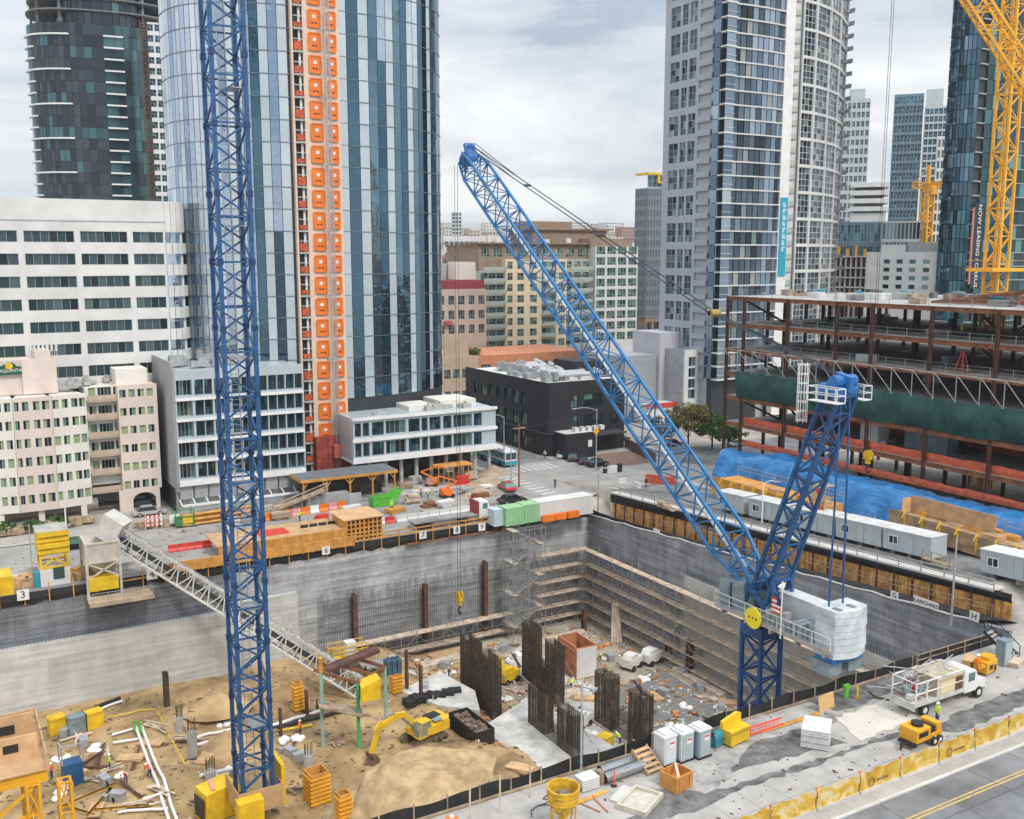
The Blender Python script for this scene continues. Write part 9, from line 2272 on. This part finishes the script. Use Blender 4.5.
# ---------------- people
_pp={}
def person(px_,py_,label,pose='stand',vest=(.55,.75,.05),hat=(.8,.8,.78),trous=(.04,.06,.12),loc=None,rz=0,z0=None,s=1.0,zplane=None):
    key=pose
    if key not in _pp:
        J={'pel':(0,0,.95),'sp':(0,0,1.2),'ch':(0,0,1.42),'nk':(0,0,1.54),'hd':(0,.02,1.66),'ht':(0,.01,1.78),'sl':(-.2,0,1.45),'sr':(.2,0,1.45),
           'el':(-.27,-.02,1.16),'er':(.27,-.02,1.16),'wl':(-.26,.12,.93),'wr':(.26,.12,.93),'fl':(-.25,.17,.84),'fr':(.25,.17,.84),
           'hl':(-.1,0,.92),'hr':(.1,0,.92),'kl':(-.12,.03,.5),'kr':(.12,.03,.5),'al':(-.13,-.02,.09),'ar':(.13,-.02,.09),'tl':(-.14,.17,.04),'tr':(.14,.17,.04)}
        if pose=='walk': J.update(kl=(-.12,.18,.52),al=(-.12,.28,.1),tl=(-.12,.45,.06),kr=(.12,-.05,.5),ar=(.12,-.32,.14),tr=(.12,-.18,.04),el=(-.27,-.16,1.2),wl=(-.26,-.2,.98),fl=(-.26,-.2,.88),er=(.27,.12,1.18),wr=(.24,.3,1.02),fr=(.24,.35,.95))
        if pose=='bend': J.update(sp=(0,.16,1.14),ch=(0,.38,1.26),nk=(0,.5,1.3),hd=(0,.6,1.3),ht=(0,.7,1.3),sl=(-.2,.4,1.26),sr=(.2,.4,1.26),el=(-.26,.5,1.0),er=(.26,.5,1.0),wl=(-.18,.62,.78),wr=(.18,.62,.78),fl=(-.14,.66,.7),fr=(.14,.66,.7))
        E=[('pel','sp'),('sp','ch'),('ch','nk'),('nk','hd'),('hd','ht'),('ch','sl'),('ch','sr'),('sl','el'),('sr','er'),('el','wl'),('er','wr'),('wl','fl'),('wr','fr'),('pel','hl'),('pel','hr'),('hl','kl'),('hr','kr'),('kl','al'),('kr','ar'),('al','tl'),('ar','tr')]
        RD={'pel':.15,'sp':.14,'ch':.16,'nk':.06,'hd':.105,'ht':.07,'sl':.085,'sr':.085,'el':.05,'er':.05,'wl':.035,'wr':.035,'fl':.045,'fr':.045,'hl':.11,'hr':.11,'kl':.075,'kr':.075,'al':.05,'ar':.05,'tl':.045,'tr':.045}
        ks=list(J); me=bpy.data.meshes.new('body'); me.from_pydata([J[k] for k in ks],[(ks.index(a),ks.index(b)) for a,b in E],[])
        o=bpy.data.objects.new('body',me); COL.objects.link(o); md=o.modifiers.new('s','SKIN'); sk=me.skin_vertices[0] if me.skin_vertices else None
        if not me.skin_vertices:
            bm=bmesh.new(); bm.from_mesh(me); ly_=bm.verts.layers.skin.verify(); bm.to_mesh(me); bm.free()
        for i,k in enumerate(ks): me.skin_vertices[0].data[i].radius=(RD[k],RD[k]); me.skin_vertices[0].data[i].use_root=(k=='pel')
        o.modifiers.new('d','SUBSURF').levels=1
        bpy.context.view_layer.update(); m2=bpy.data.meshes.new_from_object(o.evaluated_get(bpy.context.evaluated_depsgraph_get())); bpy.data.objects.remove(o)
        m2.materials.clear()
        for p in m2.polygons: p.use_smooth=True
        _pp[key]=(m2,J)
    m2,J=_pp[key]; me=m2.copy()
    skin=mat('skin',(.42,.26,.18),.6,var=0); tm=mat('trousers_%02d'%int(trous[2]*99),trous,.8,var=.1); vm=mat('vest_%02d%02d'%(int(vest[0]*99),int(vest[1]*99)),vest,.7,var=.05); sm=mat('boots',(.06,.04,.03),.8,var=0)
    for m in (tm,vm,skin,sm): me.materials.append(m)
    for p in me.polygons:
        c=p.center
        if c.z<.12: k=3
        elif c.z<.98 and abs(c.x)<.21 and not (pose=='bend' and c.y>.3): k=0
        elif (Vector(c)-Vector(J['hd'])).length<.17 or (Vector(c)-Vector(J['fl'])).length<.1 or (Vector(c)-Vector(J['fr'])).length<.1: k=2
        else: k=1
        p.material_index=k
    if loc is None:
        q=onp(px_,py_) if zplane is None else P(px_,py_,zplane)
    else: q=Vector(loc)
    t=thing('person',q,label,'person',None,rz); t.scale=(s,s,s)
    o=bpy.data.objects.new('body',me); COL.objects.link(o); o.parent=t
    if hat:
        mb=MB(); mb.lathe(J['hd'],[(.155,.03),(.125,.04),(.12,.1),(.08,.16),(0,.18)],14); mb.build('hard_hat',mat('hat_%02d'%int(hat[2]*99),hat,.4,var=0),t,smooth=True)
    return t
lime=(.55,.80,.06); orv=(.85,.20,.03)
person(552,690,'worker in lime vest and dark trousers, left of two at the back centre cage','stand',lime,rz=.5)
person(571,690,'worker in lime vest bending, right of two at the back centre cage','bend',lime,rz=-1)
person(0,0,'worker in lime vest on the third scaffold deck of the right wall','walk',lime,loc=(84.2,PX(677,645,84.2).y,LV[3]),rz=0)
person(717,672,'worker in lime vest beside the plywood stack near the blue mast','stand',lime,rz=2)
person(527,733,'worker in blue jeans and white hat by the yellow machine left of the cage','bend',(.6,.6,.6),rz=1)
person(52,779,'worker in orange vest standing beside the plywood platform','stand',orv,rz=1,z0=-16)
person(150,778,'worker in red vest and white hat bending over the white pipes','bend',(.7,.08,.03),rz=.4)
person(126,783,'worker in red shirt kneeling left of the white pipes','bend',(.6,.08,.05),rz=2.4)
person(462,688,'worker in red shirt standing at the left back cage','stand',(.6,.08,.05),rz=2.4)
person(449,680,'worker in dark clothes walking left of the left back cage','walk',(.05,.05,.06),rz=1.4)
person(646,488,'pedestrian in black walking along the railed walkway','walk',(.02,.02,.02),None,(.02,.02,.03),zplane=-1.0,rz=1.6)
person(545,459,'pedestrian in pale clothes on the pavement of the black building','walk',(.6,.6,.6),None,zplane=-2.4,rz=1.6)
person(937,724,'worker in lime vest beside the yellow pump trailer','stand',lime,zplane=NZ,rz=1.2)
person(977,674,'worker in orange overalls at the orange yellow pump unit','stand',orv,trous=(.8,.2,.04),zplane=NZ,rz=-.3)
q=PX(962,330,SX+6); person(0,0,'worker in yellow vest on the upper floor of the steel frame','stand',(.75,.65,.05),loc=(q.x,q.y,lev[1]+.03),rz=1)
q=PX(990,330,SX+9); person(0,0,'worker in orange vest on the upper floor right of the yellow vested one','walk',orv,loc=(q.x,q.y,lev[1]+.03),rz=1)
person(428,500,'worker in lime vest left of two by the orange boom lift','stand',lime,zplane=-2.45,rz=1); person(421,498,'worker in pink vest close to the green skip','walk',(.7,.3,.3),zplane=-2.45,rz=-1)
for i,(a,b,c,l) in enumerate(((690,672,lime,'worker in lime vest between the thick brown pile and the mixers'),(640,690,orv,'worker in orange vest at the far corner of the gravel bed'),(600,662,lime,'worker in lime vest right of the orange form box'),(300,735,orv,'worker in orange vest alone on the sand right of the mast'),(512,735,lime,'worker in lime vest between the black skip and the cages'),(620,745,lime,'worker in lime vest on the slab behind the wooden steps'),(110,770,lime,'worker in lime vest amid scattered boards left of the white pipes'))):
    person(a,b,l,('stand','walk','bend')[i%3],c,rz=i*1.3,z0=-18)
for i,(a,b,c,l) in enumerate(((392,512,lime,'worker in lime vest right of the green skip'),(470,505,orv,'worker in orange vest left of the maroon pile'),(300,522,lime,'worker in lime vest at the foot of the timber ramp'),(555,488,(.1,.1,.12),'pedestrian in dark clothes crossing at the zebra stripes'))):
    person(a,b,l,('walk','stand')[i%2],c,None if i==3 else (.8,.8,.78),zplane=-2.45,rz=i*1.1)
# loose rubble and chips nobody could count
def rubble(name,n,pick,m,smin,smax,seed):
    r=random.Random(seed); mb=MB()
    for _ in range(n):
        x,y,z=pick(r); s=r.uniform(smin,smax)*(1 if r.random()<.9 else 2); mb.cb((x,y,z+s*.15),(s*r.uniform(.6,2.2),s*r.uniform(.3,.9),s*.4),rz=r.uniform(0,3.14),rx=r.uniform(-.3,.3))
    o=mb.build(name,m); tag(o,None,None,None,'stuff'); return o
def pk(x0,x1,y0,y1,f): return lambda r:(lambda x,y:(x,y,f(x,y)))(r.uniform(x0,x1),r.uniform(y0,y1))
dm=mat('debris_mixed',(.42,.33,.22),.9,var=.35,scale=3,island=.6); dw=mat('debris_pale',(.60,.57,.52),.85,var=.2,scale=3,island=.4); dk_=mat('debris_dark',(.13,.09,.06),.9,var=.3,scale=3,island=.5)
tag(rubble('rubble',900,pk(2,60,62,122,pz),dm,.06,.26,1),'small wood chips and stones scattered over the pit sand')
tag(rubble('soil_clods',2600,pk(2,62,62,122,pz),mat('clods',(.26,.19,.10),.95,var=.4,scale=2,island=.3),.06,.3,2),'clods of dark soil scattered over the pit sand')
tag(rubble('rubble',1100,pk(50,83,62,121,lambda x,y:pz(x,y)+.1),dw,.08,.38,3),'pale offcuts and debris littering the pit floor on the right')
tag(rubble('rubble',700,pk(50,83,62,121,lambda x,y:pz(x,y)+.1),mat('debris_orange',(.50,.22,.08),.8,var=.3,scale=2,island=.6),.12,.5,4),'orange brown offcuts littering the pit floor on the right')
tag(rubble('rubble',900,pk(-5,84,127,151,lambda x,y:gz(x,y)+.05),dm,.06,.28,5),'stones and offcuts on the dusty back street')
tag(rubble('rubble',260,pk(36,84,44,54,lambda x,y:.12),dk_,.04,.14,6),'crumbs of dirt on the near pavement')
mb=MB(); mb.box(-900,2900,-400,2900,-24,150)
hm_=bpy.data.materials.new('haze'); hm_.use_nodes=True; N=hm_.node_tree.nodes; L_=hm_.node_tree.links
for n in list(N):
    if n.type!='OUTPUT_MATERIAL': N.remove(n)
pv=N.new('ShaderNodeVolumePrincipled'); pv.inputs['Color'].default_value=(.86,.92,1,1); pv.inputs['Density'].default_value=.00011; L_.new(pv.outputs[0],[n for n in N if n.type=='OUTPUT_MATERIAL'][0].inputs['Volume'])
tag(mb.build('haze',hm_),kind='stuff')
